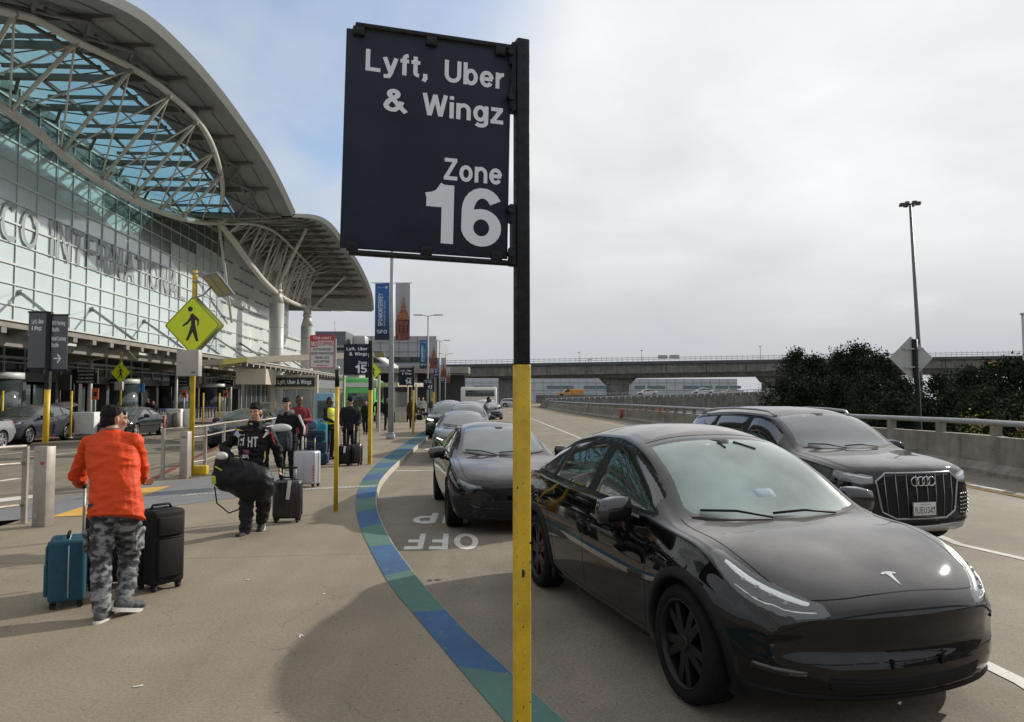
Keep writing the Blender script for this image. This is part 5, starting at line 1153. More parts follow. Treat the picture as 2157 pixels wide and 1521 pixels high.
# ---- shelters on the island
m_cream = mat('cream painted steel', (.44, .40, .31), .55, noise_s=2, noise_a=.08); m_yroof = mat('yellow canopy fascia', (.52, .46, .12), .5)
m_cab = mat('shelter glass', (.22, .25, .24), .08, coat=.8, alpha=.55)
sh = thing('passenger_shelter', 'cream passenger shelter with glazed walls and black route sign on the island', 'shelter', (0, 0, 0), 0, 'passenger shelters')
Ys = 36.0
def sp(u, v, Y=Ys): return P(u, v, Y)
mb = MB(); a, b = sp(472, 757, 31), sp(800, 742, 44)
def slab(mb, uL, uR, vL, vR, YL, YR, thk, dep):
    p, q = P(uL, vL, YL), P(uR, vR, YR); t = (q - p); t.z = 0; t.normalize(); n_ = Vector((-t.y, t.x, 0)) * dep
    vs = [p, q, q + n_, p + n_]; vs = vs + [v - Vector((0, 0, thk)) for v in vs]; mb.add(vs, [(0, 1, 2, 3), (4, 7, 6, 5), (0, 4, 5, 1), (1, 5, 6, 2), (2, 6, 7, 3), (3, 7, 4, 0)])
slab(mb, 520, 785, 752, 741, 31, 36, .26, 4.2); part('roof', mb, m_cream, sh)
mb = MB(); slab(mb, 470, 521, 757, 751, 30.6, 31, .22, 4.2); part('roof_end', mb, m_yroof, sh)
mb = MB(); slab(mb, 497, 560, 777, 777, 31.6, 31.6, .66, 1.4); part('soffit_box', mb, m_cream, sh)
zl = 0
def wallbox(mb, u0, u1, v0, v1, Y0, Y1, th=.06):
    p, q = P(u0, v0, Y0), P(u1, v0, Y1); z1 = max(0, P(u0, v1, Y0).z); 
    t = (q - p); t.z = 0; n_ = Vector((-t.y, t.x, 0)).normalized() * th; vs = [Vector((p.x, p.y, z1)), Vector((q.x, q.y, z1)), Vector((q.x, q.y, p.z)), p]; vs += [v + n_ for v in vs]; mb.add(vs, [(0, 1, 2, 3), (7, 6, 5, 4), (0, 4, 5, 1), (1, 5, 6, 2), (2, 6, 7, 3), (3, 7, 4, 0)])
for u0, u1, Y0 in ((571, 580, 33.5), (661, 669, 33.5), (722, 726, 36.5), (795, 800, 37.5)): mb = MB(); wallbox(mb, u0, u1, 790, 960, Y0, Y0, .18); part('post', mb, m_cream, sh)
mb = MB(); wallbox(mb, 571, 669, 790, 795, 33.48, 33.48, .16); wallbox(mb, 580, 661, 813, 820, 33.48, 33.48, .16); part('header', mb, m_cream, sh)
mb = MB(); wallbox(mb, 579, 662, 795, 814, 33.40, 33.40, .05); rs_ = part('route_sign', mb, m_signblk, sh)
p0, p1 = P(585, 809, 33.38), P(656, 800, 33.38); mb = MB(); text(mb, 'Lyft, Uber & Wingz', p0.x, p1.x, p0.z, p1.z, off=(0, 33.385, 0), th=.003, keep='base'); part('lettering', mb, m_letter, rs_)
mb = MB(); wallbox(mb, 580, 661, 820, 900, 33.6, 33.6, .02); part('glass_pane', mb, m_cab, sh)
mb = MB(); wallbox(mb, 669, 722, 800, 818, 33.7, 36.4, .04); part('side_sign', mb, mat('grey side sign', (.16, .17, .19), .5), sh)
mb = MB(); wallbox(mb, 669, 722, 820, 900, 33.7, 36.4, .02); part('glass_pane', mb, m_cab, sh)
mb = MB(); wallbox(mb, 569, 671, 897, 975, 33.45, 33.45, .12); part('lower_panel', mb, m_cream, sh)
t = thing('passenger_shelter', 'smaller distant shelter with glazed booth behind the tall lamp post', 'shelter', (0, 0, 0), 0, 'passenger shelters')
mb = MB(); slab(mb, 838, 905, 806, 807, 56, 60, .3, 5); part('roof', mb, m_cream, t)
mb = MB(); slab(mb, 785, 823, 745, 770, 46, 45.5, .14, .9); part('roof_wing', mb, m_white, t)
mb = MB(); wallbox(mb, 832, 858, 816, 825, 52, 52, .1); s_ = part('route_sign', mb, m_signblk, t)
for u0, u1 in ((829, 832), (857, 860), (875, 878)): mb = MB(); wallbox(mb, u0, u1, 810, 890, 52, 52, .15); part('post', mb, m_cream, t)
mb = MB(); wallbox(mb, 832, 858, 826, 868, 52.05, 52.05, .03); part('glass_pane', mb, m_cab, t); mb = MB(); wallbox(mb, 830, 860, 868, 890, 52, 52, .12); part('lower_panel', mb, m_cream, t)
# vending / info panel, cyan, in front of the shelter side
t = thing('vending_kiosk', 'light blue information kiosk beside the shelter behind the man in the safety vest', 'kiosk', (P(686, 900, 30).x, 30, 0)); mb = MB(); mb.rbox((0, 0, .95), (.75, .5, 1.9), .04); part('cabinet', mb, mat('light blue panel', (.16, .36, .46), .4), t); mb = MB(); mb.box((0, -.26, 1.25), (.55, .02, .7)); part('screen', mb, m_dglass, t)
# green bus parked behind the shelter
t = thing('shuttle_bus', 'bright green shuttle bus partly hidden behind the zone 15 sign', 'bus', (P(752, 900, 52).x, 52, 0), R(6))
m_gb = mat('bright green paint', (.09, .48, .10), .35, coat=.5)
mb = MB(); mb.rbox((0, 4, 1.75), (2.5, 9, 2.7), .18); bd = part('body', mb, m_gb, t); mb = MB(); mb.rbox((.2, -.52, 1.55), (1.6, .06, .95), .03); part('windscreen', mb, m_dglass, bd); mb = MB(); mb.box((0, -.53, 2.6), (1.9, .05, .3)); part('route_panel', mb, m_white, bd)
for sx in (-1, 1):
    for yy in (.9, 6.6): mb = MB(); mb.cyl((sx * 1.1, yy, .48), (sx * 1.27, yy, .48), .48, n=18); part('wheel', mb, m_rub, t)
    mb = MB(); mb.rbox((sx * .95, -.52, .75), (.3, .06, .2), .02); part('headlight', mb, m_letter, t); mb = MB(); mb.box((sx * 1.26, 4, 2.0), (.02, 6.5, .9)); part('window', mb, m_dglass, bd)
# white coach far down the road
t = thing('coach', 'white coach with dark window band far down the road', 'coach', (P(1008, 850, 112).x, 112, ROAD), R(0))
mb = MB(); mb.rbox((0, 1.3, 1.9), (5.4, 2.6, 3.1), .25); bd = part('body', mb, m_white, t); mb = MB(); mb.rbox((.2, -.02, 2.5), (4.4, .06, .95), .03); part('window_band', mb, m_dglass, bd)
for x in (-1.8, 1.9): mb = MB(); mb.cyl((x, -.05, .5), (x, .2, .5), .5, n=18); part('wheel', mb, m_rub, t)
mb = MB(); mb.box((-2.3, -.03, 1.0), (.35, .06, .18)); part('headlight', mb, m_letter, t)

# ---- clutter before the terminal doors
def hang_sign(u0, u1, v0, v1, d, lines, label, num=None):
    s, z1 = WP((u0 + u1) / 2, v0, d); _, z0 = WP((u0 + u1) / 2, v1, d); c = F(d, s, 0); Y = c.y; x0, x1 = P(u0, v0, Y).x, P(u1, v0, Y).x
    t = thing('airline_sign', label, 'sign', (c.x, Y, 0), 0, 'black airline signs by the doors'); w = (x1 - x0) / 2
    mb = MB(); mb.box((0, 0, (z0 + z1) / 2), (2 * w, .12, z1 - z0)); sp__ = part('sign_panel', mb, m_signblk, t)
    mb = MB(); mb.cyl((-w * .9, .05, 0), (-w * .9, .05, z1), .05, n=8); part('post', mb, m_black, t)
    n = len(lines); mb = MB()
    for i, l in enumerate(lines):
        zz = z1 - (z1 - z0) * (i + .25) / n; hh_ = (z1 - z0) / n * .5; ww = min(2 * w * .8, len(l) * hh_ * .62); text(mb, l, w * .72 - ww, w * .72, zz - hh_, zz, off=(0, -.065, 0), keep='base')
    if num: text(mb, num, w * .78, w * .96, z1 - (z1 - z0) * .25, z1 - (z1 - z0) * .06, off=(0, -.065, 0), keep='base')
    if mb.v: part('lettering', mb, m_letter, sp__)
hang_sign(152, 207, 778, 808, -21.5, ['BRITISH AIRWAYS', 'CHINA SOUTHERN', 'FLAIR AIRLINES', 'VIETNAM AIRLINES'], 'black sign listing four airlines over the terminal doors at the left', '3')
hang_sign(124, 150, 790, 822, -20.6, ['', ''], 'narrow dark blue sign left of the four-airline sign')
hang_sign(214, 262, 798, 812, -22.2, ['---- ------'], 'long thin black sign behind the small crossing sign')
hang_sign(358, 400, 792, 814, -21.5, ['--- -----', '------ -------', '--------'], 'black three-line airline sign behind the large crossing sign control box')
hang_sign(458, 492, 800, 815, -21.5, ['------', '---------'], 'black two-line airline sign under the shelter roof end')
hang_sign(458, 478, 815, 836, -20.6, ['', ''], 'small dark blue sign right of the large crossing post')
for i, (u, v0, v1, Y) in enumerate(((201, 818, 842, 33), (388, 822, 838, 41), (475, 822, 838, 50))):
    c = P(u, v0, Y); t = thing('orange_notice', ('left', 'middle', 'right')[i] + 'most of the three orange square notices on thin posts by the doors' if i != 1 else 'middle one of the three orange square notices, left of the big crossing post', 'notice', (c.x, Y, 0)); w = .30; z0 = P(u, v1, Y).z
    mb = MB(); mb.box((0, 0, (c.z + z0) / 2), (w, .03, c.z - z0)); q = part('panel', mb, mat('orange notice', (.45, .09, .04), .5), t); mb = MB(); mb.box((0, -.02, (c.z + z0) / 2), (w * .5, .01, (c.z - z0) * .4)); part('symbol', mb, m_signblk, q); mb = MB(); mb.cyl((0, 0.02, 0), (0, .02, c.z), .025, n=6); part('post', mb, m_galv, t)
c = P(298, 808, 36); t = thing('accessible_parking_sign', 'small blue sign with white symbol on a yellow post near the doors', 'sign', (c.x, 36, 0)); mb = MB(); mb.box((0, 0, c.z - .22), (.3, .02, .45)); q = part('sign_panel', mb, mat('sign blue', (.03, .16, .33), .5), t)
mb = MB(); mb.tube([(-.03 + .06 * math.cos(a), -.015, c.z - .28 + .06 * math.sin(a)) for a in [k * .6 for k in range(9)]], .01, 4); mb.box((-.02, -.015, c.z - .17), (.02, .008, .12)); part('symbol', mb, m_letter, q); mb = MB(); mb.cyl((0, 0, 0), (0, 0, 1.0), .045, n=8); part('yellow_post', mb, m_yel, t); mb = MB(); mb.cyl((0, 0, 1.0), (0, 0, c.z), .035, n=8); part('black_post', mb, m_black, t)
# white concrete blocks and kiosks along the terminal kerb
for i, (u0, u1, vb, vt, Y) in enumerate(((148, 204, 905, 869, 33), (206, 262, 902, 868, 34), (455, 560, 884, 868, 48), (352, 384, 893, 862, 41.5), (386, 403, 892, 862, 42))):
    x0, x1 = P(u0, vb, Y).x, P(u1, vb, Y).x; h_b = P(u0, vt, Y).z; t = thing('concrete_block', ('long white concrete barrier block beside the black car with open boot', 'second long white concrete block, behind the red kerb', 'white concrete block behind the grey saloon', 'square white block left of the large yellow post', 'narrow white block right beside the large yellow post')[i], 'barrier block', ((x0 + x1) / 2, Y, 0.02)); mb = MB(); mb.rbox((0, 0, h_b / 2), (x1 - x0, .5, h_b), .04); part('block', mb, m_white, t); mb = MB(); mb.box((0, -.02, .05), (x1 - x0 + .1, .6, .1)); part('plinth', mb, m_conc, t)
for i, u in enumerate((311, 325, 341, 357, 372)):
    Y = 40; x = P(u, 890, Y).x; t = thing('bollard', ('leftmost of the five pale bollards', 'second of the five pale bollards from the left', 'middle one of the five pale bollards', 'fourth of the five pale bollards from the left', 'rightmost of the five pale bollards')[i] + ' before the doors', 'bollard', (x, Y, 0.02), 0, 'pale concrete bollards before the doors'); mb = MB(); mb.cyl((0, 0, 0), (0, 0, .85), .20, .19, n=16); mb.ell((0, 0, .85), (.19, .19, .05), 12); part('shaft', mb, m_conc, t); mb = MB(); mb.cyl((0, 0, 0), (0, 0, .06), .23, n=16); part('collar', mb, m_kerb, t)
for i, u in enumerate((316, 331, 346)):
    Y = 37; x = P(u, 895, Y).x; t = thing('delineator', ('left', 'middle', 'right')[i] + ' one of the three orange delineator posts by the bollards', 'delineator', (x, Y, ROAD), 0, 'orange delineator posts'); mb = MB(); mb.cyl((0, 0, 0), (0, 0, .95), .045, n=8); part('tube', mb, mat('orange plastic', (.60, .10, .03), .5), t); mb = MB(); mb.box((0, 0, .02), (.25, .25, .04)); part('foot', mb, m_rub, t)
for i, (u, Y) in enumerate(((5, 31), (150, 31.5), (428, 45), (462, 47))):
    x = P(u, 850, Y).x; t = thing('yellow_post', ('yellow post at the left edge of the photo behind the cars', 'yellow post rising behind the open boot of the black car', 'thin yellow post right of the large crossing sign', 'thin yellow post left of the shelter')[i], 'post', (x, Y, 0), 0, 'plain yellow posts by the doors'); mb = MB(); mb.cyl((0, 0, 0), (0, 0, 2.0), .05, n=10); part('shaft', mb, m_yel, t); mb = MB(); mb.cyl((0, 0, 0), (0, 0, .05), .09, n=10); part('collar', mb, m_galv, t)
# rows of blue luggage trolleys
for gi, (u0, u1, v, Y, nm) in enumerate(((135, 168, 860, 32.5, 'left of the small crossing sign'), (330, 364, 858, 42.5, 'behind the pale bollards'), (420, 455, 856, 48, 'left of the grey saloon'))):
    n = 7
    for i in range(n):
        x = P(u0 + (u1 - u0) * i / (n - 1), v, Y).x; t = thing('luggage_trolley', '%s blue luggage trolley from the left in the row %s' % (('first', 'second', 'third', 'fourth', 'fifth', 'sixth', 'seventh')[i], nm), 'trolley', (x, Y, .02), R(75), 'luggage trolleys in rows')
        if gi == 0 and i == 0:
            pass
        mb = MB(); mb.tube([(-.3, 0, .12), (.3, 0, .12), (.3, 0, 1.0), (.3, .5, 1.0), (.3, .5, .12), (-.3, .5, .12), (-.3, 0, .12)], .018, 5); part('frame', mb, m_steel, t)
        mb = MB(); mb.tube([(.3, 0, 1.02), (.34, .25, 1.04), (.3, .5, 1.02)], .028, 6); part('handle', mb, mat('blue trolley plastic', (.05, .14, .40), .5), t)
        for q in ((-.3, 0), (-.3, .5), (.3, 0), (.3, .5)): mb = MB(); mb.cyl((q[0], q[1] - .02, .06), (q[0], q[1] + .02, .06), .06, n=8); part('wheel', mb, m_rub, t)
# ================================================================== CARS
m_tyre = mat('tyre rubber', (.008, .008, .008), .85, noise_s=20, noise_a=.3, spec=.15)
m_well = mat('wheel well black', (.006, .006, .006), .9)
m_plas = mat('black textured plastic', (.007, .007, .008), .6, spec=.2)
m_glossb = mat('gloss black trim', (.006, .006, .007), .12, coat=1)
m_sideg = mat('tinted side glass', (.010, .012, .012), .03, coat=1.0, spec=.8)
m_rimb = mat('dark alloy rim', (.006, .006, .007), .45, .0, spec=.3)
m_rims = mat('silver alloy rim', (.42, .43, .44), .32, .8)
m_chrome = mat('chrome trim', (.60, .61, .62), .18, 1.0)
m_seam = mat('panel gap black', (.003, .003, .003), .9)
m_lens = mat('clear headlamp lens', (.20, .22, .23), .08, coat=1.0)
m_lensd = mat('dark headlamp housing', (.07, .078, .082), .15, coat=1.0)
m_led = mat('pale headlamp reflector', (.72, .77, .77), .25, coat=.5)
m_amber = mat('amber reflector', (.35, .10, .01), .3)
m_taill = mat('red tail lamp', (.25, .01, .01), .2, coat=1)
m_plate = mat('licence plate white', (.55, .55, .53), .5)
m_fog = mat('misted windscreen with painted sky', (.20, .27, .25), .22, coat=1.0, coatr=.06, noise_s=2.2, noise_a=.35, det=5)  # pale base is mist plus sky reflection painted in
m_wind = mat('windscreen glass', (.13, .15, .148), .12, coat=1.0, noise_s=1.5, noise_a=.3)  # base colour lightened to stand in for reflected sky
def paint_m(name, c, rough=.18, metal=.3, dust_sheen=0.0):
    m = mat(name, c, rough, metal, coat=1.0, coatr=.03, spec=.0); m.node_tree.nodes['Principled BSDF'].inputs['Coat IOR'].default_value = 1.52
    if dust_sheen and 'dust_sheen' not in m:  # greys upward faces: real dust, plus sky reflection put into the colour
        m['dust_sheen'] = 1; t = m.node_tree; b = t.nodes['Principled BSDF']; ln = t.links.new; tcn = t.nodes.new('ShaderNodeTexCoord'); g_ = t.nodes.new('ShaderNodeNewGeometry'); s = t.nodes.new('ShaderNodeSeparateXYZ'); ln(g_.outputs['Normal'], s.inputs[0])
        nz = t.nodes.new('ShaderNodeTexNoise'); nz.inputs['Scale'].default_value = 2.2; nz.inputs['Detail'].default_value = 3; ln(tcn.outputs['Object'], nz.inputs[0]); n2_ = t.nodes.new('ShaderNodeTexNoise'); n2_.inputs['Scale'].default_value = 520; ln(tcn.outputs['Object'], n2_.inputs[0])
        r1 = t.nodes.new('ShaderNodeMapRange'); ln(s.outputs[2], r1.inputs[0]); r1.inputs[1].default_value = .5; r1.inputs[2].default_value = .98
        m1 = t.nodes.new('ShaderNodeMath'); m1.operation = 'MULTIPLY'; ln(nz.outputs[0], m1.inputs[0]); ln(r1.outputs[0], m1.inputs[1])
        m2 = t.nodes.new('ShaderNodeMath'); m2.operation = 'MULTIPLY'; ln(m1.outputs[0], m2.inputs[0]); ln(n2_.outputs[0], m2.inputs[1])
        m3 = t.nodes.new('ShaderNodeMath'); m3.operation = 'MULTIPLY'; ln(m2.outputs[0], m3.inputs[0]); m3.inputs[1].default_value = 3.4 * dust_sheen
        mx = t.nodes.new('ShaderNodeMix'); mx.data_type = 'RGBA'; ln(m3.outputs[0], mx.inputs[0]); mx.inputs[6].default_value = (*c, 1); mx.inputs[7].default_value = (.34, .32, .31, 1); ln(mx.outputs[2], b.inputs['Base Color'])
        r2 = t.nodes.new('ShaderNodeMapRange'); ln(m1.outputs[0], r2.inputs[0]); r2.inputs[1].default_value = .1; r2.inputs[2].default_value = .7; r2.inputs[3].default_value = .03; r2.inputs[4].default_value = .12 * dust_sheen; ln(r2.outputs[0], b.inputs['Coat Roughness'])
    return m
def pchip(tab):
    xs = [float(a) for a, _ in tab]; ys = [float(b) for _, b in tab]; n = len(xs); d = [(ys[i + 1] - ys[i]) / (xs[i + 1] - xs[i]) for i in range(n - 1)]; m = [0.0] * n; m[0], m[-1] = d[0], d[-1]
    for i in range(1, n - 1):
        if d[i - 1] * d[i] > 0:
            h0, h1 = xs[i] - xs[i - 1], xs[i + 1] - xs[i]; w1, w2 = 2 * h1 + h0, h1 + 2 * h0; m[i] = (w1 + w2) / (w1 / d[i - 1] + w2 / d[i])
    def f(x):
        if x <= xs[0]: return ys[0]
        if x >= xs[-1]: return ys[-1]
        i = 0
        while xs[i + 1] < x: i += 1
        h = xs[i + 1] - xs[i]; t = (x - xs[i]) / h
        return (2 * t ** 3 - 3 * t * t + 1) * ys[i] + (t ** 3 - 2 * t * t + t) * h * m[i] + (-2 * t ** 3 + 3 * t * t) * ys[i + 1] + (t ** 3 - t * t) * h * m[i + 1]
    return f
def chaikin(pts, it):
    for _ in range(it):
        o = [pts[0]]
        for a, b in zip(pts, pts[1:]): o += [a * .75 + b * .25, a * .25 + b * .75]
        pts = o + [pts[-1]]
    return pts
class Car:
    def __init__(s, sp, res=1.0):
        s.sp = sp; s.f = {k: pchip(v) for k, v in sp['t'].items()}; L_ = sp['L']; s.L = L_; f = s.f
        ys = [0, .006, .02, .045, .075, .11, .15, .2]; y = .25; st = .045 / res
        while y < L_ - .26: ys.append(y); y += st
        ys += [L_ - q for q in (.24, .2, .16, .12, .085, .055, .03, .012, 0)]
        V = []; F_ = []; W_ = sp['W'] / 2; cf, cr = sp.get('cf', .34), sp.get('cr', .20)
        for y in ys:
            zb, w1, w2, z2, w3, z3, w4, z4, z5 = (f[k](y) for k in ('zb', 'w1', 'w2', 'z2', 'w3', 'z3', 'w4', 'z4', 'z5')); Vv = Vector
            h = z3 - zb; E = Vv((w3, z3)); F2 = Vv((w4, z4)); eF = (F2 - E); lf = max(eF.length, .02)
            k1 = min(.04, lf * .3); dn = eF / lf; D = Vv((w2, z2)); eD = (D - E); ld = max(eD.length, .02); k0 = min(.05, ld * .35)
            mid = (E + F2) / 2 + Vv((eF.y, -eF.x)).normalized() * min(.012, lf * .05)
            pts = [Vv((0, zb)), Vv((w1 * .5, zb)), Vv((w1 - .10, zb)), Vv((w1 - .01, zb + min(.05, h * .2))), Vv((w1 + (w2 - w1) * .72, zb + (z2 - zb) * .52)), D, D + (E - D) * .45 + Vv((.014, 0)), E + eD / ld * k0, E, E + dn * k1, mid, F2 - dn * min(.05, lf * .3), F2, F2 + Vv((-.06, min(.02, (z5 - z4) * .3))), Vv((w4 * .62, z4 + (z5 - z4) * .72)), Vv((w4 * .3, z5 - (z5 - z4) * .04)), Vv((0, z5))]
            pts = chaikin(pts, 2)
            s.np = len(pts)
            ring = [(p.x, p.y) for p in pts] + [(-p.x, p.y) for p in reversed(pts[1:-1])]
            s.nr = len(ring)
            for x, z in ring: V.append(s.bend(x, y, z, W_, cf, cr))
        nr = s.nr; ns = len(ys)
        for i in range(ns - 1):
            for k in range(nr): F_.append((i * nr + k, i * nr + (k + 1) % nr, (i + 1) * nr + (k + 1) % nr, (i + 1) * nr + k))
        n = s.np
        for base, rev in ((0, False), ((ns - 1) * nr, True)):     # end caps, joined across from left to right
            R_ = [base + i for i in range(n)]; Lf = [base] + [base + nr - i for i in range(1, n - 1)] + [base + n - 1]; m = 9
            cols = [R_]
            for j in range(1, m):
                col = []
                for i in range(n):
                    if i == 0 or i == n - 1: col.append(R_[i]); continue
                    a = V[R_[i]]; x = a[0] * (1 - 2 * j / m); col.append(len(V)); V.append(s.bend(x, ys[0] if not rev else ys[-1], a[2], W_, cf, cr))
                cols.append(col)
            cols.append(Lf)
            for c0_, c1_ in zip(cols, cols[1:]):
                for i in range(n - 1):
                    q = [c0_[i], c0_[i + 1], c1_[i + 1], c1_[i]]; q = list(dict.fromkeys(q))
                    if len(q) >= 3: F_.append(tuple(q if rev else reversed(q)))
        bm = bmesh.new(); vs = [bm.verts.new(v) for v in V]
        for q in F_:
            try: bm.faces.new([vs[i] for i in q])
            except ValueError: pass
        bmesh.ops.remove_doubles(bm, verts=bm.verts, dist=1e-4); bmesh.ops.recalc_face_normals(bm, faces=bm.faces); bm.faces.ensure_lookup_table()
        tp = max(bm.faces, key=lambda q: q.calc_center_median().z)
        if tp.normal.z < 0: bmesh.ops.reverse_faces(bm, faces=bm.faces[:])
        s.tree0 = BVHTree.FromBMesh(bm)
        # wheel arches cut out with cylinders
        s.me = bpy.data.meshes.new('body'); bm.to_mesh(s.me); bm.free()
        cut = MB()
        for y in sp['wy']:
            for sx in (-1, 1): cut.cyl((sx * (W_ - .30), y, sp['wr'] + .0), (sx * (W_ + .3), y, sp['wr'] + .0), sp['ar'], n=40 if res >= .7 else 24)
        o = bpy.data.objects.new('b', s.me); COL.objects.link(o); c = bpy.data.objects.new('c', cut.mesh([m_well])); COL.objects.link(c)
        s.me.materials.append(m_well); s.me.materials.append(m_well)
        md = o.modifiers.new('b', 'BOOLEAN'); md.object = c; md.operation = 'DIFFERENCE'; md.solver = 'EXACT'; md.material_mode = 'TRANSFER'
        me = bpy.data.meshes.new_from_object(o.evaluated_get(bpy.context.evaluated_depsgraph_get())); bpy.data.objects.remove(o); bpy.data.objects.remove(c)
        me.polygons.foreach_set('use_smooth', [True] * len(me.polygons)); me.set_sharp_from_angle(angle=R(38)); s.me = me
        ok = len(me.polygons) > 100
        bm = bmesh.new(); bm.from_mesh(me); s.tree = BVHTree.FromBMesh(bm); bm.free()
    def bend(s, x, y, z, W_, cf, cr):
        q = min(1.15, abs(x) / W_); L_ = s.L
        uc = s.sp.get('uc', 0); y = y + uc * math.exp(-((z - .53) / .085) ** 2) * math.exp(-(y / .16) ** 2)
        return (x, y + cf * q ** 2.3 * math.exp(-(y / .62) ** 2) - cr * q ** 2.3 * math.exp(-((L_ - y) / .55) ** 2), z)
    def cast(s, o, d, df=None):
        p = s.tree0.ray_cast(Vector(o), Vector(d))
        return p[0] if p[0] is not None else (Vector(df) if df else s.tree0.find_nearest(Vector(o))[0])
    def side(s, y, z, sx=1): return s.cast((sx * 3, y, z), (-sx, 0, 0))
    def front(s, x, z): return s.cast((x, -2, z), (0, 1, 0))
    def rear(s, x, z): return s.cast((x, s.L + 2, z), (0, -1, 0))
    def top(s, x, y): return s.cast((x, y, 4), (0, 0, -1))
    def near(s, p, off=0.0):
        c, n, _, _ = s.tree0.find_nearest(Vector(p)); return c + n * off
    def patch(s, A, B, off=.003, n=16, m=6, smooth=True, edge=True):
        """quad patch between polylines A and B, laid on the body and standing off it"""
        def rs(pts, n):
            pts = [Vector(p) for p in pts]
            if smooth and len(pts) > 2: pts = spl(pts, 6)
            cum_ = [0]; 
            for a, b in zip(pts, pts[1:]): cum_.append(cum_[-1] + (b - a).length)
            o = []
            for i in range(n + 1):
                t = cum_[-1] * i / n; k = 0
                while k < len(cum_) - 2 and cum_[k + 1] < t: k += 1
                o.append(pts[k].lerp(pts[k + 1], (t - cum_[k]) / max(1e-9, cum_[k + 1] - cum_[k])))
            return o
        a, b = rs(A, n), rs(B, n); mb = MB(); mb.smooth = True; vs = []
        for j in range(m + 1):
            for i in range(n + 1):
                ed = edge and (i in (0, n) or j in (0, m)); vs.append(s.near(a[i].lerp(b[i], j / m), -.002 if ed else off))
        if edge:   # pull first inner ring to the border so the step is crisp
            pass
        mb.add(vs, [(j * (n + 1) + i, j * (n + 1) + i + 1, (j + 1) * (n + 1) + i + 1, (j + 1) * (n + 1) + i) for j in range(m) for i in range(n)])
        return mb
    def seam(s, pts, w=.006, off=.0012, mb=None, smooth=True):
        pts = [Vector(p) for p in pts]; pts = spl(pts, 6) if smooth and len(pts) > 2 else [pts[0].lerp(pts[-1], i / 12) for i in range(13)] if len(pts) == 2 else pts
        mb = mb or MB(); q = []; vs = []
        for p in pts: c, nrm, _, _ = s.tree0.find_nearest(p); q.append((c, nrm))
        for i, (c, nrm) in enumerate(q):
            t = (q[min(i + 1, len(q) - 1)][0] - q[max(i - 1, 0)][0]); sd_ = t.cross(nrm)
            if sd_.length < 1e-9: sd_ = Vector((0, 0, 1))
            sd_ = sd_.normalized() * w / 2; vs += [c + nrm * off + sd_, c + nrm * off - sd_]
        mb.add(vs, [(2 * i, 2 * i + 1, 2 * i + 3, 2 * i + 2) for i in range(len(q) - 1)]); return mb
def wheel_meshes(r, w, style, rim_m, n=10):
    ty = MB(); ty.smooth = True; k = 36; prof = [(-w / 2 + .012, r * .745), (-w / 2, r * .80), (-w / 2, r * .92), (-w / 2 + .025, r * .985), (-w / 4, r), (w / 4, r), (w / 2 - .025, r * .985), (w / 2, r * .92), (w / 2, r * .80), (w / 2 - .012, r * .745)]
    vs = [(x, q * math.cos(2 * math.pi * i / k), q * math.sin(2 * math.pi * i / k)) for x, q in prof for i in range(k)]
    ty.add(vs, [(j * k + i, j * k + (i + 1) % k, (j + 1) * k + (i + 1) % k, (j + 1) * k + i) for j in range(len(prof) - 1) for i in range(k)])
    rm = MB(); rm.smooth = True; ri = r * .755; prof = [(-w / 2 + .02, ri), (w / 2 - .006, ri), (w / 2 - .008, ri * .955), (w / 2 - .05, ri * .93), (-w / 2 + .04, ri * .90)]
    vs = [(x, q * math.cos(2 * math.pi * i / k), q * math.sin(2 * math.pi * i / k)) for x, q in prof for i in range(k)]
    rm.add(vs, [(j * k + i, j * k + (i + 1) % k, (j + 1) * k + (i + 1) % k, (j + 1) * k + i) for j in range(len(prof) - 1) for i in range(k)])
    xo = w / 2 - .03
    rm.cyl((xo - .05, 0, 0), (xo + .012, 0, 0), r * .16, r * .13, 18)
    rm.smooth = False
    for i in range(n):
        a = 2 * math.pi * i / n + (.10 * (1 if i % 2 else -1) if style == 'pair' else 0); wd0, wd1 = (.030, .024) if style == 'pair' else (.026, .040)
        c, s_ = math.cos(a), math.sin(a); tx, tz = -s_, c
        def pt(q, t, x): return (x, c * q + tx * t, s_ * q + tz * t)
        vs = [pt(r * .10, wd0, xo), pt(r * .10, -wd0, xo), pt(ri * .96, -wd1, xo - .004), pt(ri * .96, wd1, xo - .004), pt(r * .10, wd0, xo - .03), pt(r * .10, -wd0, xo - .03), pt(ri * .96, -wd1, xo - .035), pt(ri * .96, wd1, xo - .035)]
        rm.add(vs, [(0, 1, 2, 3), (7, 6, 5, 4), (0, 4, 5, 1), (1, 5, 6, 2), (2, 6, 7, 3), (3, 7, 4, 0)])
    bk = MB(); bk.cyl((-.02, 0, 0), (0.0, 0, 0), r * .48, n=24)
    return ty.mesh(m_tyre), rm.mesh(rim_m), bk.mesh(mat('brake disc', (.02, .02, .02), .5, .5))
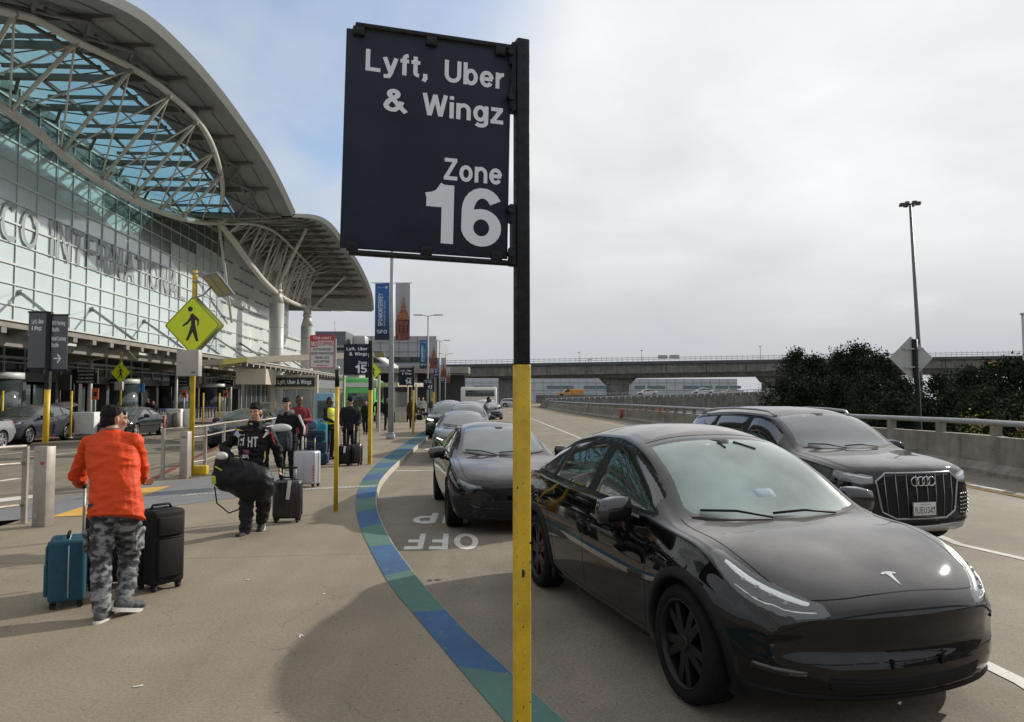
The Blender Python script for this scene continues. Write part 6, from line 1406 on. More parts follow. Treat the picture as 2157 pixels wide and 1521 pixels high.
def make_car(name, label, cat, sp, paint, loc, rz, detail=None, group=None, res=1.0, wstyle='pair', rim=None, wn=10, fog=False, steer=0.0):
    c = Car(sp, res); t = thing(name, label, cat, (loc[0], loc[1], ROAD), rz, group)
    me = c.me; me.materials.clear(); me.materials.append(paint); me.materials.append(m_well)
    # faces cut by the wheel arch cylinders take the well material
    W_ = sp['W'] / 2
    for p in me.polygons:
        ce = p.center; w = min(abs(ce.y - y) for y in sp['wy'])
        inside = any((ce.y - y) ** 2 + (ce.z - sp['wr']) ** 2 < (sp['ar'] + .004) ** 2 for y in sp['wy']) and abs(ce.x) > W_ - .31 and (abs(p.normal.x) < .25 or abs(ce.x) < W_ - .28)
        p.material_index = 1 if inside or ce.z < c.f['zb'](ce.y) + .004 else 0
    body = put('body', me, t); c.root = t; c.body = body
    ty, rm, bk = wheel_meshes(sp['wr'], sp.get('tw', .235), wstyle, rim or m_rimb, wn)
    for y in sp['wy']:
        for sx in (-1, 1):
            w = put('wheel', None, t, (sx * (W_ - sp.get('tw', .235) / 2 - sp.get('inset', .015)), y, sp['wr'])); w.rotation_euler = (random.Random(y * sx).uniform(0, 1), 0, (0 if sx > 0 else math.pi) + (R(steer) if y < 2 else 0))
            put('tyre', ty, w); put('rim', rm, w); put('brake_disc', bk, w)
    f = c.f
    def b(nm, mb, m_, par=None, **k): return part(nm, mb, m_, par or t, **k)
    c.b = b
    # arch trim
    if sp.get('cladding', True):
        for y in sp['wy']:
            for sx in (-1, 1):
                n = 26; mb = MB(); mb.smooth = True; vs = []
                a0, a1 = R(-22), R(202)
                for i in range(n + 1):
                    a = a0 + (a1 - a0) * i / n
                    for q, off in ((sp['ar'] - .012, -.03), (sp['ar'] - .010, .012), (sp['ar'] + .012, .014), (sp['ar'] + .052, .006), (sp['ar'] + .056, -.006)):
                        yy, zz = y + q * math.cos(a), sp['wr'] + q * math.sin(a); p = c.side(yy, max(zz, f['zb'](yy) + .07), sx); vs.append((p.x + sx * off, yy, zz))
                mb.add(vs, [(i * 5 + j, i * 5 + j + 1, (i + 1) * 5 + j + 1, (i + 1) * 5 + j) for i in range(n) for j in range(4)]); b('arch_trim', mb, m_plas)
    # glass
    ya, yr, yt, yq = sp['glass']       # cowl y, header y, rear of side glass, B pillar
    wA = lambda y: f['w4'](y)
    k = sp.get('wsk', .16)
    bot = [c.top(x * (wA(ya + k) - .035), ya + k * abs(x) ** 2) for x in (-1, -.66, -.33, 0, .33, .66, 1)]
    topc = [c.top(x * (wA(yr) - .055), yr + .05 * abs(x) ** 2) for x in (-1, -.66, -.33, 0, .33, .66, 1)]
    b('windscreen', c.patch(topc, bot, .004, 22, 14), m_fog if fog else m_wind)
    if sp.get('cowl', True):
        bot2 = [c.top(x * (wA(ya + k) - .005), ya - .075 + (k + .02) * abs(x) ** 2) for x in (-1, -.66, -.33, 0, .33, .66, 1)]
        b('cowl', c.patch(bot, bot2, .002, 18, 2), m_plas)
        for x0, x1 in ((.42, -.08), (-.12, -.58)):
            mb = MB(); p = c.top(x0, ya - .02 + k * (x0 / .72) ** 2); q = c.top(x1, ya + .035 + k * (x1 / .72) ** 2); mb.tube([p + Vector((0, 0, .012)), (p + q) / 2 + Vector((0, 0, .035)), q + Vector((0, 0, .02))], .009, 6); b('wiper', mb, m_plas)
    for sx in (-1, 1):
        yy0 = sp.get('gy0', ya + k + .16)
        ysq = [yy0 + (yt - yy0) * i / 10 for i in range(11)]; bz = lambda y: f['z3'](y) + .028; tz = lambda y: max(f['z4'](y) - .035, bz(y) + .004)
        lo = [c.side(y, bz(y), sx) for y in ysq]; hi = [c.side(y, tz(y), sx) for y in ysq]
        b('window_trim', c.patch([c.side(y, min(tz(y) + .025, f['z4'](y) - .008), sx) for y in ysq], [c.side(y, bz(y) - .022, sx) for y in ysq], .0025, 30, 6), m_plas if not sp.get('chrome_w') else m_chrome)
        cuts = [yy0 + .03, yq - .04, yq + .05, sp.get('yc', yt - .6), sp.get('yc', yt - .6) + .05, yt - .03]
        for y0, y1 in ((cuts[0], cuts[1]), (cuts[2], cuts[3]), (cuts[4], cuts[5])):
            if y1 - y0 < .1: continue
            yl_ = [y0 + (y1 - y0) * i / 8 for i in range(9)]
            b('side_window', c.patch([c.side(y, max(tz(y) - .002, bz(y) + .003), sx) for y in yl_], [c.side(y, bz(y), sx) for y in yl_], .0055, 16, 6), m_sideg)
    return c
MY = dict(uc=.028, L=4.75, W=1.92, wr=.352, ar=.405, wy=(.865, 3.755), tw=.245, glass=(1.10, 1.98, 4.02, 2.50), yc=3.42, cf=.36, cr=.2, inset=.012, t=dict(
    z5=[(0, .69), (.03, .75), (.10, .81), (.25, .88), (.5, .955), (.8, 1.005), (1.05, 1.03), (1.16, 1.05), (1.25, 1.10), (1.6, 1.335), (1.95, 1.515), (2.2, 1.59), (2.5, 1.622), (2.9, 1.615), (3.3, 1.57), (3.7, 1.475), (4.1, 1.34), (4.4, 1.225), (4.55, 1.17), (4.62, 1.10), (4.68, 1.0), (4.72, .85), (4.75, .7)],
    zb=[(0, .42), (.02, .31), (.06, .25), (.3, .20), (.8, .17), (4.0, .2), (4.5, .28), (4.7, .36), (4.75, .5)],
    w1=[(0, .70), (.1, .79), (.3, .86), (.8, .90), (1.4, .90), (3.4, .91), (4.2, .89), (4.6, .80), (4.75, .70)],
    w2=[(0, .76), (.1, .86), (.3, .92), (.6, .955), (.9, .96), (1.5, .94), (2.5, .95), (3.3, .955), (3.8, .96), (4.3, .94), (4.6, .87), (4.75, .80)],
    z2=[(0, .55), (.3, .62), (.8, .70), (1.4, .64), (3, .68), (3.8, .76), (4.5, .80), (4.75, .65)],
    w3=[(0, .70), (.1, .79), (.3, .845), (.6, .865), (.9, .865), (1.3, .855), (2, .87), (3, .88), (3.6, .87), (4.1, .83), (4.5, .79), (4.7, .74), (4.75, .7)],
    z3=[(0, .64), (.1, .74), (.25, .825), (.5, .91), (.8, .965), (1.1, .985), (1.4, 1.0), (2, 1.02), (3, 1.05), (3.6, 1.075), (4.0, 1.09), (4.4, 1.08), (4.6, 1.0), (4.75, .68)],
    w4=[(0, .6), (.3, .72), (.6, .76), (1.0, .765), (1.2, .745), (1.3, .72), (1.6, .665), (2.0, .62), (2.5, .60), (3.0, .60), (3.5, .61), (4, .62), (4.3, .66), (4.6, .68), (4.75, .6)],
    z4=[(0, .67), (.1, .77), (.25, .85), (.5, .93), (.8, .985), (1.1, 1.008), (1.2, 1.03), (1.3, 1.085), (1.6, 1.275), (1.95, 1.425), (2.2, 1.49), (2.5, 1.525), (2.9, 1.52), (3.3, 1.475), (3.7, 1.385), (4.0, 1.28), (4.25, 1.18), (4.5, 1.11), (4.62, 1.04), (4.75, .69)]))
def mirror(c, y, z, x, par, m_, s=1.0, glass=True):
    for sx in (-1, 1):
        M = Matrix.Rotation(sx * R(-8), 3, 'Z'); mb = MB(); bm = bmesh.new(); bmesh.ops.create_cube(bm, size=1.0); bmesh.ops.subdivide_edges(bm, edges=bm.edges, cuts=3, use_grid_fill=True)
        for v in bm.verts:
            p = v.co * 2; q = p.normalized(); p = p.lerp(q * max(abs(a) for a in p) * 1.15, .55); tp_ = 1 - .18 * max(0, p.x * -sx) * 0
            v.co = Vector((p.x * .125 * s, p.y * .075 * s, p.z * .082 * s)); 
            if v.co.y > 0: v.co.y *= .55
            v.co.z += -.015 * (p.x * sx)
        bm.verts.index_update(); mb.smooth = True; ctr = Vector((sx * (x + .13 * s), y, z)); mb.add([M @ v.co + ctr for v in bm.verts], [[v.index for v in f_.verts] for f_ in bm.faces]); bm.free()
        mr = c.b('door_mirror', mb, m_)
        mb = MB(); p = c.side(y + .02, z - .085, sx); mb.tube([ctr + Vector((-sx * .05, .01, -.05)), ctr + Vector((-sx * .12, .03, -.085)), p + Vector((-sx * .02, .03, 0))], [.028, .024, .03], 8); part('stalk', mb, m_plas, mr)
        mb = MB(); mb.rbox(ctr + Vector((0, .045 * s, 0)), (.19 * s, .006, .115 * s), .003); part('mirror_glass', mb, m_chrome, mr)
# ---------------- the black crossover in the foreground
m_blk = paint_m('gloss black car paint', (.0030, .0030, .0042), .5, .0, dust_sheen=.5)
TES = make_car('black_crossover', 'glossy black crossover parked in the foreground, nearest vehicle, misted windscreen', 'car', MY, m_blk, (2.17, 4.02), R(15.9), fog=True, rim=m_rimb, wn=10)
c = TES; b = c.b; f = c.f
mirror(c, 1.66, 1.055, .90, c.root, m_glossb, 1.05)
for sx in (-1, 1):
    up = [(sx * .50, .10, .765), (sx * .60, .17, .835), (sx * .68, .28, .892), (sx * .735, .44, .930), (sx * .775, .70, .965)]
    lo = [(sx * .46, .06, .695), (sx * .66, .14, .680), (sx * .82, .28, .715), (sx * .885, .46, .800), (sx * .83, .72, .945)]
    hl = b('headlight', c.patch(up, lo, .004, 18, 6), m_lensd)
    u2 = [(sx * .54, .12, 0.770), (sx * .63, .19, 0.820), (sx * .70, .30, 0.845), (sx * .76, .44, 0.898), (sx * .80, .60, 0.942)]; l2 = [(sx * .56, .13, 0.750), (sx * .66, .20, 0.775), (sx * .745, .31, 0.820), (sx * .80, .45, 0.855), (sx * .82, .60, 0.922)]
    l2 = [(a_, b_, c_ - .022) for a_, b_, c_ in l2]; part('reflector', c.patch(u2, l2, .007, 14, 3), m_led, hl)
    part('light_strip', c.patch([(sx * .53, .10, 0.723), (sx * .68, .17, 0.740), (sx * .80, .30, 0.783), (sx * .85, .45, 0.832)], [(sx * .53, .09, 0.711), (sx * .68, .15, 0.727), (sx * .81, .29, 0.769), (sx * .86, .45, 0.818)], .0075, 14, 2), m_led, hl)
    for q in range(4):
        yy = .20 + .075 * q; part('lamp_unit', MB().ell(c.near((sx * (.675 + .038 * q), yy, .755 + .024 * q), .002), (.018, .012, .016), 10), m_lens, hl)
    # hood and fender seams, doors
    mb = MB(); c.seam([c.top(sx * .735, 1.22), c.top(sx * .745, 1.0), c.top(sx * .735, .75), c.top(sx * .71, .5), c.top(sx * .66, .3), c.top(sx * .58, .19), c.top(sx * .40, .115), c.top(sx * .2, .085), c.top(0.0, .08)], .007, mb=mb)
    c.seam([c.side(1.42, .98, sx), c.side(1.40, .80, sx), c.side(1.36, .55, sx), c.side(1.40, .30, sx)], .006, mb=mb); c.seam([c.side(2.50, 1.04, sx), c.side(2.50, .7, sx), c.side(2.50, .32, sx)], .006, mb=mb)
    c.seam([c.side(3.55, 1.06, sx), c.side(3.50, .90, sx), c.side(3.34, .72, sx), c.side(3.24, .5, sx), c.side(3.22, .32, sx)], .006, mb=mb); c.seam([c.side(1.40, .30, sx), c.side(2.3, .285, sx), c.side(3.22, .31, sx)], .006, mb=mb)
    c.seam([c.top(sx * .58, .19), (sx * .66, .20, .78), (sx * .50, .06, .70)], .005, mb=mb)
    b('panel_seam', mb, m_seam)
    for y0 in (2.20, 3.22):
        b('door_handle', c.patch([c.side(y0, .905, sx), c.side(y0 + .10, .912, sx), c.side(y0 + .22, .915, sx)], [c.side(y0, .878, sx), c.side(y0 + .10, .884, sx), c.side(y0 + .22, .900, sx)], .005, 10, 3), m_glossb)
    b('sill_trim', c.patch([c.side(y, .255, sx) for y in (1.38, 1.9, 2.4, 2.9, 3.3)], [c.side(y, .205, sx) for y in (1.38, 1.9, 2.4, 2.9, 3.3)], .012, 14, 3), m_plas)
    ft = b('fog_lamp', c.patch([(sx * .60, .10, .405), (sx * .72, .18, .415), (sx * .83, .32, .43)], [(sx * .62, .10, .365), (sx * .73, .18, .370), (sx * .84, .32, .39)], .006, 12, 3), m_glossb)
    part('amber_strip', c.patch([(sx * .60, .10, .386), (sx * .70, .16, .392)], [(sx * .62, .10, .372), (sx * .70, .16, .376)], .009, 6, 2), mat('smoked amber', (.12, .055, .03), .3, coat=1), ft)
    b('air_curtain', c.patch([(sx * .87, .38, .42), (sx * .90, .46, .43)], [(sx * .86, .38, .28), (sx * .89, .46, .28)], .006, 4, 6), m_well)
    b('tail_light', c.patch([(sx * .62, 4.68, 1.0), (sx * .78, 4.55, 1.02), (sx * .86, 4.3, 1.03)], [(sx * .62, 4.7, .93), (sx * .78, 4.6, .94), (sx * .88, 4.35, .98)], .006, 10, 3), m_taill)
# lower grille, chin and mouth line
b('lower_grille', c.patch([(x, .0, .385 + .012 * abs(x)) for x in (-.56, -.3, 0, .3, .56)], [(x, .05, .28) for x in (-.50, -.3, 0, .3, .50)], .004, 18, 4), m_well)
mb = MB()
for q in range(4): c.seam([(x, .02, .298 + .022 * q) for x in (-.52, -.3, 0, .3, .52)], .006, .008, mb=mb)
b('grille_bar', mb, m_plas)
b('chin_lip', c.patch([(-.90, .42, .26), (-.78, .20, .26), (-.55, .08, .26), (0, .02, .26), (.55, .08, .26), (.78, .20, .26), (.90, .42, .26)], [(-.88, .44, .215), (-.76, .24, .215), (-.53, .12, .215), (0, .06, .215), (.53, .12, .215), (.76, .24, .215), (.88, .44, .215)], .014, 30, 3), m_plas)
mb = MB(); c.seam([(-.80, .22, .55), (-.62, .10, .645), (-.40, .03, .705), (0, .0, .72), (.40, .03, .705), (.62, .10, .645), (.80, .22, .55)], .010, .0015, mb=mb); c.seam([(-.78, .2, .455), (-.5, .05, .455), (0, 0, .455), (.5, .05, .455), (.78, .2, .455)], .006, .0015, mb=mb); b('panel_seam', mb, m_seam)
mb = MB(); mb.box((-.16, .012, .44), (.010, .02, .05)); mb.box((.16, .012, .44), (.010, .02, .05)); b('plate_bracket', mb, m_plas)
# T-shaped emblem on the nose
def top_poly(c, pts, off=.004):
    mb = MB(); q = [c.top(x, y) + Vector((0, 0, off)) for x, y in pts]; tri = geometry.tessellate_polygon([[Vector((x, y, 0)) for x, y in pts]]); n = len(q)
    mb.add(q + [p - Vector((0, 0, off + .002)) for p in q], [tuple(t) for t in tri] + [(i, (i + 1) % n, n + (i + 1) % n, n + i) for i in range(n)]); return mb
ey = .155
b('emblem', top_poly(c, [(-.050, ey + .052), (-.03, ey + .060), (0, ey + .064), (.03, ey + .060), (.050, ey + .052), (.046, ey + .040), (.02, ey + .046), (.014, ey + .030), (0.0, ey - .045), (-.014, ey + .030), (-.02, ey + .046), (-.046, ey + .040)]), m_chrome)
mb = MB(); c.seam([c.top(x, 2.05 + .05 * (x / .55) ** 2) for x in (-.56, -.3, 0, .3, .56)], .010, mb=mb); c.seam([c.top(x, 2.86) for x in (-.54, -.3, 0, .3, .54)], .008, mb=mb); b('roof_seam', mb, m_seam)
b('glass_roof', c.patch([c.top(x * .53, 2.10) for x in (-1, -.5, 0, .5, 1)], [c.top(x * .52, 2.84) for x in (-1, -.5, 0, .5, 1)], .003, 14, 10), paint_m('dusty glass roof', (.010, .010, .011), .15, .0, dust_sheen=1.0))
b('windscreen_border', c.patch([c.top(x * (f['w4'](1.98) - .03), 2.04 + .045 * x * x) for x in (-1, -.5, 0, .5, 1)], [c.top(x * (f['w4'](1.9) - .04), 1.955 + .05 * x * x) for x in (-1, -.5, 0, .5, 1)], .0055, 18, 2), m_glossb)
b('camera_housing', c.patch([c.top(-.10, 1.97), c.top(.12, 1.97)], [c.top(-.01, 1.86), c.top(.05, 1.86)], .0065, 6, 4), m_plas)
mb = MB(); mb.tube([c.near((.10, 1.90, 1.5), .008), c.near((.24, 1.80, 1.46), .008)], .008, 5); mb.tube([c.near((-.04, 1.90, 1.5), .008), c.near((-.02, 1.82, 1.46), .008)], .007, 5); b('mirror_bracket', mb, m_plas)
b('windscreen_sticker', c.patch([c.top(-.20, 1.90), c.top(-.11, 1.90)], [c.top(-.20, 1.862), c.top(-.11, 1.862)], .0075, 4, 2), m_plate)
b('paper_permit', c.patch([c.top(-.10, 1.41), c.top(.10, 1.41)], [c.top(-.10, 1.30), c.top(.10, 1.30)], .0072, 6, 4), mat('blue tinted paper', (.25, .33, .38), .7))
b('front_crease', c.seam([c.side(1.0, .80, -1), c.side(1.5, .82, -1), c.side(2.4, .85, -1), c.side(3.3, .90, -1)], .001, .0001), m_blk)
# ---------------- other cars
def lerp_tab(a, k=1.0, dz=0.0): return [(y * k, v + dz) for y, v in a]
SUV = dict(L=5.06, W=1.97, wr=.385, ar=.435, wy=(.93, 3.92), tw=.26, glass=(1.24, 2.02, 4.62, 2.62), yc=3.62, gy0=1.62, cf=.30, cr=.14, inset=.02, wsk=.14, t=dict(
    z5=[(0, .84), (.02, .95), (.06, 1.01), (.15, 1.045), (.5, 1.10), (1.0, 1.145), (1.22, 1.165), (1.32, 1.20), (1.7, 1.46), (2.02, 1.625), (2.3, 1.685), (2.8, 1.715), (3.6, 1.71), (4.2, 1.665), (4.5, 1.61), (4.65, 1.53), (4.8, 1.32), (4.92, 1.12), (5.0, .98), (5.06, .8)],
    zb=[(0, .40), (.03, .28), (.1, .24), (.4, .22), (4.4, .24), (4.8, .32), (5.06, .5)],
    w1=[(0, .78), (.1, .86), (.3, .90), (.8, .93), (4.2, .93), (4.8, .88), (5.06, .78)],
    w2=[(0, .82), (.1, .90), (.3, .945), (.7, .98), (1.2, .975), (2.5, .965), (3.9, .98), (4.6, .95), (5.06, .84)],
    z2=[(0, .62), (.4, .72), (1, .78), (3, .78), (4, .84), (5.06, .7)],
    w3=[(0, .78), (.1, .85), (.3, .89), (.8, .915), (1.4, .91), (2.5, .905), (4.0, .90), (4.6, .87), (5.06, .78)],
    z3=[(0, .80), (.06, .93), (.2, .98), (.6, 1.03), (1.2, 1.075), (1.8, 1.10), (3, 1.12), (4.2, 1.15), (4.7, 1.14), (4.95, .98), (5.06, .76)],
    w4=[(0, .68), (.15, .76), (.5, .80), (1.2, .80), (1.4, .765), (2.05, .68), (2.6, .665), (4.2, .655), (4.6, .67), (4.9, .74), (5.06, .68)],
    z4=[(0, .82), (.06, .965), (.2, 1.02), (.6, 1.07), (1.2, 1.13), (1.35, 1.18), (1.7, 1.40), (2.05, 1.545), (2.4, 1.60), (3.2, 1.62), (4.1, 1.585), (4.5, 1.52), (4.65, 1.43), (4.85, 1.18), (5.0, .94), (5.06, .78)]))
SED = dict(L=4.88, W=1.84, wr=.335, ar=.378, wy=(.95, 3.775), tw=.225, glass=(1.28, 2.16, 4.10, 2.66), yc=3.62, gy0=1.66, cf=.40, cr=.2, inset=.015, wsk=.16, cladding=False, t=dict(
    z5=[(0, .64), (.03, .70), (.10, .755), (.3, .825), (.7, .90), (1.1, .955), (1.28, .985), (1.38, 1.035), (1.8, 1.25), (2.16, 1.385), (2.5, 1.435), (2.9, 1.44), (3.3, 1.405), (3.7, 1.30), (4.1, 1.15), (4.3, 1.095), (4.65, 1.07), (4.78, 1.03), (4.84, .92), (4.88, .75)],
    zb=[(0, .36), (.03, .24), (.1, .185), (.4, .17), (4.2, .19), (4.7, .28), (4.88, .42)],
    w1=[(0, .70), (.1, .80), (.3, .84), (.8, .86), (4.1, .87), (4.6, .82), (4.88, .72)],
    w2=[(0, .76), (.1, .85), (.3, .89), (.8, .92), (1.5, .905), (3.0, .91), (3.8, .92), (4.4, .89), (4.88, .78)],
    z2=[(0, .52), (.4, .60), (1, .66), (3, .68), (4, .74), (4.88, .62)],
    w3=[(0, .70), (.1, .78), (.3, .82), (.8, .84), (1.4, .84), (2.6, .845), (3.6, .835), (4.2, .79), (4.88, .72)],
    z3=[(0, .60), (.1, .71), (.3, .785), (.7, .865), (1.2, .925), (1.7, .95), (2.6, .965), (3.6, .99), (4.2, 1.005), (4.7, .99), (4.82, .86), (4.88, .68)],
    w4=[(0, .6), (.3, .70), (.8, .735), (1.25, .735), (1.4, .70), (2.16, .575), (2.6, .555), (3.2, .56), (3.8, .60), (4.2, .66), (4.6, .68), (4.88, .6)],
    z4=[(0, .62), (.1, .73), (.3, .805), (.7, .885), (1.2, .95), (1.38, 1.01), (1.8, 1.19), (2.16, 1.305), (2.6, 1.355), (3.0, 1.355), (3.4, 1.30), (3.8, 1.18), (4.15, 1.075), (4.4, 1.05), (4.7, 1.02), (4.82, .90), (4.88, .72)]))
m_satin = mat('satin grille metal', (.30, .31, .33), .3, .8)
def doors(c, par=None):
    f = c.f; y0, y1, y2 = c.sp['wy'][0] + .50, c.sp['glass'][3], c.sp['wy'][1] - .5
    for sx in (-1, 1):
        mb = MB()
        for y in (y0, y1, y2): c.seam([c.side(y, f['z3'](y) + .01, sx), c.side(y - .01, f['z2'](y), sx), c.side(y, f['zb'](y) + .12, sx)], .006, mb=mb)
        c.seam([c.top(sx * (f['w4'](1.15) - .01), 1.15), c.top(sx * (f['w4'](.7) - .02), .7), c.top(sx * (f['w4'](.3) - .04), .3), c.top(sx * .35, .10)], .006, mb=mb)
        c.b('panel_seam', mb, m_seam)
        for y in (y1 - .28, y2 - .22): zz = f['z3'](y) - .10; c.b('door_handle', c.patch([c.side(y, zz, sx), c.side(y + .2, zz + .005, sx)], [c.side(y, zz - .025, sx), c.side(y + .2, zz - .02, sx)], .02, 8, 3), m_plas)
def tails(c, m_=None):
    f = c.f; z = f['z3'](c.L - .3)
    for sx in (-1, 1): c.b('tail_light', c.patch([(sx * .60, c.L - .04, z - .02), (sx * .78, c.L - .14, z), (sx * .88, c.L - .4, z + .01)], [(sx * .60, c.L - .04, z - .13), (sx * .80, c.L - .14, z - .13), (sx * .9, c.L - .38, z - .10)], .006, 10, 4), m_ or m_taill)
def frontpatch(c, pts_top, pts_bot, off=.006, n=16, m=4, **k):
    return c.patch([(x, -.1 + .55 * (abs(x) / (c.sp['W'] / 2)) ** 2.5, z) for x, z in pts_top], [(x, -.1 + .55 * (abs(x) / (c.sp['W'] / 2)) ** 2.5, z) for x, z in pts_bot], off, n, m, **k)
# large black SUV with wide framed grille, next lane
m_blk2 = paint_m('deep black car paint', (.006, .0065, .010), .5, .0, dust_sheen=.5)
AUD = make_car('black_suv', 'large black SUV with silver framed grille and four ring emblem beside the barrier', 'car', SUV, m_blk2, (4.86, 8.85), R(12), rim=m_rims, wstyle='pair', wn=10, fog=False)
c = AUD; b = c.b; doors(c); tails(c); mirror(c, 1.78, 1.14, .93, c.root, m_blk2, 1.1)
W2 = .985
def fp(x, z): return c.front(x, z)
oct_ = [(-.44, .955), (.44, .955), (.56, .86), (.50, .50), (.34, .42), (-.34, .42), (-.50, .50), (-.56, .86)]
b('grille', c.patch([fp(x, z) for x, z in ((-.56, .86), (-.44, .95), (0, .955), (.44, .95), (.56, .86))], [fp(x, z) for x, z in ((-.50, .50), (-.34, .425), (0, .42), (.34, .425), (.50, .50))], .006, 20, 8, smooth=False), m_well)
pts = []
for i in range(8):
    a, d_ = Vector(oct_[i]), Vector(oct_[(i + 1) % 8])
    for k in range(6): pts.append(a.lerp(d_, k / 6))
mb = MB(); mb.tube([fp(p.x, p.y) + Vector((0, -.012, 0)) for p in pts], .014, 8, closed=True); b('grille_frame', mb, m_satin)
for x in (-.46, -.33, -.20, -.075, .075, .20, .33, .46):
    zt_ = .945 - max(0, abs(x) - .44) * .8; mb = MB(); mb.tube([fp(x, zt_) + Vector((0, -.014, 0)), fp(x * .985, .68) + Vector((0, -.016, 0)), fp(x * .93, .44) + Vector((0, -.014, 0))], .0048, 6); b('grille_slat', mb, m_satin)
mb = MB()
for zz in (.90, .85, .80, .75, .70, .65, .60, .55, .50): mb.tube([fp(x, zz) + Vector((0, -.004, 0)) for x in (-.5, -.25, 0, .25, .5)], .005, 4)
b('grille_mesh', mb, m_plas)
mb = MB()
for k in range(4):
    cx_ = -.108 + .072 * k; o = fp(cx_, .86) + Vector((0, -.03 - .002 * k, 0)); mb.tube([o + Vector((.052 * math.cos(a * .3142), 0, .052 * math.sin(a * .3142))) for a in range(20)], .0075, 6, closed=True)
b('four_ring_emblem', mb, m_chrome)
p = fp(.0, .53); mb = MB(); mb.rbox(p + Vector((0, -.035, 0)), (.34, .014, .185), .004); pf = b('plate_frame', mb, m_glossb); mb = MB(); mb.rbox(p + Vector((0, -.044, .008)), (.305, .006, .150), .003); pl = part('licence_plate', mb, m_plate, pf)
mb = MB(); text(mb, '9JEU341', -.135, .135, -.045, .035, off=p + Vector((0, -.0475, 0)), th=.0005, bold=.005, keep='base'); part('lettering', mb, mat('plate navy lettering', (.02, .025, .06), .5), pl)
mb = MB(); text(mb, 'California', -.07, .07, .055, .072, off=p + Vector((0, -.0475, 0)), th=.0005, bold=0, keep='base'); part('lettering', mb, m_red, pl)
for sx in (-1, 1):
    hl = b('headlight', c.patch([(sx * .60, .02, .955), (sx * .72, .10, .975), (sx * .84, .26, .985), (sx * .90, .42, .985)], [(sx * .60, .02, .84), (sx * .74, .12, .83), (sx * .86, .28, .85), (sx * .91, .42, .90)], .006, 16, 6), m_lens)
    part('light_strip', c.patch([(sx * .61, .02, .945), (sx * .73, .11, .96), (sx * .86, .30, .965)], [(sx * .61, .02, .89), (sx * .73, .11, .90), (sx * .86, .30, .915)], .010, 12, 2), m_led, hl)
    ai = b('side_intake', c.patch([(sx * .62, .04, .70), (sx * .76, .14, .71), (sx * .87, .30, .72)], [(sx * .60, .04, .42), (sx * .74, .14, .42), (sx * .86, .30, .46)], .005, 14, 8), m_well)
    mb = MB()
    for r_ in range(6):
        for q in range(5): p = c.near((sx * (.64 + .048 * q), .04 + .055 * q, .46 + .045 * r_), .014); mb.ell(p, (.018, .010, .010), 6)
    part('honeycomb', mb, m_rims, ai)
    mb = MB(); mb.tube([c.top(sx * .60, 2.1) + Vector((0, 0, .01))] + [c.top(sx * .635, y) + Vector((0, 0, .055)) for y in (2.25, 2.6, 3.2, 3.8, 4.2)] + [c.top(sx * .61, 4.4) + Vector((0, 0, .01))], .018, 8); b('roof_rail', mb, m_rims)
b('skid_plate', c.patch([(-.8, .18, .34), (-.5, .0, .335), (0, 0, .33), (.5, .0, .335), (.8, .18, .34)], [(-.74, .2, .25), (-.45, .06, .24), (0, .04, .235), (.45, .06, .24), (.74, .2, .25)], .014, 24, 4), m_rims)
b('lower_bumper', c.patch([(-.86, .25, .42), (-.5, .0, .39), (0, 0, .385), (.5, .0, .39), (.86, .25, .42)], [(-.86, .25, .35), (-.5, .0, .345), (0, 0, .34), (.5, .0, .345), (.86, .25, .35)], .01, 24, 3), m_plas)
b('camera_housing', c.patch([c.top(-.14, 2.03), c.top(.14, 2.03)], [c.top(-.05, 1.90), c.top(.05, 1.90)], .0065, 6, 4), m_plas)
b('windscreen_sticker', c.patch([c.top(-.33, 1.95), c.top(-.22, 1.95)], [c.top(-.33, 1.91), c.top(-.22, 1.91)], .008, 4, 2), m_plate)
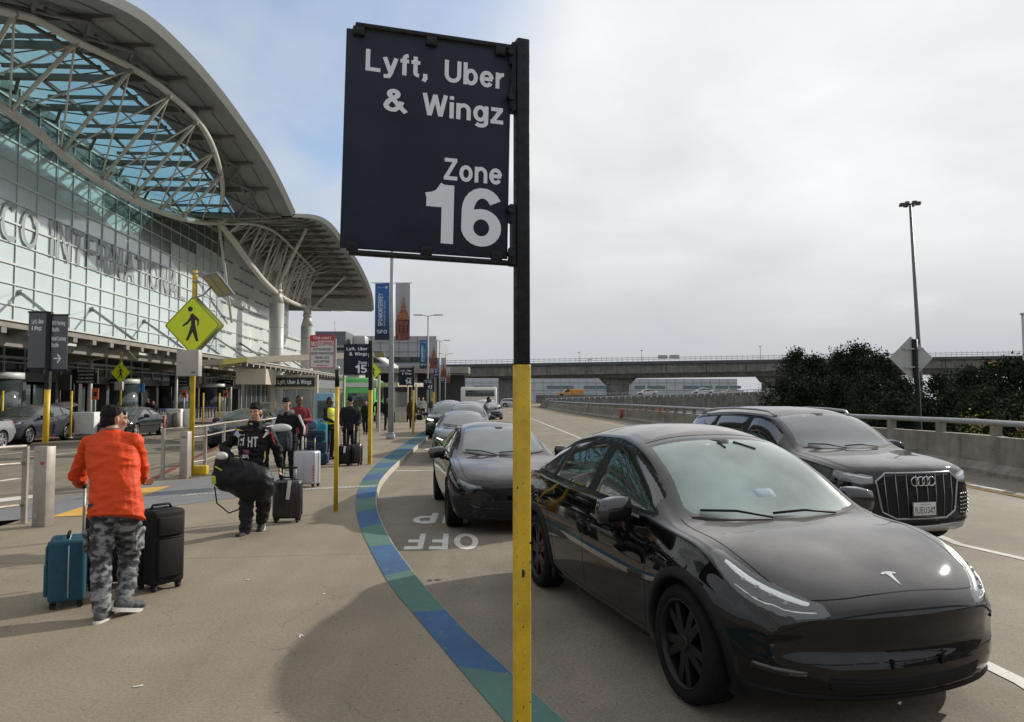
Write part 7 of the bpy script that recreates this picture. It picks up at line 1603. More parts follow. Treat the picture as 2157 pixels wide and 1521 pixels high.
# black sedan behind the post
m_navy2 = paint_m('blue black car paint', (.004, .0045, .006), .5, .0, dust_sheen=.35)
CAM = make_car('black_sedan', 'black sedan with wide lower grille, stopped right behind the yellow post', 'car', SED, m_navy2, (.10, 10.0), R(9.5), rim=m_rimb, wn=10)
c = CAM; b = c.b; doors(c); tails(c); mirror(c, 1.72, 1.0, .87, c.root, m_glossb, 1.0)
def sedan_face(c, led=m_lens, on=False, chrome=False):
    b = c.b
    b('upper_grille', c.patch([c.front(x, .63 + .03 * (abs(x) / .5)) for x in (-.52, -.26, 0, .26, .52)], [c.front(x, .585 - .06 * (1 - (x / .5) ** 2)) for x in (-.5, -.26, 0, .26, .5)], .005, 18, 4), m_well)
    b('lower_grille', c.patch([c.front(x, z) for x, z in ((-.46, .47), (0, .49), (.46, .47))], [c.front(x, z) for x, z in ((-.62, .26), (0, .25), (.62, .26))], .005, 18, 6), m_well)
    mb = MB()
    for zz in (.44, .39, .34, .29): mb.tube([c.front(x, zz) + Vector((0, -.008, 0)) for x in (-.5, -.25, 0, .25, .5)], .005, 4)
    b('grille_bar', mb, m_plas)
    for sx in (-1, 1):
        hl = b('headlight', c.patch([(sx * .50, .10, .665), (sx * .66, .20, .705), (sx * .80, .42, .755)], [(sx * .50, .08, .625), (sx * .68, .18, .625), (sx * .82, .42, .68)], .005, 14, 5), m_lensd)
        part('reflector', c.patch([(sx * .56, .13, .67), (sx * .68, .22, .70), (sx * .78, .38, .735)], [(sx * .56, .12, .635), (sx * .69, .21, .645), (sx * .79, .38, .69)], .009, 10, 3), led, hl)
        v = b('side_vent', c.patch([(sx * .64, .16, .50), (sx * .80, .32, .55)], [(sx * .66, .16, .28), (sx * .80, .32, .30)], .005, 8, 6), m_well)
        part('vent_blade', c.patch([(sx * .60, .1, .52), (sx * .72, .2, .50), (sx * .82, .34, .53)], [(sx * .60, .1, .50), (sx * .72, .2, .48), (sx * .82, .34, .51)], .014, 8, 2), m_rimb, v)
sedan_face(c)
b('emblem', MB().ell(c.front(0, .665) + Vector((0, -.01, 0)), (.05, .008, .035), 14), m_chrome)
b('chin_lip', c.patch([(-.82, .35, .23), (-.5, .05, .215), (0, .0, .21), (.5, .05, .215), (.82, .35, .23)], [(-.80, .38, .18), (-.5, .1, .175), (0, .05, .17), (.5, .1, .175), (.80, .38, .18)], .014, 24, 3), m_plas)
b('camera_housing', c.patch([c.top(-.08, 2.12), c.top(.12, 2.12)], [c.top(-.03, 2.0), c.top(.08, 2.0)], .0065, 6, 4), m_plas); b('windscreen_sticker', c.patch([c.top(.0, 2.0), c.top(.08, 2.0)], [c.top(.0, 1.97), c.top(.08, 1.97)], .008, 3, 2), m_plate)
for sx in (-1, 1): mb = c.seam([c.top(sx * .5, .18), c.top(sx * .40, .6), c.top(sx * .46, 1.15)], .001, .0002); b('crease', mb, m_navy2)
def hatch(c, m_, up=R(62)):
    """raised tailgate hinged at the rear of the roof"""
    f = c.f; yh = c.L - .62 if c.sp is SUV else c.L - .75; zh = f['z5'](yh); mb = MB(); mb.smooth = True; n = 10; w = f['w4'](yh); vs = []
    for th in (0, .05):
        for j in range(7):
            q = j / 6 * 1.05; 
            for i in range(n + 1): x = (i / n * 2 - 1); vs.append((x * w * (1 + .12 * j / 6), yh + q * math.cos(R(14)) - .10 * x * x, zh + .02 + q * math.sin(R(16)) - .16 * x * x - th - .12 * (j / 6) ** 2))
    k = (n + 1); fs = [(j * k + i, j * k + i + 1, (j + 1) * k + i + 1, (j + 1) * k + i) for j in range(6) for i in range(n)]; m = 7 * k; fs += [tuple(m + q for q in reversed(x)) for x in fs]
    bd = [i for i in range(n)]; 
    for i in range(n): fs += [(i, m + i, m + i + 1, i + 1), (6 * k + i, 6 * k + i + 1, m + 6 * k + i + 1, m + 6 * k + i)]
    for j in range(6): fs += [(j * k, (j + 1) * k, m + (j + 1) * k, m + j * k), (j * k + n, m + j * k + n, m + (j + 1) * k + n, (j + 1) * k + n)]
    mb.add(vs, fs); c.b('raised_tailgate', mb, m_)
def scene_car(name, label, base, col, loc, rz, res=.7, fog=False, lamp=False, hatch_=False, sc=1.0, rim=None, dust_sheen=.4, group=None, winds=None):
    m_ = paint_m('car paint ' + str(col), col, .35, .1, dust_sheen=dust_sheen); c = make_car(name, label, 'car', base, m_, loc, R(rz), res=res, rim=rim or m_rims, wn=10, group=group)
    doors(c); tails(c); mirror(c, 1.74, 1.0 if base is SED else 1.14, .87 if base is SED else .93, c.root, m_)
    if base is SED: sedan_face(c, m_lamp if lamp else m_lens)
    else:
        c.b('grille', c.patch([c.front(x, .90) for x in (-.5, 0, .5)], [c.front(x, .62) for x in (-.42, 0, .42)], .006, 12, 5), m_well); c.b('lower_grille', c.patch([c.front(x, .50) for x in (-.6, 0, .6)], [c.front(x, .36) for x in (-.55, 0, .55)], .006, 12, 4), m_well)
        for sx in (-1, 1):
            c.b('headlight', c.patch([(sx * .58, .02, .95), (sx * .74, .12, .965), (sx * .89, .40, .975)], [(sx * .58, .02, .85), (sx * .76, .14, .85), (sx * .90, .40, .90)], .006, 12, 4), m_lamp if lamp else m_lens)
            if lamp: c.b('indicator', c.patch([(sx * .62, .05, .72), (sx * .84, .25, .73)], [(sx * .62, .05, .68), (sx * .84, .25, .69)], .012, 6, 2), mat('lit amber indicator', (.5, .2, .03), .4, emit=(1, .35, .05), es=2.5))
    if hatch_: hatch(c, m_)
    if sc != 1.0: c.root.scale = (sc,) * 3
    return c
m_lamp = mat('lit headlamp', (.6, .6, .58), .3, emit=(1, .93, .78), es=2.2)
def gp(u, Y): return (P(u, 837, Y).x, Y)
scene_car('grey_sedan', 'grey sedan with lit headlights stopped behind the black sedan', SED, (.045, .052, .062), gp(978, 21.0), 5, rim=m_rimb, lamp=True)
scene_car('dark_crossover', 'dark crossover with raised tailgate behind the grey sedan', MY, (.022, .028, .036), gp(972, 30.5), 3, hatch_=True) if False else None
c_ = scene_car('dark_crossover', 'dark crossover with raised tailgate just behind the grey sedan', SUV, (.020, .024, .030), gp(985, 28.2), 3, hatch_=True, sc=.93)
scene_car('teal_black_suv', 'dark SUV with lit headlight and amber light, tailgate up, close to the kerb', SUV, (.008, .014, .018), gp(938, 33.5), 3, hatch_=True, lamp=True, sc=.95)
# inner road: cars at the left
c_ = scene_car('parked_suv', 'dark grey SUV with raised tailgate at the left of the photo, before the terminal', SUV, (.030, .034, .042), (0, 0), 0, hatch_=True, sc=.92)
def place_side(c, uf, vf, ur, vr, sc=1.0):
    """front wheel and rear wheel contact points on the near side decide the pose"""
    a, b_ = G(uf, vf, ROAD), G(ur, vr, ROAD); d_ = (a - b_); d_.z = 0; d_.normalize(); ang = math.atan2(d_.x, -d_.y)
    fw = d_; rt = Vector((fw.y, -fw.x, 0)); s_ = sc; sp = c.sp; ctr_side = 1 if rt.dot(Vector((0, -1, 0))) > 0 else -1
    # near side is the one facing the camera
    near = rt * ctr_side * (sp['W'] / 2 - .1) * s_; o = a - near + fw * sp['wy'][0] * s_; c.root.location = (o.x, o.y, ROAD); c.root.rotation_euler = (0, 0, ang)
def pose2(c, u, v, yaw, ax, sc=1.0):
    a = G(u, v, ROAD); fw = Vector((math.sin(R(yaw)), -math.cos(R(yaw)), 0)); rt = Vector((fw.y, -fw.x, 0)); o = a + rt * (c.sp['W'] / 2 - .1) * sc + fw * c.sp['wy'][ax] * sc
    c.root.location = (o.x, o.y, ROAD); c.root.rotation_euler = (0, 0, R(yaw))
def pose(c, uf, vf, yaw, sc=1.0):
    a = G(uf, vf, ROAD); fw = Vector((math.sin(R(yaw)), -math.cos(R(yaw)), 0)); rt = Vector((fw.y, -fw.x, 0)); s_ = 1 if rt.y < 0 else -1
    o = a - rt * s_ * (c.sp['W'] / 2 - .1) * sc + fw * c.sp['wy'][0] * sc; c.root.location = (o.x, o.y, ROAD); c.root.rotation_euler = (0, 0, R(yaw))
pose2(c_, 59, 936, 3, 0, .92)
c_ = scene_car('silver_sedan', 'silver grey sedan cut off by the left edge of the photo', SED, (.20, .21, .22), (0, 0), 0); pose2(c_, 0, 947, 3, 1)
c_ = scene_car('dark_hatchback', 'dark car behind the head of the man in the orange jacket', SED, (.016, .019, .024), gp(226, 33), 3, rim=m_rims)
c_ = scene_car('waiting_sedan', 'dark grey sedan facing the camera behind the steel railing', SED, (.030, .033, .040), gp(476, 26.5), 1, rim=m_rimb, lamp=False)
scene_car('black_minivan', 'dark car roof showing beyond the grey sedan by the shelter', MY, (.02, .022, .025), gp(530, 36), 2)
# distant cars: small, simple copies
far = scene_car('white_hatchback', 'left one of two white hatchbacks on the far ramp', MY, (.60, .60, .60), (0, 0), 90, res=.5, dust_sheen=0)
def rampz(u): return P(u, 838, 150).z
far.root.location = (P(1308, 0, 150).x + 2.3, 150, P(0, 836, 150).z); far.root.rotation_euler = (0, 0, R(-90)); far.root['group'] = 'white hatchbacks on the far ramp'
Tfar = copy_tree(far.root, None, (P(1421, 0, 146).x + 2.2, 146, P(0, 834, 146).z), R(-90), 'right one of two white hatchbacks on the far ramp')
fs_ = scene_car('silver_saloon', 'silver saloon on the far ramp left of the overpass pier', SED, (.34, .34, .33), (0, 0), 90, res=.5, dust_sheen=0)
fs_.root.location = (P(1478, 0, 146).x + 2.4, 146, P(0, 834, 146).z); fs_.root.rotation_euler = (0, 0, R(-90))
copy_tree(fs_.root, None, (P(1594, 0, 138).x + 2.3, 138, P(0, 832, 138).z), R(-90), 'silver saloon on the far ramp next to the dark trees')
fs2 = scene_car('white_suv', 'white SUV beyond the end of the road, left of the yellow truck', SUV, (.45, .46, .47), (0, 0), 90, res=.5, dust_sheen=0)
fs2.root.location = (P(1132, 0, 140).x - 2.2, 140, ROAD); fs2.root.rotation_euler = (0, 0, R(78))
copy_tree(fs2.root, None, (P(1044, 0, 88).x, 88, ROAD), R(160), 'white SUV next to the white coach', .95)
fs3 = scene_car('grey_saloon', 'grey saloon just beyond the man at the open tailgate', SED, (.12, .13, .14), gp(1040, 62), 12, res=.5, dust_sheen=0)
# yellow utility truck
Y = 150; a = P(1202, 838, Y); t = thing('utility_truck', 'orange yellow utility truck with tool boxes on the far ramp', 'truck', (a.x, Y, a.z), 0); m_ty = mat('utility truck yellow', (.60, .27, .02), .4, coat=.5)
mb = MB(); mb.plate([(-2.6, .45), (-2.6, 1.0), (-1.5, 1.12), (-.95, 1.75), (-.1, 1.8), (-.1, .45)], 1.9); cb = part('cab', mb, m_ty, t); mb = MB(); mb.plate([(-1.35, 1.15), (-.9, 1.65), (-.3, 1.68), (-.3, 1.15)], 1.93); part('window', mb, m_dglass, cb)
mb = MB(); mb.rbox((1.25, 0, 1.1), (2.7, 2.0, 1.15), .05); bx = part('tool_body', mb, m_ty, t)
for q in (.3, 1.2, 2.1): mb = MB(); mb.box((q, -1.01, 1.25), (.78, .02, .55)); part('locker_door', mb, mat('utility truck shade yellow', (.50, .22, .02), .5), bx)
mb = MB(); mb.tube([(-.1, -.8, 1.75), (-.1, -.8, 2.15), (2.5, -.8, 2.15), (2.5, -.8, 1.7)], .04, 5); part('ladder_rack', mb, m_galv, t)
for x in (-1.9, 1.6):
    for y in (-.85, .85): mb = MB(); mb.cyl((x, y - .12, .42), (x, y + .12, .42), .42, n=18); part('wheel', mb, m_rub, t)
# ================================================================== PEOPLE
def skin(n, c): return mat('skin ' + n, c, .5, noise_s=12, noise_a=.06)
sk_l, sk_m, sk_d = skin('light', (.42, .24, .16)), skin('tan', (.33, .185, .115)), skin('dark', (.10, .05, .032))
m_hair = mat('black hair', (.009, .008, .008), .75, noise_s=90, noise_a=.5, stretch=(1, 1, .3), bump=.6, spec=.2)
m_hairg = mat('grey hair', (.30, .29, .28), .6)
def cap_(mb, a, b, ra, rb, n=10):
    mb.cyl(a, b, ra, rb, n); mb.ell(a, (ra,) * 3, n); mb.ell(b, (rb,) * 3, n)
def loft(mb, st, right, fwd, n=16):
    """st: (centre, half width, half depth, tilt); closed elliptical loft"""
    vs = []; right = Vector(right).normalized(); fwd = Vector(fwd).normalized()
    for c, rx, ry in st:
        for k in range(n):
            a = 2 * math.pi * k / n; ca, sa = math.cos(a), math.sin(a); ca = math.copysign(abs(ca) ** .85, ca); sa = math.copysign(abs(sa) ** .85, sa); vs.append(Vector(c) + right * rx * ca + fwd * ry * sa)
    m = len(st); mb.add(vs, [(j * n + k, j * n + (k + 1) % n, (j + 1) * n + (k + 1) % n, (j + 1) * n + k) for j in range(m - 1) for k in range(n)] + [tuple(reversed(range(n))), tuple((m - 1) * n + k for k in range(n))])
def fuse(mb, vox, smooth=3, fac=.5, wr=None, seed=0):
    me = bpy.data.meshes.new('x'); me.from_pydata(mb.v, [], mb.f)
    bm = bmesh.new(); bm.from_mesh(me); bmesh.ops.remove_doubles(bm, verts=bm.verts, dist=1e-6); bmesh.ops.recalc_face_normals(bm, faces=bm.faces); bm.to_mesh(me); bm.free()
    o = bpy.data.objects.new('x', me); COL.objects.link(o); r = o.modifiers.new('r', 'REMESH'); r.mode = 'VOXEL'; r.voxel_size = vox; r.use_smooth_shade = True
    if smooth: s = o.modifiers.new('s', 'SMOOTH'); s.factor = fac; s.iterations = smooth
    out_ = bpy.data.meshes.new_from_object(o.evaluated_get(bpy.context.evaluated_depsgraph_get())); bpy.data.objects.remove(o); bpy.data.meshes.remove(me)
    if wr:
        am, fx, fz = wr; sd = Vector((seed * 3.1, seed * 1.7, seed)); nr = [v.normal.copy() for v in out_.vertices]
        for v, q in zip(out_.vertices, nr):
            p = v.co; t = noise.noise(Vector((p.x * fx, p.y * fx, p.z * fz)) + sd); t2 = noise.noise(Vector((p.x * fx * 2.1 + p.z * 4, p.y * fx * 2.1, p.z * fz * 1.8)) + sd)
            v.co = p + q * am * ((1 - abs(t) * 2.4) * .8 + t2 * .6)
    out_.polygons.foreach_set('use_smooth', [True] * len(out_.polygons)); return out_
DJ = dict(pel=(0, 0, .93), waist=(0, 0, 1.08), chest=(0, 0, 1.30), neck=(0, .01, 1.47), head=(0, -.015, 1.60), shL=(.185, 0, 1.41), elL=(.235, .03, 1.13), wrL=(.25, -.05, .88), shR=(-.185, 0, 1.41), elR=(-.235, .03, 1.13), wrR=(-.25, -.05, .88),
          hipL=(.09, 0, .90), knL=(.10, -.03, .49), anL=(.11, .03, .09), hipR=(-.09, 0, .90), knR=(-.10, -.03, .49), anR=(-.11, .03, .09), ftL=(.02, -1, 0), ftR=(-.02, -1, 0), look=(0, -1, 0), hdL=(0, -.2, -1), hdR=(0, -.2, -1))
def hand(mb, wr, d, side, curl=.5, s=1.0, fwd=(0, -1, 0)):
    d = Vector(d).normalized(); f = Vector(fwd); lat = (f - d * f.dot(d)); lat = lat.normalized() if lat.length > .05 else Vector((0, 0, 1)); pn = d.cross(lat) * side    # palm normal towards the body side
    wr = Vector(wr); cap_(mb, wr - d * .02, wr + d * .02, .025 * s, .026 * s, 8)
    for k, (o, l) in enumerate(((.030, .066), (.011, .074), (-.009, .068), (-.028, .054))):
        b0 = wr + lat * o * .55 * s + d * .02 * s; b1 = wr + lat * o * s + d * .085 * s; cap_(mb, b0, b1, .0155 * s, .0125 * s, 6)
        p = b1; dd = d.copy(); seg = l / 2.6 * s; rr_ = .0098 * s
        for q in range(3):
            dd = (dd * math.cos(curl) + pn * math.sin(curl)).normalized(); p2 = p + dd * seg; cap_(mb, p, p2, rr_, rr_ * .9, 6); p = p2; rr_ *= .9; pn = pn - dd * pn.dot(dd); pn = pn.normalized() if pn.length > .05 else pn
        pn = d.cross(lat) * side
    t0 = wr + lat * .022 * s + d * .025 * s; t1 = t0 + (lat * .8 + d * .7 + pn * .4).normalized() * .042 * s; t2 = t1 + (lat * .25 + d * .9 + pn * .5).normalized() * .03 * s; cap_(mb, t0, t1, .0135 * s, .0115 * s, 6); cap_(mb, t1, t2, .0112 * s, .009 * s, 6)
def person(label, loc, rz, J=None, skin_m=None, top=None, bot=None, shoe=None, sole=None, hair='short', hair_m=None, vox=.014, bulk=1.0, legw=1.0, coat=False, short=False, h=1.75, hood=None, curl=.6, group=None, face=True, wr=.006, extra=None, sleeve=1.0):
    j = {k: Vector(v) for k, v in {**DJ, **(J or {})}.items()}; V = Vector; t = thing('person', label, 'person', loc, rz, group); sc = h / 1.75; t.scale = (sc,) * 3
    rt = (j['shL'] - j['shR']).normalized(); up = (j['neck'] - j['pel']).normalized(); fw = up.cross(rt).normalized(); 
    if fw.y > 0 and abs(fw.y) > .2: fw = -fw
    rp = (j['hipL'] - j['hipR']).normalized(); lk = j['look'].normalized(); hr = V((0, 0, 1)).cross(lk).normalized() * -1; hr = lk.cross(V((0, 0, 1))).normalized(); hup = hr.cross(lk).normalized()
    if hup.z < 0: hup = -hup
    HM = Matrix((hr, -lk, hup)).transposed()
    H = j['head']
    def hp(x, y, z): return H + HM @ V((x, y, z))          # y negative is forward (towards the nose)
    mb = MB()
    mb.ell(hp(0, .012, .028), (.073, .092, .090), 16, HM); mb.ell(hp(0, -.018, -.035), (.056, .070, .075), 14, HM); mb.ell(hp(0, -.045, -.085), (.030, .030, .026), 10, HM)
    cap_(mb, hp(0, -.085, .012), hp(0, -.102, -.022), .009, .014, 8); cap_(mb, hp(-.045, -.070, .026), hp(.045, -.070, .026), .012, .012, 6)
    for s_ in (-1, 1): mb.ell(hp(s_ * .074, .012, -.008), (.010, .020, .032), 8, HM); mb.ell(hp(s_ * .040, -.058, -.020), (.022, .022, .022), 8, HM)
    mb.ell(hp(0, -.080, -.058), (.024, .014, .008), 8, HM)
    cap_(mb, hp(0, .015, -.06), j['neck'], .052, .058, 12)
    loft(mb, [(j['pel'] - up * .06, .13, .09), (j['pel'] + up * .04, .15, .10), (j['waist'], .125, .088), (j['chest'], .155, .10), (j['chest'] + up * .07, .135, .080), (j['neck'] - up * .01, .055, .05)], rt, fw)
    for S in 'LR':
        cap_(mb, (j['sh' + S] - up * .05).lerp(j['chest'], .15), j['el' + S], .040, .036); cap_(mb, j['el' + S], j['wr' + S], .036, .025); sd_ = 1 if S == 'L' else -1
        hand(mb, j['wr' + S], j['hd' + S], -sd_, curl, 1.0)
        cap_(mb, j['hip' + S], j['kn' + S], .075, .052); cap_(mb, j['kn' + S], j['an' + S], .050, .034); f_ = j['ft' + S].normalized(); cap_(mb, j['an' + S] + V((0, 0, -.045)), j['an' + S] + V((0, 0, -.05)) + f_ * .14, .034, .026)
    body = put('body', fuse(mb, min(vox, .011) if face else vox, 2), t); body.data.materials.append(skin_m or sk_m)
    if face:
        mb = MB(); mw = MB()
        for s_ in (-1, 1):
            mw.ell(hp(s_ * .030, -.083, -.002), (.011, .005, .0055), 8, HM); mb.ell(hp(s_ * .030, -.0875, -.002), (.0055, .003, .005), 8, HM); mb.tube([hp(s_ * .014, -.090, .017), hp(s_ * .032, -.088, .022), hp(s_ * .048, -.076, .016)], .0042, 5)
        part('eye', mw, m_plate, t); part('eyebrow', mb, m_hair, t)
        mb = MB(); mb.tube([hp(-.024, -.083, -.056), hp(0, -.094, -.054), hp(.024, -.083, -.056)], .0048, 6); part('lips', mb, mat('lip tone', (.26, .10, .08), .5), t)
    # hair
    if hair:
        mb = MB(); k = 1.0; r = random.Random(len(label))
        mb.ell(hp(0, .030, .044), (.077, .088, .080), 16, HM); mb.ell(hp(0, .048, -.012), (.077, .070, .085), 12, HM); mb.ell(hp(0, .055, -.05), (.058, .052, .05), 12, HM)
        if hair == 'mop':
            mb.ell(hp(0, -.048, .056), (.062, .034, .034), 12, HM)
            for i in range(60):
                a = r.uniform(-math.pi, math.pi); e = r.uniform(.05, 1.4); p0 = hp(.062 * math.cos(a) * math.cos(e * .6), .027 + .070 * math.sin(a) * math.cos(e * .6), .048 + .066 * math.sin(e)); fr = math.sin(a) < -.3
                p1 = p0 + HM @ V((.018 * math.cos(a), .022 * math.sin(a) - (.008 if fr else 0), -.026 - .022 * r.random())); mb.cyl(p0, p1, .015, .006, 6); mb.ell(p0, (.0165,) * 3, 6)
        elif hair == 'long': loft(mb, [(hp(0, .05, .02), .075, .06), (hp(0, .07, -.08), .072, .045), (hp(0, .08, -.2), .06, .03)], hr, -lk)
        else:
            for i in range(26): a = r.uniform(-math.pi, math.pi); e = r.uniform(.2, 1.5); mb.ell(hp(.064 * math.cos(a) * math.cos(e), .030 + .068 * math.sin(a) * math.cos(e), .050 + .066 * math.sin(e)), (.016,) * 3, 6)
        hm_ = put('hair', fuse(mb, min(vox, .010), 1), t); hm_.data.materials.append(hair_m or m_hair)
        # keep hair off the face
        bm = bmesh.new(); bm.from_mesh(hm_.data); inv = HM.transposed(); kill = []
        for v in bm.verts:
            q = inv @ (v.co - H)
            th_ = (.056 if hair != 'mop' else .022) + .010 * math.sin(q.x * 120 + len(label)) - max(0, abs(q.x) - .05) * 1.4
            if q.y < -.012 and q.z < th_: v.co = H + HM @ V((q.x * .80, q.y * .80 + .002, q.z * .9))
        bm.to_mesh(hm_.data); bm.free()
    B = bulk
    mb = MB(); hem = -.10 if not coat else -.42
    st = [(j['pel'] + up * hem, .186 * B, .140 * B), (j['pel'] + up * .02, .184 * B, .136 * B), (j['waist'], .165 * B, .122 * B), (j['chest'], .185 * B, .130 * B), (j['chest'] + up * .09, .175 * B, .112 * B), (j['neck'] - up * .035, .095, .075), (j['neck'] + up * (.0 if not hood else .03), .066 if not hood else .085, .062 if not hood else .085)]
    loft(mb, st, rt, fw, 20)
    for S in 'LR':
        a, e, w = j['sh' + S] - up * .035, j['el' + S], j['wr' + S]; a = a.lerp(j['chest'] + up * .09, .10); cap_(mb, a, e, .062 * B, .055 * B, 12); cap_(mb, j['neck'] - up * .055, a + up * .004, .046, .060 * B, 10); cap_(mb, j['chest'] + up * .04, a, .09, .060 * B, 10)
        if not short: w2 = e.lerp(w, .94 * sleeve); cap_(mb, e, w2, .057 * B, .042 * B, 12)
    tp_ = fuse(mb, vox * .8, 3, wr=(wr, 7, 13), seed=len(label)); tp_.materials.append(top); tpo = put('jacket' if not short else 'shirt', tp_, t)
    mb = MB(); lw = legw
    loft(mb, [(j['pel'] - up * .10, .155, .115), (j['pel'] + up * .02, .160, .115), (j['pel'] + up * .10, .150, .108)], rp, fw)
    for S in 'LR':
        a, k_, n_ = j['hip' + S], j['kn' + S], j['an' + S]; cap_(mb, a, k_, .098 * lw, .074 * lw, 12); e = k_.lerp(n_, .93); cap_(mb, k_, e, .073 * lw, .058 * lw, 12)
    bt = fuse(mb, vox * .8, 3, wr=(wr * 1.3, 6, 15), seed=len(label) + 5); bt.materials.append(bot); put('trousers', bt, t)
    for S in 'LR':
        a = j['an' + S]; f_ = j['ft' + S].normalized(); side_ = V((-f_.y, f_.x, 0)).normalized(); u_ = side_.cross(f_) * -1
        if u_.z < 0: u_ = -u_
        mb = MB(); c0 = a - u_ * .035 - f_ * .03
        for q, rx, rz_ in ((0, .043, .050), (.07, .047, .047), (.13, .051, .036), (.19, .045, .030)): mb.ell(c0 + f_ * q, (rx, .055, rz_), 10, Matrix((side_, f_, u_)).transposed())
        cap_(mb, a + u_ * .01, a - u_ * .03, .044, .046, 10)
        s1 = put('shoe', fuse(mb, min(vox, .011), 2), t); s1.data.materials.append(shoe)
        mb = MB(); M = Matrix((side_, f_, u_)).transposed(); vs = []; n = 18
        for zz in (-.028, -.058):
            for k in range(n): an = 2 * math.pi * k / n; vs.append(c0 + M @ V((.050 * math.cos(an), .080 + .145 * math.sin(an), zz + (.0 if zz < -.05 else -.0))))
        mb.add(vs, [(k, (k + 1) % n, n + (k + 1) % n, n + k) for k in range(n)] + [tuple(range(n)), tuple(reversed(range(n, 2 * n)))]); part('sole', mb, sole or m_rub, s1)
    return t, tpo, j, hp
def deco(par, me, pts, m_, off=.006, name='patch'):
    """flat coloured patch following the garment; pts in garment space, any order round"""
    bm = bmesh.new(); bm.from_mesh(me); tr = BVHTree.FromBMesh(bm); bm.free(); a, b, c, d = [Vector(p) for p in pts]; mb = MB(); n = 4; vs = []
    for i in range(n + 1):
        for k in range(n + 1):
            p = a.lerp(b, i / n).lerp(d.lerp(c, i / n), k / n); q, nn, _, _ = tr.find_nearest(p); vs.append(q + nn * off)
    mb.add(vs, [(i * (n + 1) + k, i * (n + 1) + k + 1, (i + 1) * (n + 1) + k + 1, (i + 1) * (n + 1) + k) for i in range(n) for k in range(n)]); return part(name, mb, m_, par, fix=False)
def garm_text(par, me, txt, x0, x1, z0, z1, m_, bold=.03, back=False, y=None, off=.008):
    bm = bmesh.new(); bm.from_mesh(me); tr = BVHTree.FromBMesh(bm); bm.free(); vs, fs = text_raw(txt, bold); xa, xb = min(v.x for v in vs), max(v.x for v in vs); mb = MB(); o = []
    for v in vs:
        x = x0 + (v.x - xa) / (xb - xa) * (x1 - x0); z = z0 + v.y * (z1 - z0); r = tr.ray_cast(Vector((x, -1 if not back else 1, z)), Vector((0, 1 if not back else -1, 0))); p = r[0] or Vector((x, 0, z)); o.append(p + Vector((0, (-off - v.z * .0006) * (1 if not back else -1), 0)))
    mb.add(o, fs); return part('lettering', mb, m_, par, fix=False)
def cloth(n, c, a=.12, s=5, r=.85): return mat(n, c, r, noise_s=s, noise_a=a, spec=.2, bump=.12 if 'luggage' in n or 'duffel' in n else .5, bump_s=120 if 'luggage' in n else 22)
m_wsole = mat('white rubber sole', (.55, .54, .52), .6)
m_camo = mat('grey camouflage cloth', (.035, .037, .042), .85, noise_s=13, noise_a=1, col2=(.23, .235, .24), det=2, spec=.2, stretch=(1, 1, 1.7))
r_ = m_camo.node_tree.nodes
for n_ in r_:
    if n_.type == 'VALTORGB':
        cr_ = n_.color_ramp; cr_.elements[0].position = .42; cr_.elements[1].position = .60; e = cr_.elements.new(.50); e.color = (.10, .105, .11, 1); cr_.interpolation = 'EASE'
def U(u, v, Y): return P(u, v, Y)
# 1 man in the orange jacket, seen from behind, pushing cases
o = G(232, 1300); Yo = o.y
def loc1(u, v, dy=0.0):      # photo pixel to his local frame (he faces away, so local x, y are turned round)
    p = P(u, v, Yo + dy); return (-(p.x - o.x), -(p.y - o.y), p.z)
J1 = dict(pel=loc1(244, 1065, .02), waist=loc1(243, 1020, .05), chest=loc1(238, 965, .12), neck=loc1(234, 906, .22), head=loc1(243, 884, .27), shL=loc1(184, 925, .18), shR=loc1(287, 922, .18), elL=loc1(163, 1000, .30), elR=loc1(299, 985, .30), wrL=loc1(170, 1018, .52), wrR=loc1(296, 1010, .55),
          hipL=loc1(218, 1075, .0), knL=loc1(214, 1180, .02), anL=loc1(213, 1287, -.10), hipR=loc1(268, 1072, .05), knR=loc1(272, 1175, .25), anR=loc1(262, 1262, .06), ftL=(.12, -1, -.08), ftR=(-.45, -1, -.30), look=(-.75, -.8, -.05), hdL=(0, -1, -.3), hdR=(0, -1, -.3))
m_or = cloth('orange shell fabric', (.56, .052, .008), .10, 3, .6)
tO, jk, jj, hp_ = person('man in a bright orange jacket and grey camouflage cargo trousers pushing suitcases, seen from behind', o, 0, None, sk_m, m_or, m_camo, mat('grey knit shoe', (.06, .065, .07), .8), m_wsole, hair='mop', vox=.010, h=1.75) if False else (None,) * 4
tO, jk, jj, hp_ = person('man in bright orange jacket and grey camouflage trousers pushing suitcases, seen from behind', o, R(180), J1, sk_m, m_or, m_camo, mat('grey knit shoe', (.06, .065, .07), .8), m_wsole, hair='mop', vox=.009, bulk=1.10, legw=1.04, wr=.011, h=1.75)
mb = MB(); nk = jj['neck']; mb.tube([nk + Vector((.068 * math.cos(a * .523), .005 + .062 * math.sin(a * .523), .005)) for a in range(12)], .016, 8, closed=True); part('collar', mb, cloth('grey knit collar', (.10, .10, .11)), tO)
for S, sx in (('L', 1), ('R', -1)):
    kn, hi = jj['kn' + S], jj['hip' + S]; c_p = hi.lerp(kn, .62) + Vector((sx * .088, .01, 0)); mb = MB(); mb.rbox(c_p, (.035, .15, .17), .014); pk = part('cargo_pocket', mb, m_camo, tO); mb = MB(); mb.rbox(c_p + Vector((sx * .006, 0, .075)), (.035, .155, .05), .012); part('pocket_flap', mb, m_camo, pk)
    mb = MB(); c_p = hi + Vector((0, .105, .045)); mb.rbox(c_p, (.13, .02, .045), .01); part('pocket_flap', mb, m_camo, tO)
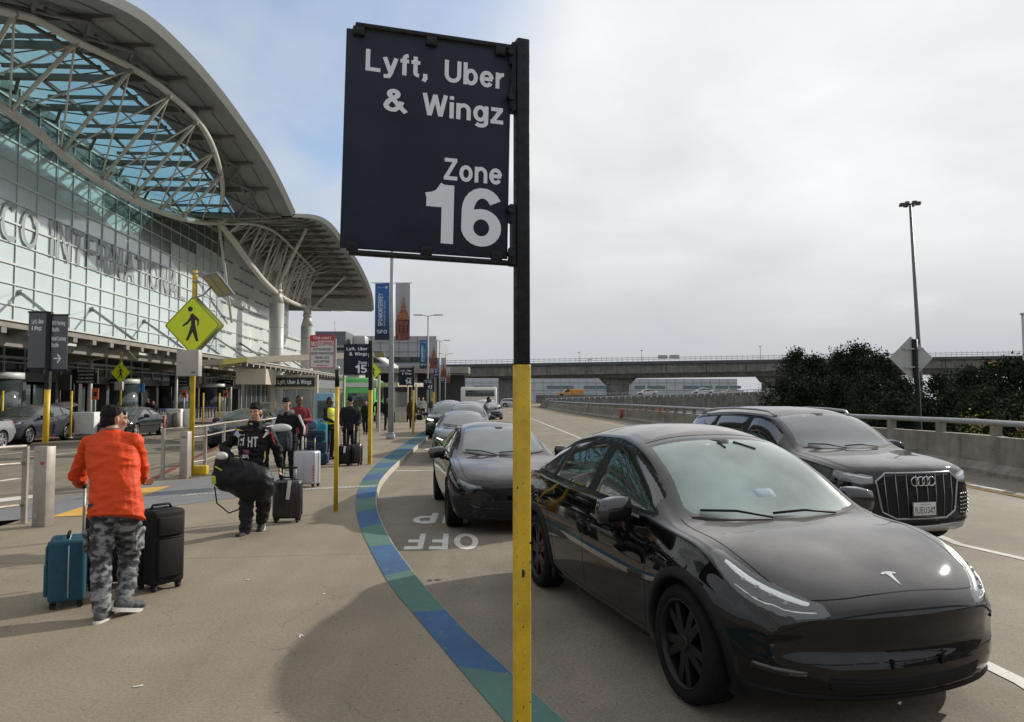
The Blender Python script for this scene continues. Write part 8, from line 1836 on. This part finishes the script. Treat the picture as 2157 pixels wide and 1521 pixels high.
# ---- luggage
def case_(label, loc, rz, w, d, h, m_, hard=False, handle=0.0, trim=None, tilt=0.0, cat='suitcase', ribs=0, group=None, tag=False, wh=.055):
    t = thing('suitcase', label, cat, loc, rz, group)
    if tilt: t.rotation_euler = (R(tilt), 0, rz)
    mb = MB(); mb.rbox((0, 0, wh + h / 2), (w, d, h), .045 if hard else .035, 3); bd = part('shell', mb, m_, t)
    if hard or ribs:
        for i in range(ribs or 6):
            x = -w / 2 + w * (i + .7) / ((ribs or 6) + .4); mb = MB(); mb.rbox((x, -d / 2 - .002, wh + h / 2), (w * .045, .012, h * .86), .005); part('rib', mb, m_, bd)
    for zz in ((.5,) if hard else (.5,)):
        mb = MB(); q = [(-w / 2 + .02, d * (.0)), (w / 2 - .02, 0)]
        mb.tube([(-w / 2 - .002, 0.01, wh + .04), (-w / 2 - .002, .01, wh + h - .05), (-w / 2 + .05, .01, wh + h + .002), (w / 2 - .05, .01, wh + h + .002), (w / 2 + .002, .01, wh + h - .05), (w / 2 + .002, .01, wh + .04)], .006, 5); part('zip', mb, trim or m_plas, bd)
    if not hard:
        mb = MB(); mb.rbox((0, -d / 2 - .012, wh + h * .36), (w * .80, .035, h * .52), .015); pk = part('front_pocket', mb, m_, bd); mb = MB(); mb.rbox((0, -d / 2 - .008, wh + h * .78), (w * .76, .028, h * .26), .015); part('front_pocket', mb, m_, bd)
        mb = MB(); mb.tube([(-w * .38, -d / 2 - .03, wh + h * .63), (w * .38, -d / 2 - .03, wh + h * .63)], .005, 5); part('zip', mb, trim or m_plas, pk)
    mb = MB(); mb.tube([(-.10, 0, wh + h), (-.08, 0, wh + h + .035), (.08, 0, wh + h + .035), (.10, 0, wh + h)], .012, 6); part('grab_handle', mb, m_plas, t)
    if handle:
        for sx in (-1, 1): mb = MB(); mb.cyl((sx * w * .22, d / 2 - .03, wh + h - .05), (sx * w * .22, d / 2 - .03, wh + h + handle), .010, n=8); part('telescopic_tube', mb, m_steel, t)
        mb = MB(); mb.rbox((0, d / 2 - .03, wh + h + handle), (w * .44 + .05, .03, .028), .01); part('pull_handle', mb, m_plas, t)
    for sx in (-1, 1):
        for sy in (-1, 1):
            mb = MB(); mb.rbox((sx * (w / 2 - .045), sy * (d / 2 - .04), wh - .003), (.05, .045, .035), .008); ho = part('wheel_housing', mb, m_plas, t); mb = MB(); mb.cyl((sx * (w / 2 - .045) - .016, sy * (d / 2 - .04), .026), (sx * (w / 2 - .045) + .016, sy * (d / 2 - .04), .026), .026, n=12); part('wheel', mb, m_rub, ho)
    if tag: mb = MB(); mb.rbox((w * .1, -d / 2 - .02, wh + h - .12), (.05, .006, .26), .002, M=Matrix.Rotation(R(6), 3, 'Y')); part('airline_tag', mb, m_plate, t)
    return t
m_cb = cloth('teal blue luggage fabric', (.022, .075, .115), .12, 20); m_ck = cloth('black luggage fabric', (.010, .010, .011), .2, 20, .7)
g1 = G(126, 1280); case_('teal blue soft suitcase with pale piping, left of the man in orange', (g1.x, g1.y + .1, 0), R(-62), .36, .27, .50, m_cb, handle=.42, trim=mat('pale piping', (.35, .40, .42), .5))
g1 = G(322, 1246); case_('large black soft suitcase right of the man in orange', (g1.x, g1.y + .12, 0), R(58), .32, .28, .66, m_ck, handle=0.0)
g1 = G(205, 1248); case_('dark suitcase with red tag standing between the legs of the man in orange', (g1.x, g1.y + .22, 0), R(30), .42, .28, .62, cloth('dark brown luggage', (.016, .014, .014)), handle=.35)
g1 = G(240, 1215); t = thing('luggage_tag', 'red luggage tag and grey strap hanging behind the legs of the man in orange', 'tag', (g1.x + .02, g1.y - .12, .42)); mb = MB(); mb.rbox((0, 0, -.05), (.05, .012, .14), .004); part('tag', mb, m_red, t); mb = MB(); mb.rbox((.03, 0, .12), (.11, .012, .05), .004, M=Matrix.Rotation(R(-35), 3, 'Y')); part('strap', mb, cloth('pale grey strap', (.3, .3, .31)), t)
# 2 young man in patched jacket
o = G(527, 1122); Y2 = o.y
def L2(u, v, dy=0.0): p = P(u, v, Y2 + dy); return (p.x - o.x, p.y - o.y, p.z)
J2 = dict(pel=L2(535, 1005, .05), waist=L2(535, 975), chest=L2(535, 935), neck=L2(537, 892, -.02), head=L2(538, 868, -.05), shL=L2(568, 905), shR=L2(504, 903), elL=L2(585, 948, .06), elR=L2(472, 944, .10), wrL=L2(590, 982, .10), wrR=L2(488, 966, -.20), hipL=L2(548, 1010), hipR=L2(520, 1008), knL=L2(556, 1052, -.10), knR=L2(520, 1062, -.20), anL=L2(551, 1098, .22), anR=L2(517, 1118, -.10), ftL=(.15, -1, -.45), ftR=(-.15, -1, .02), look=(-.02, -1, -.08), hdL=(0, -.1, -1), hdR=(.6, -.4, -.4))
m_jk = cloth('black racing jacket cloth', (.008, .008, .010), .3, 9, .7)
tY, jk, jj, hp_ = person('young man in black patched racing jacket walking towards us with a big black duffel bag', o, 0, J2, sk_l, m_jk, cloth('faded black denim', (.024, .024, .027), .5, 4), mat('black canvas shoe', (.012, .012, .012), .8), m_wsole, hair='mop', vox=.009, bulk=1.06, legw=1.22, h=1.75, hood=True, wr=.012)
jm = jk.data; m_pw_ = mat('white patch', (.52, .52, .50), .7); cz_ = L2(535, 960)[2]
garm_text(jk, jm, 'TH', L2(520, 0)[0], L2(538, 0)[0], L2(0, 937)[2], L2(0, 914)[2], m_pw_, bold=.035); garm_text(jk, jm, 'HT', L2(546, 0)[0], L2(566, 0)[0], L2(0, 940)[2], L2(0, 919)[2], m_pw_, bold=.035)
def dp(u0, v0, u1, v1, col, nm, dy=-.16): deco(jk, jm, [L2(u0, v0, dy), L2(u1, v0, dy), L2(u1, v1, dy), L2(u0, v1, dy)], mat(nm, col, .7), .011)
for a in ((488, 896, 500, 905, (.5, .36, .02), 'yellow patch'), (484, 908, 496, 915, (.35, .38, .5), 'pale blue patch'), (480, 918, 494, 925, (.45, .45, .45), 'grey white patch'), (520, 893, 530, 898, (.45, .46, .38), 'cream patch'), (518, 903, 530, 908, (.28, .02, .03), 'dark red patch'), (557, 896, 568, 902, (.5, .5, .52), 'white patch'), (558, 903, 572, 911, (.40, .03, .06), 'crimson patch'), (556, 912, 567, 917, (.48, .48, .5), 'white patch'), (576, 900, 586, 912, (.42, .02, .03), 'red patch'), (578, 914, 589, 932, (.42, .02, .03), 'red patch'), (580, 934, 591, 940, (.40, .43, .55), 'pale blue patch'), (562, 955, 572, 966, (.5, .48, .05), 'lemon patch'), (560, 967, 570, 976, (.46, .46, .42), 'white patch'), (511, 948, 524, 956, (.18, .04, .09), 'plum patch'), (508, 958, 522, 966, (.44, .44, .46), 'white patch'), (506, 884, 514, 888, (.45, .45, .45), 'grey white patch')): dp(*a)
# duffel
c = Vector(P(511, 1005, Y2 - .42)); t = thing('duffel_bag', 'large black duffel bag held in front by the young man', 'bag', (c.x, c.y, c.z)); mb = MB()
mb.ell((0, 0, -.02), (.34, .19, .22), 20, Matrix.Rotation(R(12), 3, 'Y')); mb.ell((-.12, 0, .02), (.24, .18, .21), 18); mb.ell((.13, 0, -.06), (.24, .18, .21), 18)
mb.ell((-.22, 0, .14), (.13, .15, .13), 12)
mb.ell((.22, .02, -.16), (.15, .15, .13), 12); dm = fuse(mb, .015, 3, wr=(.020, 5, 7), seed=3); dm.materials.append(cloth('black duffel nylon', (.008, .008, .010), .3, 8, .5)); put('bag_body', dm, t)
mb = MB(); mb.tube([(-.30, -.1, -.10), (-.26, -.12, -.30), (-.12, -.1, -.42), (.05, -.08, -.36), (.22, -.08, -.20)], .009, 5); part('strap', mb, m_plas, t); mb = MB(); mb.tube([(-.14, -.16, .18), (-.10, -.17, .27), (.02, -.17, .27), (.06, -.16, .17)], .013, 6); part('carry_handle', mb, m_plas, t)
mb = MB(); mb.rbox((-.235, -.16, .12), (.10, .02, .015), .005, M=Matrix.Rotation(R(30), 3, 'Y')); mb.rbox((-.30, -.12, -.02), (.06, .03, .10), .01); part('lime_trim', mb, mat('lime trim', (.35, .45, .04), .6), t); mb = MB(); mb.ell((-.22, -.10, .265), (.075, .05, .05), 12); part('white_bottle', mb, m_plate, t)
g1 = G(598, 1103); case_('black hard suitcase with white airline tag pulled by the young man in the patched jacket', (g1.x, g1.y + .16, 0), R(6), .38, .26, .52, mat('black hard shell', (.010, .010, .011), .35, coat=.4), hard=True, handle=.16, tag=True, ribs=4)
# 3 second young man with neck pillow
Y3 = 15.0; o = P(606, 900, Y3); o.z = 0
def L3(u, v, dy=0.0): p = P(u, v, Y3 + dy); return (p.x - o.x, p.y - o.y, p.z)
J3 = dict(head=L3(603, 850, -.03), neck=L3(604, 868), chest=L3(606, 890), shL=L3(625, 876), shR=L3(588, 876), elL=L3(636, 900, .02), wrL=L3(638, 917, -.10), elR=L3(582, 903), wrR=L3(590, 915, -.22), look=(.1, -1, -.25), hdR=(.7, -.6, -.1))
m_bk = cloth('black sweatshirt cloth', (.010, .010, .012), .3, 7)
tB, jk, jj, hp_ = person('young man with grey neck pillow, black top with white sleeve stripe, behind the silver suitcase', o, 0, J3, sk_l, m_bk, cloth('black trousers', (.012, .012, .013)), mat('black canvas shoe', (.012,) * 3), m_rub, hair='mop', vox=.012, bulk=1.05, h=1.75)
mb = MB(); nk = jj['neck']; mb.tube([nk + Vector((.105 * math.cos(R(a)), -.01 + .095 * math.sin(R(a)), -.005 + .02 * math.sin(R(a)))) for a in range(-70, 251, 20)], .052, 10); pn = part('neck_pillow', mb, cloth('grey fleece', (.13, .13, .135)), tB)
mb = MB(); mb.tube([jj['shL'] + Vector((.055, -.045, .02)), jj['elL'] + Vector((.055, -.035, 0)), jj['wrL'] + Vector((.035, -.03, .02))], .022, 6); part('sleeve_stripe', mb, m_plate, tB)
c = P(597, 922, Y3 - .33); t = thing('backpack', 'grey and black backpack with white cushion, held by the young man with neck pillow', 'backpack', c); mb = MB(); mb.rbox((0, 0, -.06), (.34, .2, .42), .08); mb.rbox((0, -.1, -.10), (.26, .08, .22), .03)
part('pack_body', mb, cloth('slate backpack fabric', (.035, .045, .055)), t); mb = MB(); mb.ell((-.04, -.02, .19), (.21, .10, .085), 16); part('white_cushion', mb, cloth('white cushion', (.55, .55, .54)), t); mb = MB(); mb.tube([(-.1, -.12, .12), (-.1, -.15, -.1), (-.1, -.12, -.25)], .016, 5); mb2 = MB(); mb2.tube([(.1, -.12, .12), (.1, -.15, -.1), (.1, -.12, -.25)], .016, 5); part('strap', mb, m_plas, t); part('strap', mb2, m_plas, t)
g1 = G(642, 1027); case_('silver hard suitcase with red lettering strip on its side', (g1.x, g1.y + .14, 0), R(-14), .46, .28, .64, mat('silver shell', (.36, .38, .41), .32, .3, coat=.3), hard=True, handle=.26, ribs=1, tag=False)
sc_ = bpy.context.scene.objects
q = thing('wrapped_handle_tag', 'white paper tag wrapped round the handle of the silver suitcase', 'tag', (P(640, 932, g1.y + .2).x, g1.y + .12, P(640, 935, g1.y).z - .1)); mb = MB(); mb.rbox((0, 0, .09), (.035, .03, .24), .008); part('tag_strip', mb, m_plate, q)
c = P(660, 1000, g1.y - .10); q = thing('luggage_label', 'red upright lettering strip stuck on the silver suitcase', 'label', (c.x, c.y + .02, c.z + .02), R(-14)); mb = MB(); [mb.box((0, -.008, -.13 + .052 * k_), (.036, .003, .030)) for k_ in range(6)]; part('lettering', mb, m_red, q)
# others further back
def fig(label, u, vf, rz, h, J=None, sk=sk_m, top=(.02, .02, .02), bot=(.02, .02, .022), shoe=(.02, .02, .02), hair='short', hm=None, Yo=None, vox=.018, **k):
    Y = Yo or G(u, vf).y; x = P(u, 837, Y).x
    return person(label, (x, Y, 0), R(rz), J, sk, cloth('cloth %.3f %.3f %.3f' % top, top), cloth('trouser cloth %.3f %.3f %.3f' % bot, bot), mat('shoe %.3f %.3f %.3f' % shoe, shoe, .6), None, hair, hm, vox=vox, h=h, **k)
PH1 = dict(elL=(.24, -.02, 1.14), wrL=(.14, -.26, 1.16), hdL=(-.4, -.8, .2), look=(.25, -1, -.35))
fig('man in a burgundy shirt looking at his phone behind the second young man', 631, 0, 20, 1.80, PH1, sk_d, (.16, .025, .035), Yo=17.8, bulk=1.05, hair='short')
A_ = fig('man in a fluorescent yellow safety vest and dark clothes, facing right', 695, 968, 62, 1.76, dict(elL=(.22, -.03, 1.14), wrL=(.12, -.22, 1.05), elR=(-.22, -.03, 1.14), wrR=(-.12, -.22, 1.05), hdL=(-.5, -.8, 0), hdR=(.5, -.8, 0), look=(0, -1, -.12)), sk_d, (.014, .014, .018), vox=.013)
tV, jk, jj, hp_ = A_; mb = MB(); rt = Vector((1, 0, 0)); loft(mb, [(jj['pel'] + Vector((0, 0, .04)), .188, .140), (jj['waist'], .182, .138), (jj['chest'], .200, .146), (jj['chest'] + Vector((0, 0, .09)), .165, .128), (jj['neck'] - Vector((0, 0, .04)), .10, .085)], (1, 0, 0), (0, -1, 0), 20); vm = fuse(mb, .013, 2, wr=(.004, 7, 9)); vm.materials.append(mat('fluorescent yellow vest', (.56, .62, .02), .6)); ve = put('safety_vest', vm, tV)
mb = MB()
for zz in (1.06, 1.24): mb.tube([Vector((.203 * math.cos(a * .314), .150 * math.sin(a * .314), zz)) for a in range(20)], .012, 5, closed=True)
part('reflective_band', mb, mat('silver reflective band', (.45, .48, .48), .3), ve)
mb = MB(); mb.tube([hp_(-.045, -.092, 0), hp_(.045, -.092, 0)], .011, 6); part('sunglasses', mb, m_glossb, tV)
fig('man in a shiny black puffer jacket with a tall-handled case, head bowed', 738, 976, 15, 1.78, dict(look=(0, -1, -.7), elL=(.25, -.02, 1.15), wrL=(.18, -.26, .98), elR=(-.25, -.02, 1.15), wrR=(-.20, -.24, .98)), sk_l, (.012, .013, .016), vox=.014, bulk=1.15, hair='mop')
fig('woman in a black T-shirt with pale print walking beside the zone 15 post', 771, 915, 0, 1.60, dict(anL=(.09, -.15, .09), knL=(.09, -.15, .5), anR=(-.09, .18, .12)), sk_m, (.015, .015, .016), hair='long', vox=.018)
fig('man in a black sweater, light jeans and red shoes walking towards us', 798, 903, 0, 1.80, dict(anL=(.10, -.22, .09), knL=(.10, -.20, .5), anR=(-.10, .20, .13), elR=(-.30, .02, 1.15)), sk_l, (.014, .014, .017), (.20, .27, .36), (.35, .02, .03), hm=m_hairg)
fig('person in black standing half hidden by the tall lamp post', 816, 906, 30, 1.72, None, sk_m, (.012, .012, .012))
fig('person in a long brown coat walking away with a dark bag', 868, 903, 180, 1.78, dict(anL=(.10, -.20, .09), knL=(.10, -.15, .5), anR=(-.10, .18, .12)), sk_m, (.05, .038, .030), (.055, .04, .03), hair='short', hm=m_hairg, coat=True, bulk=1.12)
c = G(884, 903); t = thing('holdall', 'dark holdall carried by the person in the brown coat', 'bag', (P(884, 837, c.y).x, c.y, .62)); mb = MB(); mb.rbox((0, 0, 0), (.36, .22, .30), .08); part('bag_body', mb, m_ck, t); mb = MB(); mb.tube([(-.1, 0, .14), (-.05, 0, .28), (.05, 0, .28), (.1, 0, .14)], .015, 5); part('carry_handle', mb, m_plas, t)
fig('person in a white shirt and black trousers beside the second lamp post', 891, 882, 0, 1.75, None, sk_l, (.48, .48, .48), hm=m_hairg, vox=.025, face=False)
fig('grey haired person behind the one in the white shirt', 882, 878, 0, 1.74, None, sk_l, (.28, .27, .26), hm=m_hairg, vox=.025, face=False)
fig('person in dark green right of the second lamp post', 909, 882, 10, 1.70, None, sk_m, (.05, .055, .03), vox=.025, face=False)
fig('man in a pale grey shirt loading the open tailgate of the dark crossover', 1026, 0, 70, 1.80, dict(elL=(.22, -.16, 1.20), wrL=(.18, -.40, 1.22), elR=(-.22, -.16, 1.20), wrR=(-.18, -.40, 1.22), hdL=(0, -1, 0), hdR=(0, -1, 0), head=(0, -.10, 1.58)), sk_d, (.26, .27, .29), Yo=31.5, vox=.018)
fig('dark haired person in black leaning over the trolleys near the pale bollards', 322, 0, 30, 1.68, dict(head=(0, -.2, 1.50), neck=(0, -.12, 1.42), chest=(0, -.05, 1.28), look=(0, -1, -.6)), sk_m, (.012, .012, .012), Yo=40.8, hair='long', vox=.02, face=False)
fig('second person in black standing by the pale bollards', 312, 0, -20, 1.72, None, sk_m, (.016, .014, .014), Yo=41.2, vox=.02, face=False)
# luggage further back
g1 = G(748, 980); case_('small black ribbed cabin case with tall handle held by the man in the puffer jacket', (g1.x, g1.y, 0), R(-10), .34, .24, .48, mat('black hard shell', (.010,) * 3), hard=True, handle=.52, ribs=6)
g1 = G(722, 982); case_('black case with white label lying against the ribbed cabin case', (g1.x, g1.y + .05, 0), R(10), .30, .24, .44, m_ck, hard=False, handle=.45, tag=True)
m_nb = cloth('navy blue luggage fabric', (.028, .050, .085), .15, 12)
for i, (u, z0, lab) in enumerate(((662, 0.0, 'bottom one of the stack of blue suitcases lying flat by the shelter'), (661, .30, 'middle one of the stack of blue suitcases lying flat by the shelter'), (660, .60, 'topmost of the stack of blue suitcases lying flat by the shelter'))):
    Yq = 19.2; x = P(u, 837, Yq).x; t = thing('suitcase', lab, 'suitcase', (x, Yq, z0), R(4 * i - 4), 'blue suitcases stacked by the shelter'); mb = MB(); mb.rbox((0, 0, .145), (.72 - .05 * i, .42, .27), .05, 3); bd = part('shell', mb, m_nb, t)
    for zz in (.10, .19): mb = MB(); mb.rbox((0, -.21, zz), (.66 - .05 * i, .014, .012), .004); part('zip', mb, m_plas, bd)
    mb = MB(); mb.tube([(-.1, -.21, .15), (-.07, -.25, .15), (.07, -.25, .15), (.1, -.21, .15)], .012, 5); part('grab_handle', mb, m_plas, t)
x = P(652, 837, 19.0).x; t = thing('backpack', 'blue denim backpack on top of the stacked blue suitcases', 'backpack', (x, 19.1, .90)); mb = MB(); mb.rbox((0, 0, .13), (.34, .26, .26), .09); part('pack_body', mb, cloth('denim blue', (.07, .12, .18)), t); mb = MB(); mb.rbox((.02, -.13, .10), (.22, .05, .14), .02); part('front_pocket', mb, cloth('denim blue', (.07, .12, .18)), t)
x = P(674, 837, 19.6).x; t = thing('travel_bag', 'small turquoise bag standing behind the blue suitcases', 'bag', (x, 19.8, 0)); mb = MB(); mb.rbox((0, 0, .55), (.3, .2, 1.0), .07); part('bag_body', mb, cloth('turquoise nylon', (.03, .22, .30)), t); mb = MB(); mb.tube([(-.08, 0, 1.03), (0, 0, 1.12), (.08, 0, 1.03)], .012, 5); part('carry_handle', mb, m_plas, t)
